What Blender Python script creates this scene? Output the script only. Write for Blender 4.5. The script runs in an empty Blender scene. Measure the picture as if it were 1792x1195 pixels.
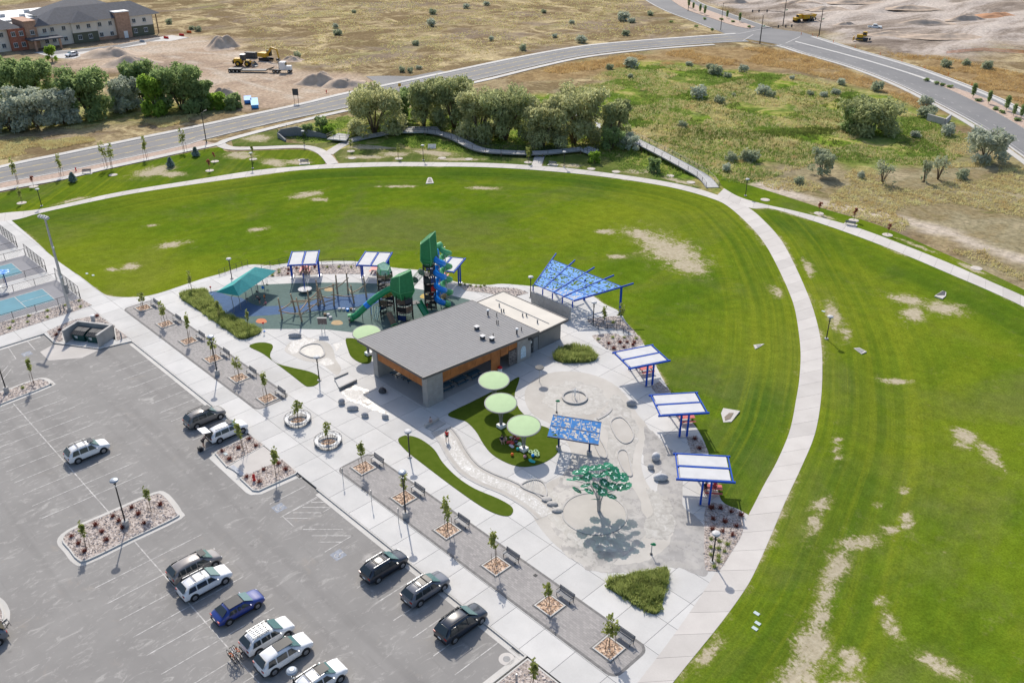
import bpy, bmesh, math, random
import numpy as np
from mathutils import Vector, Matrix, geometry
R = math.radians
random.seed(7); rng = np.random.default_rng(7)
SC = bpy.context.scene; COL = SC.collection

# ---------------------------------------------------------------- camera, sky, sun, exposure
H = 60.0; FPX = 1525.94; PITCH, ROLL, YAW = R(28.3176), R(-0.188), R(-45.8195)
fw = np.array([math.sin(YAW)*math.cos(PITCH), math.cos(YAW)*math.cos(PITCH), -math.sin(PITCH)])
rt = np.cross(fw, [0, 0, 1]); rt /= np.linalg.norm(rt); up = np.cross(rt, fw)
rt, up = math.cos(ROLL)*rt+math.sin(ROLL)*up, -math.sin(ROLL)*rt+math.cos(ROLL)*up
cam = bpy.data.cameras.new('camera'); co = bpy.data.objects.new('camera', cam); COL.objects.link(co)
co.matrix_world = Matrix(((rt[0], up[0], -fw[0], 0), (rt[1], up[1], -fw[1], 0), (rt[2], up[2], -fw[2], H), (0, 0, 0, 1)))
cam.sensor_width = 36; cam.lens = FPX/1792*36; cam.clip_start = 1; cam.clip_end = 20000; SC.camera = co
SUN_EL, SUN_AZ = R(42), R(148.5)          # azimuth of the sun, counter-clockwise from +X
sd = Vector((math.cos(SUN_AZ)*math.cos(SUN_EL), math.sin(SUN_AZ)*math.cos(SUN_EL), math.sin(SUN_EL)))
wd = bpy.data.worlds.new('World'); SC.world = wd; wd.use_nodes = True
nt = wd.node_tree; bg = nt.nodes['Background']; sk = nt.nodes.new('ShaderNodeTexSky'); sk.sky_type = 'NISHITA'; sk.sun_disc = False
sk.sun_elevation = SUN_EL; sk.sun_rotation = math.pi/2-SUN_AZ; sk.air_density = 1.0; sk.dust_density = 2.0; sk.ozone_density = 1.5
nt.links.new(sk.outputs[0], bg.inputs[0]); bg.inputs[1].default_value = 0.13
sl = bpy.data.lights.new('sun', 'SUN'); so = bpy.data.objects.new('sun', sl); COL.objects.link(so)
sl.energy = 3.4; sl.angle = R(0.53); sl.color = (1, .93, .83); so.rotation_euler = (-sd).to_track_quat('-Z', 'Y').to_euler(); so.location = (0, 0, 200)
vs = SC.view_settings; vs.view_transform = 'Standard'; vs.look = 'None'; vs.exposure = 0.38; vs.gamma = 1; vs.use_curve_mapping = False
SC.render.engine = 'CYCLES'

# ---------------------------------------------------------------- surveying: photo point -> place on the ground
def G(x, y, z=0.0):
    d = fw+(x-896)/FPX*rt-(y-597.5)/FPX*up
    return Vector((0, 0, H))+Vector(d)*((z-H)/d[2])
def GL(pts, z=0.0): return [G(x, y, z) for x, y in pts]
def XY(pts): return [(p[0], p[1]) for p in GL(pts)]
def PX(P):      # (N,3) -> photo coordinates
    d = P-np.array([0, 0, H]); k = d@fw
    return np.stack([896+FPX*(d@rt)/k, 597.5-FPX*(d@up)/k], 1)
def zm(x0, y0, s): return lambda pts: [(x0+x/s, y0+y/s) for x, y in pts]
def smooth(pts, n=6, closed=False):
    P = [Vector(p) for p in pts]; N = len(P); out = []
    for i in range(N if closed else N-1):
        a, b, c, d = (P[(i-1) % N], P[i], P[(i+1) % N], P[(i+2) % N]) if closed else (P[max(i-1, 0)], P[i], P[i+1], P[min(i+2, N-1)])
        for k in range(n):
            t = k/n; out.append(.5*((2*b)+(c-a)*t+(2*a-5*b+4*c-d)*t*t+(3*b-a-3*c+d)*t**3))
    if not closed: out.append(P[-1])
    return [tuple(p) for p in out]
def resample(pts, n):
    P = np.array([tuple(p)[:2] for p in pts]); L = np.r_[0, np.cumsum(np.linalg.norm(np.diff(P, axis=0), axis=1))]
    s = np.linspace(0, L[-1], n); return [(float(np.interp(q, L, P[:, 0])), float(np.interp(q, L, P[:, 1]))) for q in s]
def rrect(x0, y0, x1, y1, r, n=5):
    out = []
    for cx, cy, a in ((x1-r, y1-r, 0), (x0+r, y1-r, 90), (x0+r, y0+r, 180), (x1-r, y0+r, 270)):
        for k in range(n+1): t = R(a+90*k/n); out.append((cx+r*math.cos(t), cy+r*math.sin(t)))
    return out
def area(p): return .5*sum(p[i][0]*p[(i+1) % len(p)][1]-p[(i+1) % len(p)][0]*p[i][1] for i in range(len(p)))
def ccw(p): return list(p) if area(p) > 0 else list(p)[::-1]
def inset(poly, d):
    p = ccw(poly); n = len(p); out = []
    for i in range(n):
        a, b, c = Vector(p[i-1][:2]), Vector(p[i][:2]), Vector(p[(i+1) % n][:2])
        e1 = (b-a).normalized(); e2 = (c-b).normalized(); n1 = Vector((-e1.y, e1.x)); n2 = Vector((-e2.y, e2.x))
        m = (n1+n2); m = m/max(m.length_squared/2, .35) if m.length > 1e-6 else n1
        out.append(tuple(b+m*d))
    return out
def seg_dist(P, poly, closed=True):
    P = np.asarray(P, float); Q = np.array([tuple(q)[:2] for q in poly]); n = len(Q); d = np.full(len(P), 1e9)
    for i in range(n if closed else n-1):
        a, b = Q[i], Q[(i+1) % n]; ab = b-a; t = np.clip(((P-a)@ab)/max(ab@ab, 1e-12), 0, 1)
        d = np.minimum(d, np.linalg.norm(P-(a+t[:, None]*ab), axis=1))
    return d
def inside(P, poly):
    P = np.asarray(P, float); Q = [tuple(q)[:2] for q in poly]; n = len(Q); c = np.zeros(len(P), bool)
    for i in range(n):
        (x1, y1), (x2, y2) = Q[i], Q[(i+1) % n]
        if y1 == y2: continue
        hit = ((y1 > P[:, 1]) != (y2 > P[:, 1])) & (P[:, 0] < (x2-x1)*(P[:, 1]-y1)/(y2-y1)+x1); c ^= hit
    return c
def sdf(P, poly):
    d = seg_dist(P, poly); return np.where(inside(P, poly), d, -d)
def sstep(x, a, b):
    t = np.clip((x-a)/(b-a), 0, 1); return t*t*(3-2*t)

# ---------------------------------------------------------------- mesh building
class MB:
    def __init__(s): s.v = []; s.f = []
    def add(s, v, f):
        o = len(s.v); s.v += [tuple(q) for q in v]; s.f += [tuple(i+o for i in q) for q in f]; return s
    def box(s, c, d, rz=0, M=None):
        x, y, z = d[0]/2, d[1]/2, d[2]/2
        v = [Vector((a*x, b*y, e*z)) for a in (-1, 1) for b in (-1, 1) for e in (-1, 1)]
        if M is not None: v = [M@q for q in v]
        if rz: m = Matrix.Rotation(rz, 3, 'Z'); v = [m@q for q in v]
        c = Vector(c); return s.add([q+c for q in v], [(0, 1, 3, 2), (4, 6, 7, 5), (0, 4, 5, 1), (2, 3, 7, 6), (0, 2, 6, 4), (1, 5, 7, 3)])
    def bar(s, a, b, w, h=None, up_=(0, 0, 1)):
        a = Vector(a); b = Vector(b); h = h or w; d = (b-a).normalized(); u = Vector(up_)
        if abs(d.dot(u)) > .97: u = Vector((1, 0, 0))
        x = d.cross(u).normalized()*w/2; y = x.cross(d).normalized()*h/2
        return s.add([a-x-y, a+x-y, a+x+y, a-x+y, b-x-y, b+x-y, b+x+y, b-x+y], [(0, 1, 2, 3), (7, 6, 5, 4), (0, 4, 5, 1), (1, 5, 6, 2), (2, 6, 7, 3), (3, 7, 4, 0)])
    def tube(s, pts, r, n=6, cap=True):
        P = [Vector(p) for p in pts]; N = len(P); rr = r if isinstance(r, (list, tuple)) else [r]*N; o = len(s.v); x = None
        for i, p in enumerate(P):
            d = (P[min(i+1, N-1)]-P[max(i-1, 0)]).normalized()
            if x is None: x = d.cross(Vector((0, 0, 1)) if abs(d.z) < .9 else Vector((1, 0, 0))).normalized()
            else: x = (x-d*x.dot(d)).normalized()
            y = d.cross(x)
            for k in range(n): t = 2*math.pi*k/n; s.v.append(tuple(p+(x*math.cos(t)+y*math.sin(t))*rr[i]))
        for i in range(N-1):
            for k in range(n): a = o+i*n+k; b = o+i*n+(k+1) % n; s.f.append((a, b, b+n, a+n))
        if cap: s.f.append(tuple(o+k for k in range(n))[::-1]); s.f.append(tuple(o+(N-1)*n+k for k in range(n)))
        return s
    def cyl(s, c, r, h, n=12, r2=None):
        c = Vector(c); return s.tube([c, c+Vector((0, 0, h))], [r, r if r2 is None else r2], n)
    def lathe(s, prof, c=(0, 0, 0), n=16):
        o = len(s.v); c = Vector(c)
        for r, z in prof:
            for k in range(n): t = 2*math.pi*k/n; s.v.append((c.x+r*math.cos(t), c.y+r*math.sin(t), c.z+z))
        for i in range(len(prof)-1):
            for k in range(n): a = o+i*n+k; b = o+i*n+(k+1) % n; s.f.append((a, b, b+n, a+n))
        s.f.append(tuple(o+k for k in range(n))[::-1]); s.f.append(tuple(o+(len(prof)-1)*n+k for k in range(n))); return s
    def prism(s, poly, z0, z1, bottom=False):
        p = ccw([tuple(q)[:2] for q in poly]); n = len(p); o = len(s.v)
        s.v += [(x, y, z0) for x, y in p]+[(x, y, z1) for x, y in p]
        for i in range(n): j = (i+1) % n; s.f.append((o+i, o+j, o+n+j, o+n+i))
        tri = geometry.tessellate_polygon([[Vector((x, y, 0)) for x, y in p]])
        for t in tri:
            a, b, c = [p[k] for k in t]
            if (b[0]-a[0])*(c[1]-a[1])-(b[1]-a[1])*(c[0]-a[0]) < 0: t = t[::-1]
            s.f.append(tuple(o+n+k for k in t))
            if bottom: s.f.append(tuple(o+k for k in t[::-1]))
        return s
    def blob(s, c, r, seed=0, n=8, m=5, amp=.12):
        q = random.Random(seed); o = len(s.v); c = Vector(c); ph = [q.uniform(0, 6.28) for _ in range(6)]
        for i in range(m+1):
            th = math.pi*i/m
            for k in range(n):
                f = 2*math.pi*k/n; w = 1+amp*(math.sin(2*f+ph[0])*math.sin(th)+.6*math.sin(3*f+ph[1]+2*th)*math.sin(th)+.5*math.cos(3*th+ph[2]))
                s.v.append((c.x+r[0]*w*math.sin(th)*math.cos(f), c.y+r[1]*w*math.sin(th)*math.sin(f), c.z+r[2]*w*math.cos(th)))
        for i in range(m):
            for k in range(n): a = o+i*n+k; b = o+i*n+(k+1) % n; s.f.append((a, a+n, b+n, b))
        return s
    def mesh(s, name):
        me = bpy.data.meshes.new(name); me.from_pydata(s.v, [], s.f); me.update(); return me
    def build(s, name, mat, parent=None, smooth_=False, bevel=0, loc=None, rz=0):
        me = s.mesh(name); return obj(name, me, mat, parent, smooth_, bevel, loc, rz)
def obj(name, me, mat, parent=None, smooth_=False, bevel=0, loc=None, rz=0):
    if mat and not me.materials: me.materials.append(mat)
    if smooth_: me.polygons.foreach_set('use_smooth', [True]*len(me.polygons))
    o = bpy.data.objects.new(name, me); COL.objects.link(o)
    if parent: o.parent = parent
    if loc is not None: o.location = loc
    if rz: o.rotation_euler.z = rz
    if bevel: m = o.modifiers.new('bevel', 'BEVEL'); m.width = bevel; m.segments = 2; m.limit_method = 'ANGLE'
    return o
def tag(o, label, cat, group=None):
    o['label'] = label; o['category'] = cat
    if group: o['group'] = group
    return o
def thing(name, label, cat, loc=(0, 0, 0), rz=0, group=None):
    o = bpy.data.objects.new(name, None); COL.objects.link(o); o.location = loc; o.rotation_euler.z = rz; o.empty_display_size = .3
    return tag(o, label, cat, group)
def struct(o, kind='structure'): o['kind'] = kind; return o
def copy_tree(root, loc=None, rz=None, label=None, scale=None, parent=None):
    c = root.copy(); COL.objects.link(c)
    if parent is not None: c.parent = parent
    if loc is not None: c.location = loc
    if rz is not None: c.rotation_euler.z = rz
    if scale is not None: c.scale = (scale,)*3 if not isinstance(scale, (tuple, list)) else scale
    if label: c['label'] = label
    for ch in root.children: copy_tree(ch, parent=c)
    return c
ORD = ['first', 'second', 'third', 'fourth', 'fifth', 'sixth', 'seventh', 'eighth', 'ninth', 'tenth', 'eleventh', 'twelfth', 'thirteenth', 'fourteenth', 'fifteenth', 'sixteenth']

# ---------------------------------------------------------------- materials
class NT:
    def __init__(s, name, rough=.8, spec=.3, metal=0):
        s.m = bpy.data.materials.new(name); s.m.use_nodes = True; s.t = s.m.node_tree; s.n = s.t.nodes; s.l = s.t.links
        s.b = s.n['Principled BSDF']; s.b.inputs['Roughness'].default_value = rough; s.b.inputs['Metallic'].default_value = metal
        s.b.inputs['Specular IOR Level'].default_value = spec; s._pos = None
    def pos(s):
        if s._pos is None: s._pos = s.n.new('ShaderNodeNewGeometry').outputs['Position']
        return s._pos
    def objc(s): return s.n.new('ShaderNodeTexCoord').outputs['Object']
    def put(s, sock, val):
        if isinstance(val, bpy.types.NodeSocket): s.l.new(val, sock)
        elif isinstance(val, (tuple, list)) and len(val) == 3 and sock.type == 'RGBA': sock.default_value = (*val, 1)
        else: sock.default_value = val
    def mapv(s, vec, sc=(1, 1, 1), rot=0):
        n = s.n.new('ShaderNodeMapping'); s.put(n.inputs[0], vec); n.inputs['Scale'].default_value = sc; n.inputs['Rotation'].default_value = (0, 0, rot); return n.outputs[0]
    def noise(s, scale, detail=3, vec=None, rough=.55, dist=0):
        n = s.n.new('ShaderNodeTexNoise'); s.put(n.inputs['Vector'], vec if vec is not None else s.pos()); n.inputs['Scale'].default_value = scale
        n.inputs['Detail'].default_value = detail; n.inputs['Roughness'].default_value = rough; n.inputs['Distortion'].default_value = dist; return n.outputs['Fac']
    def voro(s, scale, vec=None, feat='F1', out='Distance'):
        n = s.n.new('ShaderNodeTexVoronoi'); n.feature = feat; s.put(n.inputs['Vector'], vec if vec is not None else s.pos()); n.inputs['Scale'].default_value = scale; return n.outputs[out]
    def ramp(s, fac, st):
        n = s.n.new('ShaderNodeValToRGB'); s.put(n.inputs[0], fac); e = n.color_ramp.elements
        while len(e) < len(st): e.new(.5)
        for q, (p, c) in zip(e, st): q.position = p; q.color = (*c, 1) if isinstance(c, (tuple, list)) else (c, c, c, 1)
        return n.outputs[0]
    def mix(s, fac, a, b, mode='MIX'):
        n = s.n.new('ShaderNodeMix'); n.data_type = 'RGBA'; n.blend_type = mode; s.put(n.inputs[0], fac); s.put(n.inputs[6], a); s.put(n.inputs[7], b); return n.outputs[2]
    def math(s, op, a, b=0.0, clamp=False):
        n = s.n.new('ShaderNodeMath'); n.operation = op; n.use_clamp = clamp; s.put(n.inputs[0], a); s.put(n.inputs[1], b); return n.outputs[0]
    def attr(s, name, out='Fac'):
        n = s.n.new('ShaderNodeAttribute'); n.attribute_name = name; return n.outputs[out]
    def sep(s, c):
        n = s.n.new('ShaderNodeSeparateColor'); s.put(n.inputs[0], c); return n.outputs
    def col(s, c): s.put(s.b.inputs['Base Color'], c); return s
    def rgh(s, c): s.put(s.b.inputs['Roughness'], c); return s
    def bump(s, h, strength=.3, dist=.05):
        n = s.n.new('ShaderNodeBump'); s.put(n.inputs['Height'], h); n.inputs['Strength'].default_value = strength; n.inputs['Distance'].default_value = dist
        s.l.new(n.outputs[0], s.b.inputs['Normal']); return s
def mat(name, c, rough=.6, var=.12, scale=3.0, spec=.3, metal=0, bump=0, coat=0, grime=None):
    q = NT(name, rough, spec, metal); a = tuple(min(1, k*(1-var)) for k in c); b = tuple(min(1, k*(1+var)) for k in c)
    v = q.objc(); f = q.noise(scale, 4, v); cc = q.ramp(f, [(.3, a), (.7, b)])
    if grime: cc = q.mix(q.ramp(q.noise(scale*.35, 5, v, .65), [(.5, 0.0), (.72, .7)]), cc, grime)
    q.col(cc); q.rgh(q.math('ADD', rough-.06, q.math('MULTIPLY', f, .12)))
    if bump: q.bump(q.noise(scale*6, 3, v), bump, .02)
    if coat: q.b.inputs['Coat Weight'].default_value = coat; q.b.inputs['Coat Roughness'].default_value = .06
    return q.m
def leafmat(name, dark, light, trans=.35, scale=.5):
    dark = tuple(min(.7, k*2.0) for k in dark); light = tuple(min(.75, k*2.0) for k in light); trans = min(.55, trans+.12)
    q = NT(name, .8, 0.03); v = q.pos(); f1 = q.noise(scale, 3, v); f2 = q.noise(9.0, 2, v)
    c = q.ramp(q.math('ADD', q.math('MULTIPLY', f1, .6), q.math('MULTIPLY', f2, .4)), [(.32, dark), (.68, light)])
    q.col(c); t = q.n.new('ShaderNodeBsdfTranslucent'); q.put(t.inputs[0], c); m = q.n.new('ShaderNodeMixShader'); m.inputs[0].default_value = trans
    q.l.new(q.b.outputs[0], m.inputs[1]); q.l.new(t.outputs[0], m.inputs[2]); q.l.new(m.outputs[0], q.n['Material Output'].inputs[0]); return q.m
def concrete(name, a, b, stain=(.36, .33, .29), amt=.35):
    q = NT(name, .85, .25); c = q.ramp(q.noise(.35, 5), [(.3, a), (.7, b)])
    c = q.mix(q.ramp(q.noise(.09, 6, None, .7), [(.52, 0.0), (.78, amt)]), c, stain); c = q.mix(q.ramp(q.noise(14, 3), [(.3, .16), (.6, 0.0)]), c, stain)
    rnd = q.n.new('ShaderNodeObjectInfo').outputs['Random']; c = q.mix(1.0, c, q.ramp(rnd, [(0, .91), (.5, .98), (1, 1.04)]), 'MULTIPLY')
    return q.col(c).bump(q.noise(25, 3), .15, .01).m
CONC = concrete('plaza_concrete', (.52, .515, .50), (.60, .59, .57))
PATHC = concrete('path_concrete', (.50, .47, .44), (.57, .54, .505))
KERBC = concrete('kerb_concrete', (.50, .49, .46), (.58, .56, .53))
JOINT = mat('joint_dark', (.22, .21, .195), .9)
q = NT('asphalt', .88, .25); v = q.pos(); f = q.noise(.18, 6, None, .6); f2 = q.noise(1.1, 7, q.mapv(q.pos(), (1, .45, 1), R(8)), .75, 1.2)
c = q.ramp(f, [(.3, (.215, .207, .197)), (.7, (.268, .258, .245))]); c = q.mix(q.ramp(f2, [(.54, 0.0), (.70, .8)]), c, (.42, .405, .38))
c = q.mix(q.ramp(q.noise(.45, 5, None, .7, .6), [(.60, 0.0), (.72, .35)]), c, (.33, .29, .245))
c = q.mix(q.ramp(q.noise(.6, 3, q.mapv(q.pos(), (.35, 3, 1), R(4)), .6), [(.60, 0.0), (.75, .3)]), c, (.17, .162, .155))
c = q.mix(q.ramp(q.voro(.30), [(.0, .35), (.045, .22), (.07, 0.0)]), c, (.09, .085, .08)); c = q.mix(q.ramp(q.noise(.10, 2, q.mapv(q.pos(), (.12, 4.5, 1), R(2)), .5), [(.57, 0.0), (.66, .22)]), c, (.15, .143, .137)); q.col(c).bump(q.noise(30, 3), .3, .01); ASPH = q.m
q = NT('road_asphalt', .85, .25); c = q.ramp(q.noise(.08, 5), [(.3, (.165, .165, .168)), (.7, (.215, .212, .21))]); c = q.mix(q.ramp(q.noise(.8, 5, None, .7), [(.55, 0.0), (.75, .4)]), c, (.29, .285, .275)); q.col(c).bump(q.noise(20, 3), .2, .01); ROAD = q.m
q = NT('paint_white', .7); q.col(q.mix(q.ramp(q.noise(2.2, 5, None, .75), [(.34, 0.0), (.60, .95)]), (.62, .605, .58), (.28, .27, .255))); PAINT = q.m
PAINTY = mat('paint_yellow', (.6, .45, .12), .7, .2)
q = NT('pavers', .85); v = q.mapv(q.pos(), (1, 1, 1)); br = q.n.new('ShaderNodeTexBrick'); q.put(br.inputs['Vector'], v); br.inputs['Scale'].default_value = 1
for k, val in (('Mortar Size', .012), ('Brick Width', .42), ('Row Height', .22)): br.inputs[k].default_value = val
br.inputs['Color1'].default_value = (.25, .238, .23, 1); br.inputs['Color2'].default_value = (.35, .33, .315, 1); br.inputs['Mortar'].default_value = (.20, .19, .185, 1)
c = q.mix(q.ramp(q.noise(.25, 4), [(.35, 0.0), (.7, .45)]), br.outputs[0], (.36, .34, .325)); q.col(c).bump(br.outputs['Fac'], -.3, .01); PAVER = q.m
PAVEDGE = mat('paver_border', (.17, .165, .16), .85, .25, 3)
def grassm(name, a, b, c2, yel):
    q = NT(name, 1.0, 0.0); f = q.noise(.05, 7, None, .62, .3); fine = q.noise(5, 4, None, .7); mid = q.noise(.6, 5, None, .7); c = q.ramp(f, [(.34, a), (.66, b)])
    c = q.mix(q.ramp(q.noise(.16, 6, q.mapv(q.pos(), (1, .35, 1), R(-40)), .65, .4), [(.5, 0.0), (.72, .6)]), c, yel); c = q.mix(q.ramp(q.noise(.11, 6, q.mapv(q.pos(), (1, .5, 1), R(-10)), .68), [(.54, 0.0), (.7, .55)]), c, c2)
    c = q.mix(q.ramp(q.noise(.035, 6, None, .66, .5), [(.48, 0.0), (.62, .65)]), c, (.125, .14, .045)); c = q.mix(q.ramp(q.noise(.5, 6, None, .75), [(.58, 0.0), (.72, .55)]), c, (.19, .185, .07))
    at = q.sep(q.attr('zone', 'Color')); cx = q.n.new('ShaderNodeCombineXYZ'); q.put(cx.inputs[0], q.attr('dist')); sp = q.n.new('ShaderNodeSeparateXYZ'); q.put(sp.inputs[0], q.pos()); q.put(cx.inputs[1], q.math('MULTIPLY', sp.outputs[0], .012)); q.put(cx.inputs[2], q.math('MULTIPLY', sp.outputs[1], .012)); streak = q.noise(.85, 4, cx.outputs[0], .7)
    c = q.mix(q.math('MULTIPLY', at[1], .8), c, c2); c = q.mix(q.math('MULTIPLY', at[2], .7), c, yel); fd = q.ramp(q.math('MULTIPLY', q.attr('dist'), .02), [(.05, .7), (.22, .45), (.38, .10)]); c = q.mix(q.math('MULTIPLY', q.ramp(streak, [(.45, 0.0), (.62, .6)]), fd), c, c2); c = q.mix(q.math('MULTIPLY', q.ramp(streak, [(.34, .7), (.46, 0.0)]), fd), c, yel)
    c = q.mix(1.0, c, q.ramp(fine, [(.25, .62), (.75, 1.28)]), 'MULTIPLY'); c = q.mix(1.0, c, q.ramp(mid, [(.3, .82), (.7, 1.14)]), 'MULTIPLY')
    n1 = q.math('MULTIPLY', q.math('SUBTRACT', q.noise(.5, 6, None, .72, .6), .5), 1.9); n2 = q.math('MULTIPLY', q.math('SUBTRACT', q.noise(3.2, 4, None, .7), .5), 1.3); w = q.math('ADD', q.math('MULTIPLY', at[0], 1.15), q.math('ADD', n1, n2))
    soil = q.ramp(q.noise(1.6, 5, None, .7), [(.3, (.33, .28, .19)), (.7, (.50, .44, .33))])
    c = q.mix(q.ramp(w, [(.40, 0.0), (.75, .65)]), c, (.27, .25, .10)); c = q.mix(q.ramp(w, [(.66, 0.0), (.95, .95)]), c, soil); q.col(c).bump(fine, .7, .08); return q.m
LAWN = grassm('lawn_grass', (.088, .150, .011), (.132, .192, .013), (.055, .110, .013), (.190, .225, .018))
ROUGHLAWN = grassm('rough_grass', (.085, .135, .028), (.15, .18, .045), (.06, .10, .02), (.27, .24, .11))
q = NT('artificial_turf', .95, 0.0); q.col(q.ramp(q.noise(1.2, 4), [(.3, (.068, .105, .012)), (.7, (.092, .128, .018))])).bump(q.noise(40, 2), .5, .02); TURF = q.m
def rubber(n, c): return mat(n, tuple(k*.9 for k in c), .9, .10, 1.5, .03, bump=.2)
RUBG = rubber('rubber_green', (.135, .19, .175)); RUBB = rubber('rubber_blue', (.10, .16, .275)); RUBO = rubber('rubber_orange', (.62, .25, .14)); RUBT = rubber('rubber_tan', (.5, .37, .22))
GRAVBASE = NT('gravel_bed', .9); c = GRAVBASE.voro(5.5, None, 'F1', 'Color'); bw = GRAVBASE.sep(c)
GRAVBASE.col(GRAVBASE.ramp(bw[0], [(0, (.20, .165, .145)), (.5, (.38, .325, .29)), (1, (.55, .49, .45))])).bump(GRAVBASE.voro(5.5), .8, .06); GRAVEL = GRAVBASE.m
q = NT('rock', .9); q.col(q.ramp(q.noise(1.9, 4), [(.3, (.24, .195, .17)), (.5, (.42, .36, .325)), (.7, (.60, .55, .51))])); ROCK = q.m
q = NT('wood_chip_rock', .9); q.col(q.ramp(q.noise(3.0, 3), [(.3, (.30, .19, .12)), (.5, (.52, .37, .26)), (.7, (.68, .54, .42))])); TANROCK = q.m
BLACK = mat('black_metal', (.018, .019, .022), .45, .2); DKGREY = mat('dark_grey', (.06, .062, .066), .6); GREY = mat('mid_grey', (.25, .25, .25), .6); LGREY = mat('light_grey', (.5, .5, .5), .55)
STEEL = mat('galvanised_steel', (.42, .43, .44), .45, .15, metal=.6); WHITE = mat('white_paint', (.78, .78, .77), .45, .05)
BLUE = mat('blue_steel', (.012, .075, .42), .6, .12, 2, .12); PANELW = mat('white_roof_panel', (.56, .56, .56), .8, .06, 1, .1)
LBLUE = mat('light_blue_panel', (.19, .38, .74), .75, .12, 1, .08); MBLUE = mat('mid_blue_panel', (.02, .15, .40), .65, .2, 2, .12)
LGREEN = mat('pale_green_canopy', (.43, .57, .32), .8, .05, 1); GREENP = mat('green_panel', (.03, .21, .075), .5, .15); GREENS = mat('green_plastic', (.015, .27, .10), .3, .1, coat=.3); LGREENS = mat('light_green_plastic', (.10, .42, .17), .32, .08, coat=.3)
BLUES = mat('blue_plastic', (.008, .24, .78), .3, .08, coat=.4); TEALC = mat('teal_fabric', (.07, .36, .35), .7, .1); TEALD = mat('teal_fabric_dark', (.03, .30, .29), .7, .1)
LOG = mat('peeled_log', (.38, .28, .19), .8, .3, 4); WOODD = mat('timber_brown', (.22, .15, .10), .8, .3, 4); RED = mat('red_paint', (.6, .03, .025), .4, .1); ORANGE = mat('orange_plastic', (.75, .16, .03), .5, .1)
YELLOW = mat('machine_yellow', (.62, .36, .02), .45, .15, grime=(.3, .22, .12)); BRASS = mat('tan_plastic', (.5, .38, .22), .5)
BARK = mat('bark', (.16, .115, .08), .9, .3, 5); STONE = mat('grey_stone', (.34, .34, .35), .75, .25, 4, bump=.3); STONEL = mat('light_stone', (.52, .52, .53), .75, .2, 4, bump=.3)
CASTC = mat('cast_concrete', (.42, .405, .385), .85, .12, 2, bump=.2)
# ---------------------------------------------------------------- outlines surveyed from the photograph
OUT = [(-90, 387), (0, 373.6), (75, 365.6), (201, 338), (339, 315.4), (450, 298.2), (523.7, 291.7), (595, 286.5), (673, 284.3), (750, 284.4), (850, 285.6), (934, 290), (1015, 297), (1140, 314), (1215, 329), (1267, 346), (1310, 364), (1340.6, 390), (1367, 420.5), (1387.4, 457.3), (1407.5, 500.8), (1424, 544), (1436, 594.5), (1439, 641), (1436.5, 700), (1425.8, 760), (1403, 816), (1374, 878), (1353, 928), (1324, 994), (1303.6, 1031.4), (1262, 1089.4), (1200, 1166), (1145, 1235)]
INN = [(-90, 397), (20, 386), (75, 372), (206, 344), (301, 328.4), (450, 307.5), (539, 297), (673, 291.7), (750, 291.6), (850, 293), (945, 298.5), (1057, 309.7), (1168.5, 327), (1243.5, 347), (1277, 363.6), (1317, 400.4), (1340.6, 430.5), (1360.6, 467), (1380.7, 511), (1392.4, 547.7), (1400.8, 611), (1399, 661), (1393, 700), (1382, 754), (1359.5, 807.7), (1336.7, 849), (1309.8, 901), (1262, 985), (1220, 1052), (1165, 1130), (1115, 1195), (1080, 1240)]
EU = [(1267, 330), (1293.7, 345), (1334, 357), (1401, 372), (1494.5, 397), (1581.5, 429), (1668.5, 464), (1735.5, 494), (1792, 519), (1880, 562)]
EL = [(1255, 342), (1310, 364), (1347, 365), (1401, 380), (1491, 410.4), (1578, 444), (1668.5, 482.4), (1735.5, 511), (1792, 537.6), (1880, 584)]
EDGE = [(1309.6, 901), (1292, 891), (1262.7, 876), (1250, 830), (1239, 791.5), (1221.7, 753), (1173, 686), (1145, 635), (1124.4, 599), (1096, 564), (1084, 545.5), (1057, 532), (1030, 515), (980, 506), (930, 501), (880, 497), (850, 499), (800, 494), (770, 483), (740, 474), (690, 469), (622, 457.7), (562, 457.7), (505, 461), (470, 465), (434, 464), (383.5, 480), (350, 489.5), (276, 514), (238.6, 520), (196, 519), (176, 511), (140, 483.6), (100, 456), (55, 416), (20, 386)]
so_, si_ = [XY(smooth(p, 5)) for p in (OUT, INN)]
eu_, el_ = [XY(smooth(p, 5)) for p in (EU, EL)]
def between(poly, a, b):       # slice of a polyline between the vertices nearest to two points
    P = np.array(poly); i = int(np.argmin(np.linalg.norm(P-np.array(a[:2]), axis=1))); j = int(np.argmin(np.linalg.norm(P-np.array(b[:2]), axis=1)))
    return poly[i:j+1] if i <= j else poly[j:i+1][::-1]
edge_ = XY(smooth(EDGE, 4))
lawnA = between(si_, G(20, 386), G(1309.8, 901))+edge_[1:-1]
lawnB = between(so_, G(1310, 364), G(1145, 1235))+XY([(1250, 1330), (1900, 1330), (1900, 700), (1880, 584)])+between(el_, G(1880, 584), G(1310, 364))[1:-1]
KY = 38.2
plaza = edge_+[tuple(G(-90, 397)[:2]), (-190, -12), (-130.4, -12), (-130.4, 30.0), (-126, 30.0), (-119.6, 34.0), (-118.8, KY+.15), (-27.3, KY+.15)]+between(si_, G(1080, 1240), G(1309.8, 901))[:-1]
parking = [(-130.2, -30), (-37.85, -30), (-37.85, KY), (-118.7, KY), (-119.7, 34.0), (-126, 29.9), (-130.2, 29.9)]

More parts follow.
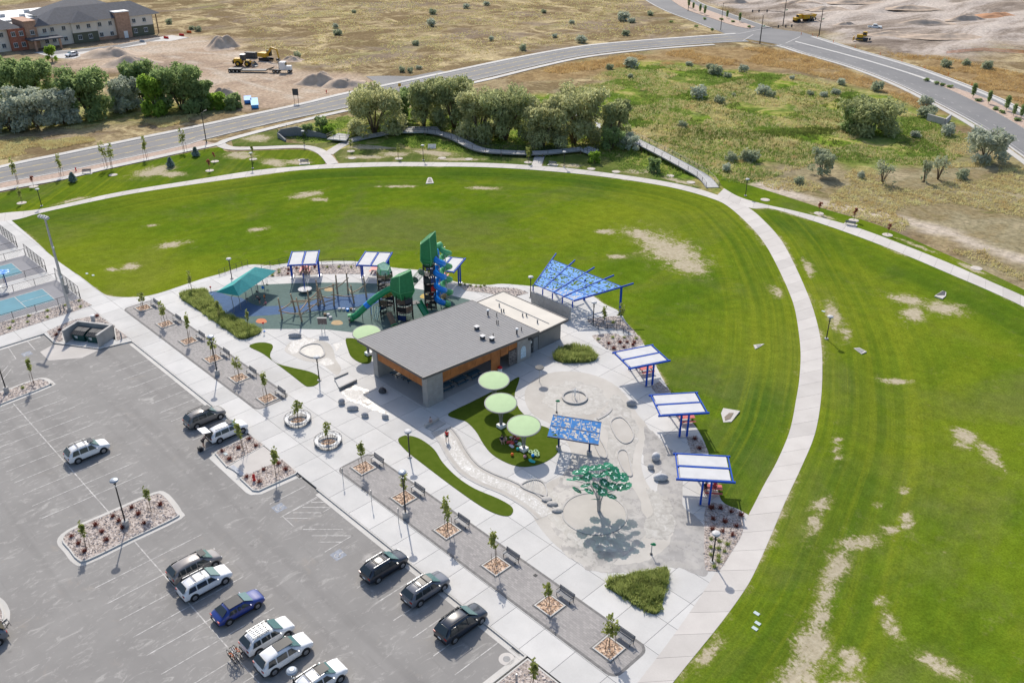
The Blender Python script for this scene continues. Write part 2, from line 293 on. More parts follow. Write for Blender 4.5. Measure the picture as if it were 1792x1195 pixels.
# ---------------------------------------------------------------- terrain: one sheet out to the horizon
def axis(lo, hi, step, far):
    a = list(np.arange(lo, hi, step)); g = step*2; x = a[-1]; y = a[0]
    while x < far: x += g; a.append(x); y -= g; a.insert(0, y); g *= 1.6
    return np.array(a)
ax, ay = axis(-560, 30, 2.0, 9000), axis(-30, 560, 2.0, 9000)
X, Y = np.meshgrid(ax, ay, indexing='ij'); N = X.size; P2 = np.stack([X.ravel(), Y.ravel()], 1)
P3 = np.c_[P2, np.zeros(N)]; dep = (P3-np.array([0, 0, H]))@fw; ok = (dep > 5) & (np.abs(P2).max(1) < 900); pix = np.full((N, 2), -9999.0); pix[ok] = PX(P3[ok])
def vnoise(P, s, seed):
    q = np.random.default_rng(seed); T = q.random((64, 64)); p = P/s; i = np.floor(p).astype(int); f = p-i; f = f*f*(3-2*f)
    g = lambda a, b: T[(i[:, 0]+a) % 64, (i[:, 1]+b) % 64]
    return (g(0, 0)*(1-f[:, 0])+g(1, 0)*f[:, 0])*(1-f[:, 1])+(g(0, 1)*(1-f[:, 0])+g(1, 1)*f[:, 0])*f[:, 1]
def zone(poly, soft, jit=10, seed=1):
    w = XY(poly); s = np.full(N, -99.0); near = np.abs(P2).max(1) < 900; s[near] = sdf(P2[near], w)
    return sstep(s+(vnoise(P2, 14, seed)-.5)*jit+(vnoise(P2, 5, seed+9)-.5)*jit*.6, -soft, soft)
WETP = [(985, 168), (1050, 130), (1150, 112), (1290, 128), (1400, 132), (1490, 158), (1600, 200), (1690, 235), (1715, 262), (1640, 290), (1560, 288), (1440, 282), (1330, 318), (1270, 322), (1190, 275), (1090, 232), (1000, 205)]
UNDER = [(480, 232), (600, 205), (700, 190), (760, 180), (1000, 165), (1090, 225), (1230, 305), (1180, 318), (1050, 292), (940, 280), (740, 262), (560, 262)]
SITE = [(120, 92), (200, 78), (290, 62), (370, 64), (440, 92), (560, 125), (690, 142), (640, 160), (540, 180), (440, 190), (400, 172), (330, 150), (200, 130), (90, 118)]
SITE2 = [(1225, -60), (1900, -60), (1900, 66), (1792, 72), (1700, 90), (1620, 100), (1560, 95), (1430, 60), (1370, 48), (1330, 30), (1240, 4)]
REED = [(890, 136), (945, 120), (1100, 96), (1250, 84), (1340, 84), (1430, 102), (1560, 146), (1650, 190), (1640, 205), (1540, 160), (1400, 126), (1250, 112), (1080, 118), (980, 150)]
REED2 = [(1550, 92), (1650, 100), (1792, 130), (1900, 150), (1900, 230), (1792, 190), (1620, 120)]
DRYE = [(1330, 318), (1450, 300), (1560, 292), (1700, 285), (1792, 260), (1900, 300), (1900, 560), (1792, 500), (1640, 430), (1480, 380), (1350, 345)]
GROVE = [(-60, 120), (0, 140), (380, 190), (400, 195), (300, 205), (150, 225), (0, 235), (-80, 230)]
wet = np.clip(zone(WETP, 9, 22, 3)*(.7+.45*vnoise(P2, 11, 5))+.9*zone(UNDER, 4, 6, 4)+.5*zone(GROVE, 5, 8, 6), 0, 1)
tan = zone(SITE, 6, 8, 7); gry = zone(SITE2, 10, 14, 8); reed = np.clip(zone(REED, 5, 10, 11)+zone(REED2, 5, 8, 12), 0, 1)
drye = zone(DRYE, 6, 14, 13)
track = np.zeros(N); near = np.abs(P2).max(1) < 900
for pl, w in (([(170, 84), (250, 88), (330, 108), (420, 140), (520, 172)], .8), ([(130, 104), (230, 92), (300, 76), (360, 72)], .8), ([(400, 110), (460, 135), (560, 165)], .5), ([(300, 90), (400, 96), (500, 118)], .5), ([(1340, 325), (1420, 350), (1530, 372), (1640, 402), (1720, 432), (1792, 452), (1880, 480)], 1.9), ([(1470, 395), (1600, 436), (1700, 478), (1792, 520), (1880, 560)], 1.2)):
    track[near] = np.maximum(track[near], sstep(-seg_dist(P2[near], XY(smooth(pl, 4)), False)+w+(vnoise(P2[near], 4, 21)-.5)*2.5, -1, 1))
Z = -.06+(vnoise(P2, 40, 31)-.5)*.5*(1-tan)*0+.35*(vnoise(P2, 7, 33)-.5)*np.clip(wet+reed+.4*drye, 0, 1)+(1.6*(vnoise(P2*np.array([1, .4]), 8, 37)-.45)+1.2*(vnoise(P2, 21, 39)-.5))*np.clip(gry, 0, 1)+.25*(vnoise(P2, 6, 38)-.5)*tan
hold = np.zeros(N)                                    # the park and the roads are cut into the terrain
def cut(w, depth, soft):
    s = np.full(N, -99.0); s[near] = sdf(P2[near], w); return s
for w in (lawnA, lawnB, plaza, parking, [(-133, 5), (-34, 5), (-34, 46), (-133, 46)], [(-45, -10), (-12, -10), (-12, 40), (-30, 50), (-45, 50)], [(-133, -40), (-34, -40), (-34, 20), (-133, 20)]):
    s = cut(w, 1, 1); Z = np.where(s > -14, Z*sstep(-s, 3, 14)+(-.06)*(1-sstep(-s, 3, 14)), Z); hold = np.maximum(hold, s > 2.9)
ROADC = [[(-120, 334), (0, 307.5), (100, 287), (320, 242), (430, 216), (602, 177.5), (690, 158), (800, 135), (880, 116), (1029, 90), (1140, 78), (1250, 69), (1330, 64)], [(1100, -30), (1150, 0), (1200, 22), (1270, 48), (1370, 62), (1440, 84), (1560, 126), (1690, 175), (1792, 232), (1850, 265)]]
for c in ROADC:
    s = np.full(N, 99.0); s[near] = seg_dist(P2[near], XY(smooth(c, 4)), False); Z = Z*sstep(s, 10, 26)+(-.06)*(1-sstep(s, 10, 26))
Z = np.where(hold > 0, -1.6, Z); v = np.c_[P2, Z]; nx, ny = len(ax), len(ay); I = np.arange(N).reshape(nx, ny)
F = np.stack([I[:-1, :-1], I[1:, :-1], I[1:, 1:], I[:-1, 1:]], -1).reshape(-1, 4)
me = bpy.data.meshes.new('terrain'); me.vertices.add(N); me.vertices.foreach_set('co', v.ravel()); me.loops.add(F.size); me.loops.foreach_set('vertex_index', F.ravel())
me.polygons.add(len(F)); me.polygons.foreach_set('loop_start', np.arange(0, F.size, 4)); me.polygons.foreach_set('use_smooth', np.ones(len(F), bool)); me.update(calc_edges=True)
for nm, ch in (('za', (wet, tan, gry)), ('zb', (reed, drye, track))):
    a = me.color_attributes.new(nm, 'FLOAT_COLOR', 'POINT'); a.data.foreach_set('color', np.c_[ch[0], ch[1], ch[2], np.ones(N)].ravel().astype(np.float32))
q = NT('terrain', 1.0, 0.0)
big = q.noise(.016, 6, q.mapv(q.pos(), (1, 1, 1)), .62, .8); mid = q.noise(.07, 6, None, .65, .5); fine = q.noise(.9, 5, None, .72); str_ = q.noise(.05, 6, q.mapv(q.pos(), (1, .3, 1), R(45)), .65, .4)
dry = q.ramp(q.math('ADD', q.math('MULTIPLY', big, .5), q.math('MULTIPLY', str_, .5)), [(.30, (.21, .155, .085)), (.42, (.31, .245, .145)), (.52, (.41, .33, .195)), (.62, (.52, .43, .255)), (.75, (.36, .315, .235))])
dry = q.mix(q.ramp(mid, [(.46, 0.0), (.60, .8)]), dry, (.225, .17, .10)); dry = q.mix(q.ramp(q.noise(.03, 5, None, .6), [(.52, 0.0), (.62, .6)]), dry, (.24, .235, .10))
dry = q.mix(q.ramp(q.noise(.055, 6, q.mapv(q.pos(), (1, .6, 1), R(20)), .7, 1.2), [(.46, 0.0), (.53, .85)]), dry, (.185, .135, .075)); dry = q.mix(q.ramp(q.noise(.085, 6, q.mapv(q.pos(), (.6, 1, 1), R(50)), .7, .8), [(.53, 0.0), (.62, .8)]), dry, (.55, .45, .26)); dry = q.mix(q.ramp(q.noise(.022, 5, q.mapv(q.pos(), (1, 1, 1), R(70)), .7, 1), [(.52, 0.0), (.60, .7)]), dry, (.25, .20, .155))
wetc = q.ramp(q.noise(.12, 7, None, .66, .7), [(.32, (.045, .07, .015)), (.41, (.10, .165, .022)), (.49, (.16, .24, .03)), (.56, (.30, .30, .08)), (.65, (.45, .385, .16))])
tanc = q.ramp(q.noise(.05, 6, q.mapv(q.pos(), (1, .5, 1), R(20)), .65, .6), [(.36, (.27, .21, .165)), (.47, (.42, .32, .235)), (.56, (.47, .38, .29)), (.66, (.54, .455, .37))])
gryc = q.ramp(q.noise(.035, 7, q.mapv(q.pos(), (1, .35, 1), R(35)), .7, .7), [(.34, (.15, .12, .10)), (.45, (.27, .225, .185)), (.53, (.46, .40, .35)), (.66, (.56, .50, .44))])
reedc = q.ramp(q.noise(.2, 6, None, .7), [(.3, (.20, .135, .07)), (.55, (.33, .235, .12)), (.72, (.45, .35, .19))])
dryc = q.ramp(q.noise(.09, 6, None, .68, .6), [(.3, (.13, .14, .045)), (.42, (.25, .20, .11)), (.55, (.28, .245, .15)), (.68, (.39, .325, .21))])
za = q.sep(q.attr('za', 'Color')); zb = q.sep(q.attr('zb', 'Color')); c = dry
for w_, cc in ((zb[0], reedc), (zb[1], dryc), (za[0], wetc), (za[1], tanc), (za[2], gryc), (zb[2], (.50, .43, .35))): c = q.mix(w_, c, cc)
c = q.mix(1.0, c, q.ramp(fine, [(.28, .55), (.72, 1.35)]), 'MULTIPLY'); q.col(c).bump(q.math('ADD', fine, q.math('MULTIPLY', mid, 2)), .6, .35)
struct(obj('terrain', me, q.m))

# ---------------------------------------------------------------- lawns (sheets with a shallow basin)
def clip(poly, x0, y0, x1, y1):
    for ax_, val, sgn in ((0, x0, 1), (0, x1, -1), (1, y0, 1), (1, y1, -1)):
        out = []
        for i in range(len(poly)):
            a, b = poly[i-1], poly[i]; da, db = (a[ax_]-val)*sgn, (b[ax_]-val)*sgn
            if (da >= 0) != (db >= 0): t = da/(da-db); out.append((a[0]+(b[0]-a[0])*t, a[1]+(b[1]-a[1])*t))
            if db >= 0: out.append(b)
        poly = out
        if len(poly) < 3: return []
    return poly
def gridmesh(name, poly, cell, zf, attrf, material):
    p = ccw([tuple(k)[:2] for k in poly]); A = np.array(p); x0, y0 = A.min(0); x1, y1 = A.max(0)
    nx, ny = int((x1-x0)/cell)+1, int((y1-y0)/cell)+1; gx = x0+cell*np.arange(nx+1); gy = y0+cell*np.arange(ny+1)
    GX, GY = np.meshgrid(gx, gy, indexing='ij'); S = sdf(np.stack([GX.ravel(), GY.ravel()], 1), p).reshape(GX.shape); V = {}; vl = []; fl = []
    def vid(x, y):
        k = (round(x, 3), round(y, 3))
        if k not in V: V[k] = len(vl); vl.append(k)
        return V[k]
    rt2 = cell*1.45
    for i in range(nx):
        for j in range(ny):
            m = S[i, j]
            if m < -rt2: continue
            if m > rt2: fl.append((vid(gx[i], gy[j]), vid(gx[i+1], gy[j]), vid(gx[i+1], gy[j+1]), vid(gx[i], gy[j+1])))
            else:
                c = clip(p, gx[i], gy[j], gx[i+1], gy[j+1])
                if len(c) >= 3 and abs(area(c)) > 1e-4:
                    ids = []
                    for a in c:
                        k = vid(*a)
                        if k not in ids: ids.append(k)
                    if len(ids) >= 3: fl.append(tuple(ids))
    Vv = np.array(vl); z = zf(Vv); me = bpy.data.meshes.new(name); me.from_pydata([(x, y, zz) for (x, y), zz in zip(vl, z)], [], fl); me.update()
    at = attrf(Vv); da = me.attributes.new('dist', 'FLOAT', 'POINT'); da.data.foreach_set('value', (at[:, 3] if at.shape[1] > 3 else Vv[:, 0]*.7+Vv[:, 1]*.7).astype(np.float32)); at = at[:, :3]; a = me.color_attributes.new('zone', 'FLOAT_COLOR', 'POINT'); a.data.foreach_set('color', np.c_[at, np.ones(len(Vv))].ravel().astype(np.float32))
    return struct(obj(name, me, material, None, True))
def patches(V, ells):
    p = PX(np.c_[V, np.zeros(len(V))]); b = np.zeros(len(V))
    for cx, cy, rx, ry, *an in ells:
        t = R(an[0]) if an else 0; dx, dy = p[:, 0]-cx, p[:, 1]-cy; u, w = dx*math.cos(t)+dy*math.sin(t), -dx*math.sin(t)+dy*math.cos(t)
        b = np.maximum(b, np.exp(-((u/rx)**2+(w/ry)**2)*.9))
    return b
def along(V, line, off, w, jit=0):
    d = seg_dist(V, line, False); return np.exp(-((d-off)/w)**2)
EA = [(535, 337, 34, 6, -8), (560, 346, 20, 4), (700, 323, 40, 2.5), (845, 326, 34, 3.5), (300, 424, 34, 6, -10), (228, 463, 24, 8, -12), (195, 470, 12, 4), (452, 397, 22, 4, -6), (265, 391, 14, 3, -8), (1125, 412, 46, 10, 20), (1175, 436, 72, 28, 20), (1205, 460, 42, 18, 10), (1120, 405, 30, 8, 10), (1060, 402, 22, 5), (1358, 511, 20, 8, 40), (1080, 445, 18, 5)]
EB = [(1458, 552, 16, 32, -20), (1482, 585, 10, 16), (1415, 470, 8, 22, -25), (1590, 520, 50, 8, 10), (1655, 535, 42, 14, 12), (1600, 545, 24, 16), (1570, 662, 36, 6), (1690, 760, 26, 18, 35), (1735, 790, 40, 12, 45), (1465, 785, 8, 34), (1440, 880, 22, 16, -40), (1425, 915, 14, 30, 30), (1466, 985, 24, 66, 24), (1450, 1020, 16, 60, 18), (1500, 945, 44, 16, -8), (1440, 1060, 18, 60, 15), (1420, 1130, 36, 60, 15), (1400, 1180, 46, 28), (1490, 1150, 26, 28, -20), (1560, 1085, 16, 34, -25), (1545, 1045, 16, 10), (1560, 922, 16, 10, 20), (1585, 852, 13, 7), (1535, 877, 14, 6), (1590, 905, 12, 26, -10), (1475, 1195, 60, 18), (1320, 990, 8, 34, 30), (1240, 1140, 14, 50, 38), (1650, 1160, 60, 14, 30), (1656, 960, 6, 5)]
def attrA(V):
    d = seg_dist(V, si_, False); dk = .9*np.exp(-((d-4.5)/2.2)**2)*(.4+vnoise(V, 9, 51)); yl = 1.2*np.exp(-((d-9.3)/.55)**2)*sstep(vnoise(V, 16, 52), .2, .5)*sstep(PX(np.c_[V, np.zeros(len(V))])[:, 0], 1000, 1260)
    st = .35*(np.sin(d*1.15)*.5+.5)*sstep(-d, -22, -3); yl = np.maximum(yl, .9*sstep(vnoise(V, 26, 53), .45, .85)); bare = np.maximum(patches(V, EA), .62*np.exp(-(np.minimum(d, seg_dist(V, edge_, False)*1.6)/.8)**2)*sstep(vnoise(V, 7, 55), .45, .75)); return np.c_[bare, np.clip(np.maximum(dk, st), 0, 1), np.clip(yl, 0, 1), d]
def attrB(V):
    d = np.minimum(seg_dist(V, so_, False), 99); de = seg_dist(V, el_, False); dk = .9*np.exp(-((d-5.5)/1.6)**2)+.8*np.exp(-((de-6)/2.5)**2)+.5*patches(V, [(1510, 1040, 60, 90)])
    yl = .8*np.exp(-((d-11.5)/.6)**2)+.7*np.exp(-((de-13)/3)**2)*vnoise(V, 6, 61)+.35*(np.sin(d*1.5)*.5+.5)*sstep(-d, -24, -6)+.5*sstep(vnoise(V, 24, 63), .5, .85)
    return np.c_[np.maximum(patches(V, EB), .66*np.exp(-(np.minimum(d, de)/.9)**2)*sstep(vnoise(V, 7, 65), .4, .7)), np.clip(dk*(.4+vnoise(V, 8, 62)), 0, 1), np.clip(yl, 0, 1), np.minimum(d, de+7)]
def basin(poly, depth): return lambda V: .01-depth*sstep(seg_dist(V, poly), 1.5, 10)
gridmesh('lawn', lawnA, .9, basin(lawnA, .45), attrA, LAWN); gridmesh('lawn', lawnB, .9, basin(lawnB, .5), attrB, LAWN)
def lawn_z(x, y):
    V = np.array([[x, y]]); return max(float(basin(lawnA, .45)(V)[0]) if inside(V, lawnA)[0] else -9, float(basin(lawnB, .5)(V)[0]) if inside(V, lawnB)[0] else -9, -.5)
def simple_attr(ells): return lambda V: np.c_[patches(V, ells), .6*sstep(vnoise(V, 5, 71), .4, .8), .6*sstep(vnoise(V, 9, 72), .4, .9)]
SWN = [(-80, 350), (0, 337.5), (105.5, 317), (186, 298), (256, 283), (324, 268.5), (382, 258), (398, 266), (450, 264), (526, 262), (556, 270), (570, 285)]
north_strip = XY(smooth(SWN, 3))+between(so_, G(570, 287), G(-90, 387))
gridmesh('lawn', north_strip, 1.0, lambda V: np.full(len(V), .0), simple_attr([(270, 300, 45, 10, -12), (300, 305, 30, 6), (340, 320, 60, 3, -10), (420, 272, 30, 8), (480, 285, 30, 8, 5), (130, 350, 40, 3, -14), (520, 284, 30, 6)]), LAWN)
gridmesh('lawn', XY([(404, 244), (486, 226), (500, 250), (545, 252), (600, 246), (574, 258), (560, 262), (526, 254), (450, 256), (408, 256)]), 1.0, lambda V: np.full(len(V), .0), simple_attr([(450, 242, 30, 8)]), ROUGHLAWN)
gridmesh('lawn', XY([(582, 268), (614, 250), (680, 258), (800, 268), (934, 270)])+between(so_, G(934, 290), G(594, 286))+XY([(590, 280)]), 1.0, lambda V: np.full(len(V), .0), simple_attr([(650, 258, 60, 5), (760, 268, 50, 6, 5), (640, 275, 50, 4), (800, 279, 60, 3), (690, 270, 30, 6)]), ROUGHLAWN)
gridmesh('lawn', XY([(955, 276), (1040, 270), (1120, 290), (1190, 312), (1228, 328)])+between(so_, G(1215, 329), G(948, 291)), 1.0, lambda V: np.full(len(V), .0), simple_attr([(1190, 318, 40, 4, 15), (1120, 300, 40, 5), (1000, 290, 30, 4)]), ROUGHLAWN)
gridmesh('lawn', XY(smooth([(1250, 305), (1290, 318), (1350, 336), (1450, 368), (1540, 395), (1640, 438), (1740, 482), (1850, 535)], 3))+between(eu_, G(1880, 562), G(1267, 330)), 1.0, lambda V: np.full(len(V), .0), simple_attr([(1440, 378, 30, 3, 15), (1600, 428, 40, 3, 22), (1700, 470, 40, 4, 25)]), LAWN)

# ---------------------------------------------------------------- roads, sidewalks and paths
def ribbon_mesh(mb, L, Rr, z, thick=0):
    n = max(len(L), len(Rr), 2)*1; L = resample(L, n); Rr = resample(Rr, n); o = len(mb.v)
    for a, b in zip(L, Rr): mb.v += [(a[0], a[1], z), (b[0], b[1], z)]
    for i in range(n-1): mb.f.append((o+2*i, o+2*i+1, o+2*i+3, o+2*i+2))
    if thick:
        for side in (0, 1):
            q = len(mb.v); src = (L, Rr)[side]; mb.v += [p for a in src for p in ((a[0], a[1], z), (a[0], a[1], z-thick))]
            for i in range(n-1): mb.f.append((q+2*i, q+2*i+2, q+2*i+3, q+2*i+1) if side == 0 else (q+2*i, q+2*i+1, q+2*i+3, q+2*i+2))
    return mb
def offset(line, d):
    P = [Vector(p[:2]) for p in line]; out = []
    for i, p in enumerate(P):
        t = (P[min(i+1, len(P)-1)]-P[max(i-1, 0)]).normalized(); out.append((p.x-t.y*d, p.y+t.x*d))
    return out
def fix_up(o):
    me = o.data; bm = bmesh.new(); bm.from_mesh(me)
    for f in bm.faces:
        f.normal_update()
        if abs(f.normal.z) > .5 and f.normal.z < 0: f.normal_flip()
    bm.to_mesh(me); bm.free(); return o
def ribbon(name, L, Rr, z, material, thick=0): return struct(fix_up(ribbon_mesh(MB(), L, Rr, z, thick).build(name, material)))
def slab_path(name, L, Rr, step, z, material):
    L = resample(L, 400); Rr = resample(Rr, 400); base = ribbon(name, L, Rr, z-.02, JOINT, .1)
    ln = sum(math.dist(((L[i][0]+Rr[i][0])/2, (L[i][1]+Rr[i][1])/2), ((L[i+1][0]+Rr[i+1][0])/2, (L[i+1][1]+Rr[i+1][1])/2)) for i in range(399)); n = max(1, round(ln/step)); A = resample(L, n*3+1); B = resample(Rr, n*3+1)
    for i in range(n):
        a = A[3*i:3*i+4]; b = B[3*i:3*i+4]; g = .018
        def tr(p): d = Vector(p[-1])-Vector(p[0]); d = d.normalized()*g if d.length > 0 else Vector((0, 0)); return [tuple(Vector(p[0])+d)]+list(p[1:-1])+[tuple(Vector(p[-1])-d)]
        a, b = tr(a), tr(b); fix_up(MB().prism(a+b[::-1], z-.05, z+random.uniform(0, .004)).build('slab', material, base))
    return base
slab_path('park_path', so_, si_, 3.3, .03, PATHC); slab_path('park_path', eu_, el_, 3.3, .04, PATHC)
def strip_path(pts, w, name='park_path', z=.035, m=PATHC, step=2.5):
    c = XY(smooth(pts, 5)); return slab_path(name, offset(c, w/2), offset(c, -w/2), step, z, m)
strip_path([(382, 251), (394, 257), (410, 260), (450, 259.5), (526, 257), (556, 263), (572, 274), (582, 287)], 2.6); strip_path([(574, 270), (590, 259), (611, 247.5)], 2.6, z=.045); strip_path([(938, 293), (943, 278), (948, 266)], 2.4, z=.05)
# main road
RF = [(-120, 320), (0, 294.8), (48, 284), (95, 274.7), (251, 242.6), (314, 230), (428, 205.5), (526, 184.6), (603.6, 165.7), (690, 148), (789, 127), (895, 104.6), (1009.5, 83.7), (1101.6, 74), (1213, 65.6), (1290, 60)]
RN = [(-120, 348), (0, 320.4), (105.5, 301.6), (321.5, 255), (350, 246), (485.6, 213.4), (601, 189.6), (684, 171.5), (800, 147), (864, 132.5), (945, 113), (1029, 96), (1140.6, 83.7), (1250, 75.3), (1310, 73)]
rf, rn = XY(smooth(RF, 4)), XY(smooth(RN, 4)); ribbon('road', rf, rn, .02, ROAD)
n = 260; rfr, rnr = resample(rf, n), resample(rn, n)
def lane(t, w, z, m, name, dash=None, rng_=None):
    line = [(a[0]+(b[0]-a[0])*t, a[1]+(b[1]-a[1])*t) for a, b in zip(rfr, rnr)]; line = line[rng_[0]:rng_[1]] if rng_ else line
    mb = MB()
    if dash:
        P = resample(line, 700)
        for i in range(0, 690, dash): ribbon_mesh(mb, offset(P[i:i+dash//2+1], w/2), offset(P[i:i+dash//2+1], -w/2), z)
    else: ribbon_mesh(mb, offset(line, w/2), offset(line, -w/2), z)
    return struct(fix_up(mb.build(name, m)))
lane(.30, .14, .026, PAINTY, 'lane_marking', 10); lane(.70, .14, .026, PAINTY, 'lane_marking', 10); lane(.33, .12, .026, PAINTY, 'lane_marking'); lane(.67, .12, .026, PAINTY, 'lane_marking'); lane(.10, .13, .026, PAINT, 'lane_marking'); lane(.90, .13, .026, PAINT, 'lane_marking')
def kerb_line(line, d0, d1, z0, z1, name='kerb', m=KERBC):
    return ribbon(name, offset(line, d0), offset(line, d1), z1, m, z1-z0)
sideF, sideN = 1, -1
if (Vector(offset(rf, 1)[10])-Vector(rn[10])).length < (Vector(offset(rf, -1)[10])-Vector(rn[10])).length: sideF, sideN = -1, 1
kerb_line(rf, -.1*sideF, .35*sideF, -.1, .12); kerb_line(rn, -.1*sideN, .35*sideN, -.1, .12)
slab_path('sidewalk', offset(rf, .4*sideF), offset(rf, 2.0*sideF), 3.0, .11, KERBC)
SW = [(-120, 361), (0, 333), (105.5, 313.5), (186, 294.5), (256, 279.5), (324, 264.5), (382, 252.5), (400, 245), (488, 221.5), (601, 195), (690, 176.5), (800, 151.5), (864, 137), (945, 117), (1029, 99.5), (1140, 86.8), (1250, 78.6)]
sw = XY(smooth(SW, 4)); slab_path('sidewalk', offset(sw, 1.1), offset(sw, -1.1), 3.0, .10, KERBC)
VERGE = mat('verge_gravel', (.40, .30, .24), .9, .25, 1.5)
vl_ = offset(between(rn, G(-120, 348), G(360, 244)), .35*sideN); vr_ = offset(between(sw, G(-120, 361), G(382, 252.5)), 0); ribbon('verge', vl_, vr_, .07, VERGE, .12)
# side road stub into the building site, boulevard, median and crossing
struct(MB().prism(XY([(603, 166), (640, 158), (690, 149), (789, 128), (770, 124), (720, 134), (680, 133), (640, 134), (655, 143), (630, 155)]), -.1, .012).build('road', ROAD))
BN = [(1095, -30), (1129.5, 0), (1168.5, 21), (1202, 33.5), (1253, 53), (1290, 66), (1365, 79), (1411.5, 94), (1484, 114), (1560, 142), (1629.7, 175), (1715.6, 221.5), (1792, 274), (1850, 318)]
BF = [(1185, -30), (1222, 3), (1260, 18), (1352, 50), (1395, 55), (1428, 64.5), (1497.5, 86), (1619.8, 122), (1742, 168.6), (1792, 193), (1870, 235)]
bn, bf = XY(smooth(BN, 4)), XY(smooth(BF, 4)); ribbon('road', bn, bf, .03, ROAD)
for ln, s in ((bn, 1), (bf, -1)):
    k = s if (Vector(offset(ln, .5)[30])-Vector(resample(bf if ln is bn else bn, len(ln))[30])).length > (Vector(ln[30])-Vector(resample(bf if ln is bn else bn, len(ln))[30])).length else -s
    gap = between(ln, G(1365, 79) if ln is bn else G(1428, 64.5), ln[-1]); kerb_line(gap, -.1*k, .5*k, -.1, .13); kerb_line(gap, 1.0*k, 2.6*k, -.1, .09, 'sidewalk')
    kerb_line(between(ln, ln[0], G(1253, 53) if ln is bn else G(1352, 50)), -.1*k, .5*k, -.1, .13)
medA = XY(smooth([(1391.7, 74.5), (1500, 103), (1603, 134.5), (1666, 160), (1742, 197), (1792, 226), (1860, 266)], 4)); medB = XY(smooth([(1391.7, 73), (1500, 101), (1603, 132), (1680, 158), (1742, 180), (1792, 208), (1860, 243)], 4))
ribbon('median', medA, medB, .16, KERBC, .2); MEDB = mat('median_gravel', (.44, .33, .26), .9, .25, 1.2)
ribbon('median', resample(offset(between(medA, G(1630, 145), medA[-1]), .0), 30), resample(between(medB, G(1630, 143), medB[-1]), 30), .165, MEDB)
medC = XY(smooth([(1168.5, -4), (1200, 17), (1250, 34.5), (1285, 46), (1310, 51)], 4)); medD = XY(smooth([(1195, -4), (1225, 13), (1262, 27), (1300, 40), (1322, 48)], 4)); ribbon('median', medC, medD, .16, MEDB, .2)
bnr, bfr = resample(between(bn, G(1411, 94), bn[-1]), 120), resample(between(bf, G(1450, 71), bf[-1]), 120)
for t, dash in ((.22, 6), (.78, 6), (.06, None), (.94, None)):
    line = [(a[0]+(b[0]-a[0])*t, a[1]+(b[1]-a[1])*t) for a, b in zip(bnr, bfr)]; mb = MB()
    if dash:
        P = resample(line, 300)
        for i in range(0, 290, 10): ribbon_mesh(mb, offset(P[i:i+4], .07), offset(P[i:i+4], -.07), .036)
    else: ribbon_mesh(mb, offset(line, .07), offset(line, -.07), .036)
    struct(fix_up(mb.build('lane_marking', PAINT)))
mb = MB()
for a, b in (((1315, 74), (1400, 90)), ((1300, 72), (1318, 61)), ((1375, 76), (1400, 65)), ((1290, 60), (1340, 50))):
    A, B = G(*a), G(*b); mb.bar(A+Vector((0, 0, .034)), B+Vector((0, 0, .034)), .4, .004)
struct(mb.build('crossing_marking', PAINT))

# ---------------------------------------------------------------- plaza slabs
struct(fix_up(MB().prism(plaza, -.3, .008).build('plaza', JOINT))); PLZ = bpy.data.objects['plaza']
z1 = zm(200, 480, 4.978); z2 = zm(440, 550, 5.977); z3 = zm(740, 630, 4.978); z4 = zm(900, 780, 3.9825); z5 = zm(1040, 560, 3.413); z6 = zm(350, 420, 5.973); z7 = zm(880, 430, 5.973); z8 = zm(0, 380, 4.98); z9 = zm(260, 680, 4.978); z10 = zm(600, 400, 5.976)
def W(pts, n=4, closed=True): return XY(smooth(pts, n, closed))
turfs = [W(z1([(1178, 632), (1230, 602), (1310, 597), (1370, 612), (1382, 640), (1360, 690), (1365, 735), (1420, 780), (1550, 815), (1700, 850), (1780, 890), (1792, 930), (1750, 970), (1690, 980), (1650, 962), (1530, 868), (1400, 770), (1290, 690)])),
         W(z2([(985, 270), (1020, 252), (1100, 265), (1200, 340), (1255, 420), (1250, 500), (1190, 520), (1110, 495), (1040, 440), (1010, 370)])),
         W(z3([(220, 472), (400, 380), (590, 285), (700, 230), (828, 152), (835, 190), (800, 300), (820, 390), (870, 465), (1000, 560), (1100, 600), (1185, 680), (1180, 790), (1130, 850), (1030, 905), (900, 932), (780, 915), (660, 860), (580, 800), (520, 720), (460, 620), (380, 540), (300, 515)])),
         W([(697, 772), (703, 764), (718, 763), (738, 770), (760, 787), (775, 810), (800, 835), (830, 855), (870, 872), (893, 885), (898, 895), (890, 903), (870, 900), (840, 885), (790, 850), (740, 812), (712, 790)])]
rubber_poly = XY([(366, 511), (400, 505), (440, 500), (480, 497.5), (517, 496), (564, 495), (624, 495), (663, 497), (720, 504), (770, 513), (822, 525), (845, 545), (800, 575), (700, 605), (660, 598), (618, 582), (575, 577), (527, 576), (480, 576), (457, 576), (430, 568), (405, 553), (380, 532), (367, 520)])
strip1 = rrect(-130.2, 41.65, -89.2, 46.55, 1.0); strip2 = rrect(-71.9, 41.75, -30.7, 46.6, 1.0)
splash = W([(918, 690), (926, 672), (948, 657), (985, 650), (1030, 654), (1072, 671), (1100, 698), (1115, 724), (1133, 746), (1136, 765), (1126, 785), (1122, 812), (1130, 842), (1150, 870), (1172, 900), (1180, 930), (1168, 965), (1140, 985), (1090, 996), (1040, 988), (990, 968), (952, 932), (930, 896), (938, 872), (958, 845), (985, 830), (1000, 800), (990, 770), (968, 745), (936, 728), (922, 710)], 3)
courts = [(-148.9, -138.7, 38.4), (-163.9, -153.7, 38.4), (-179.0, -169.0, 38.6)]
skip = turfs+[rubber_poly, strip1, strip2]+[[(x0, 0), (x1, 0), (x1, y1), (x0, y1)] for x0, x1, y1 in courts]
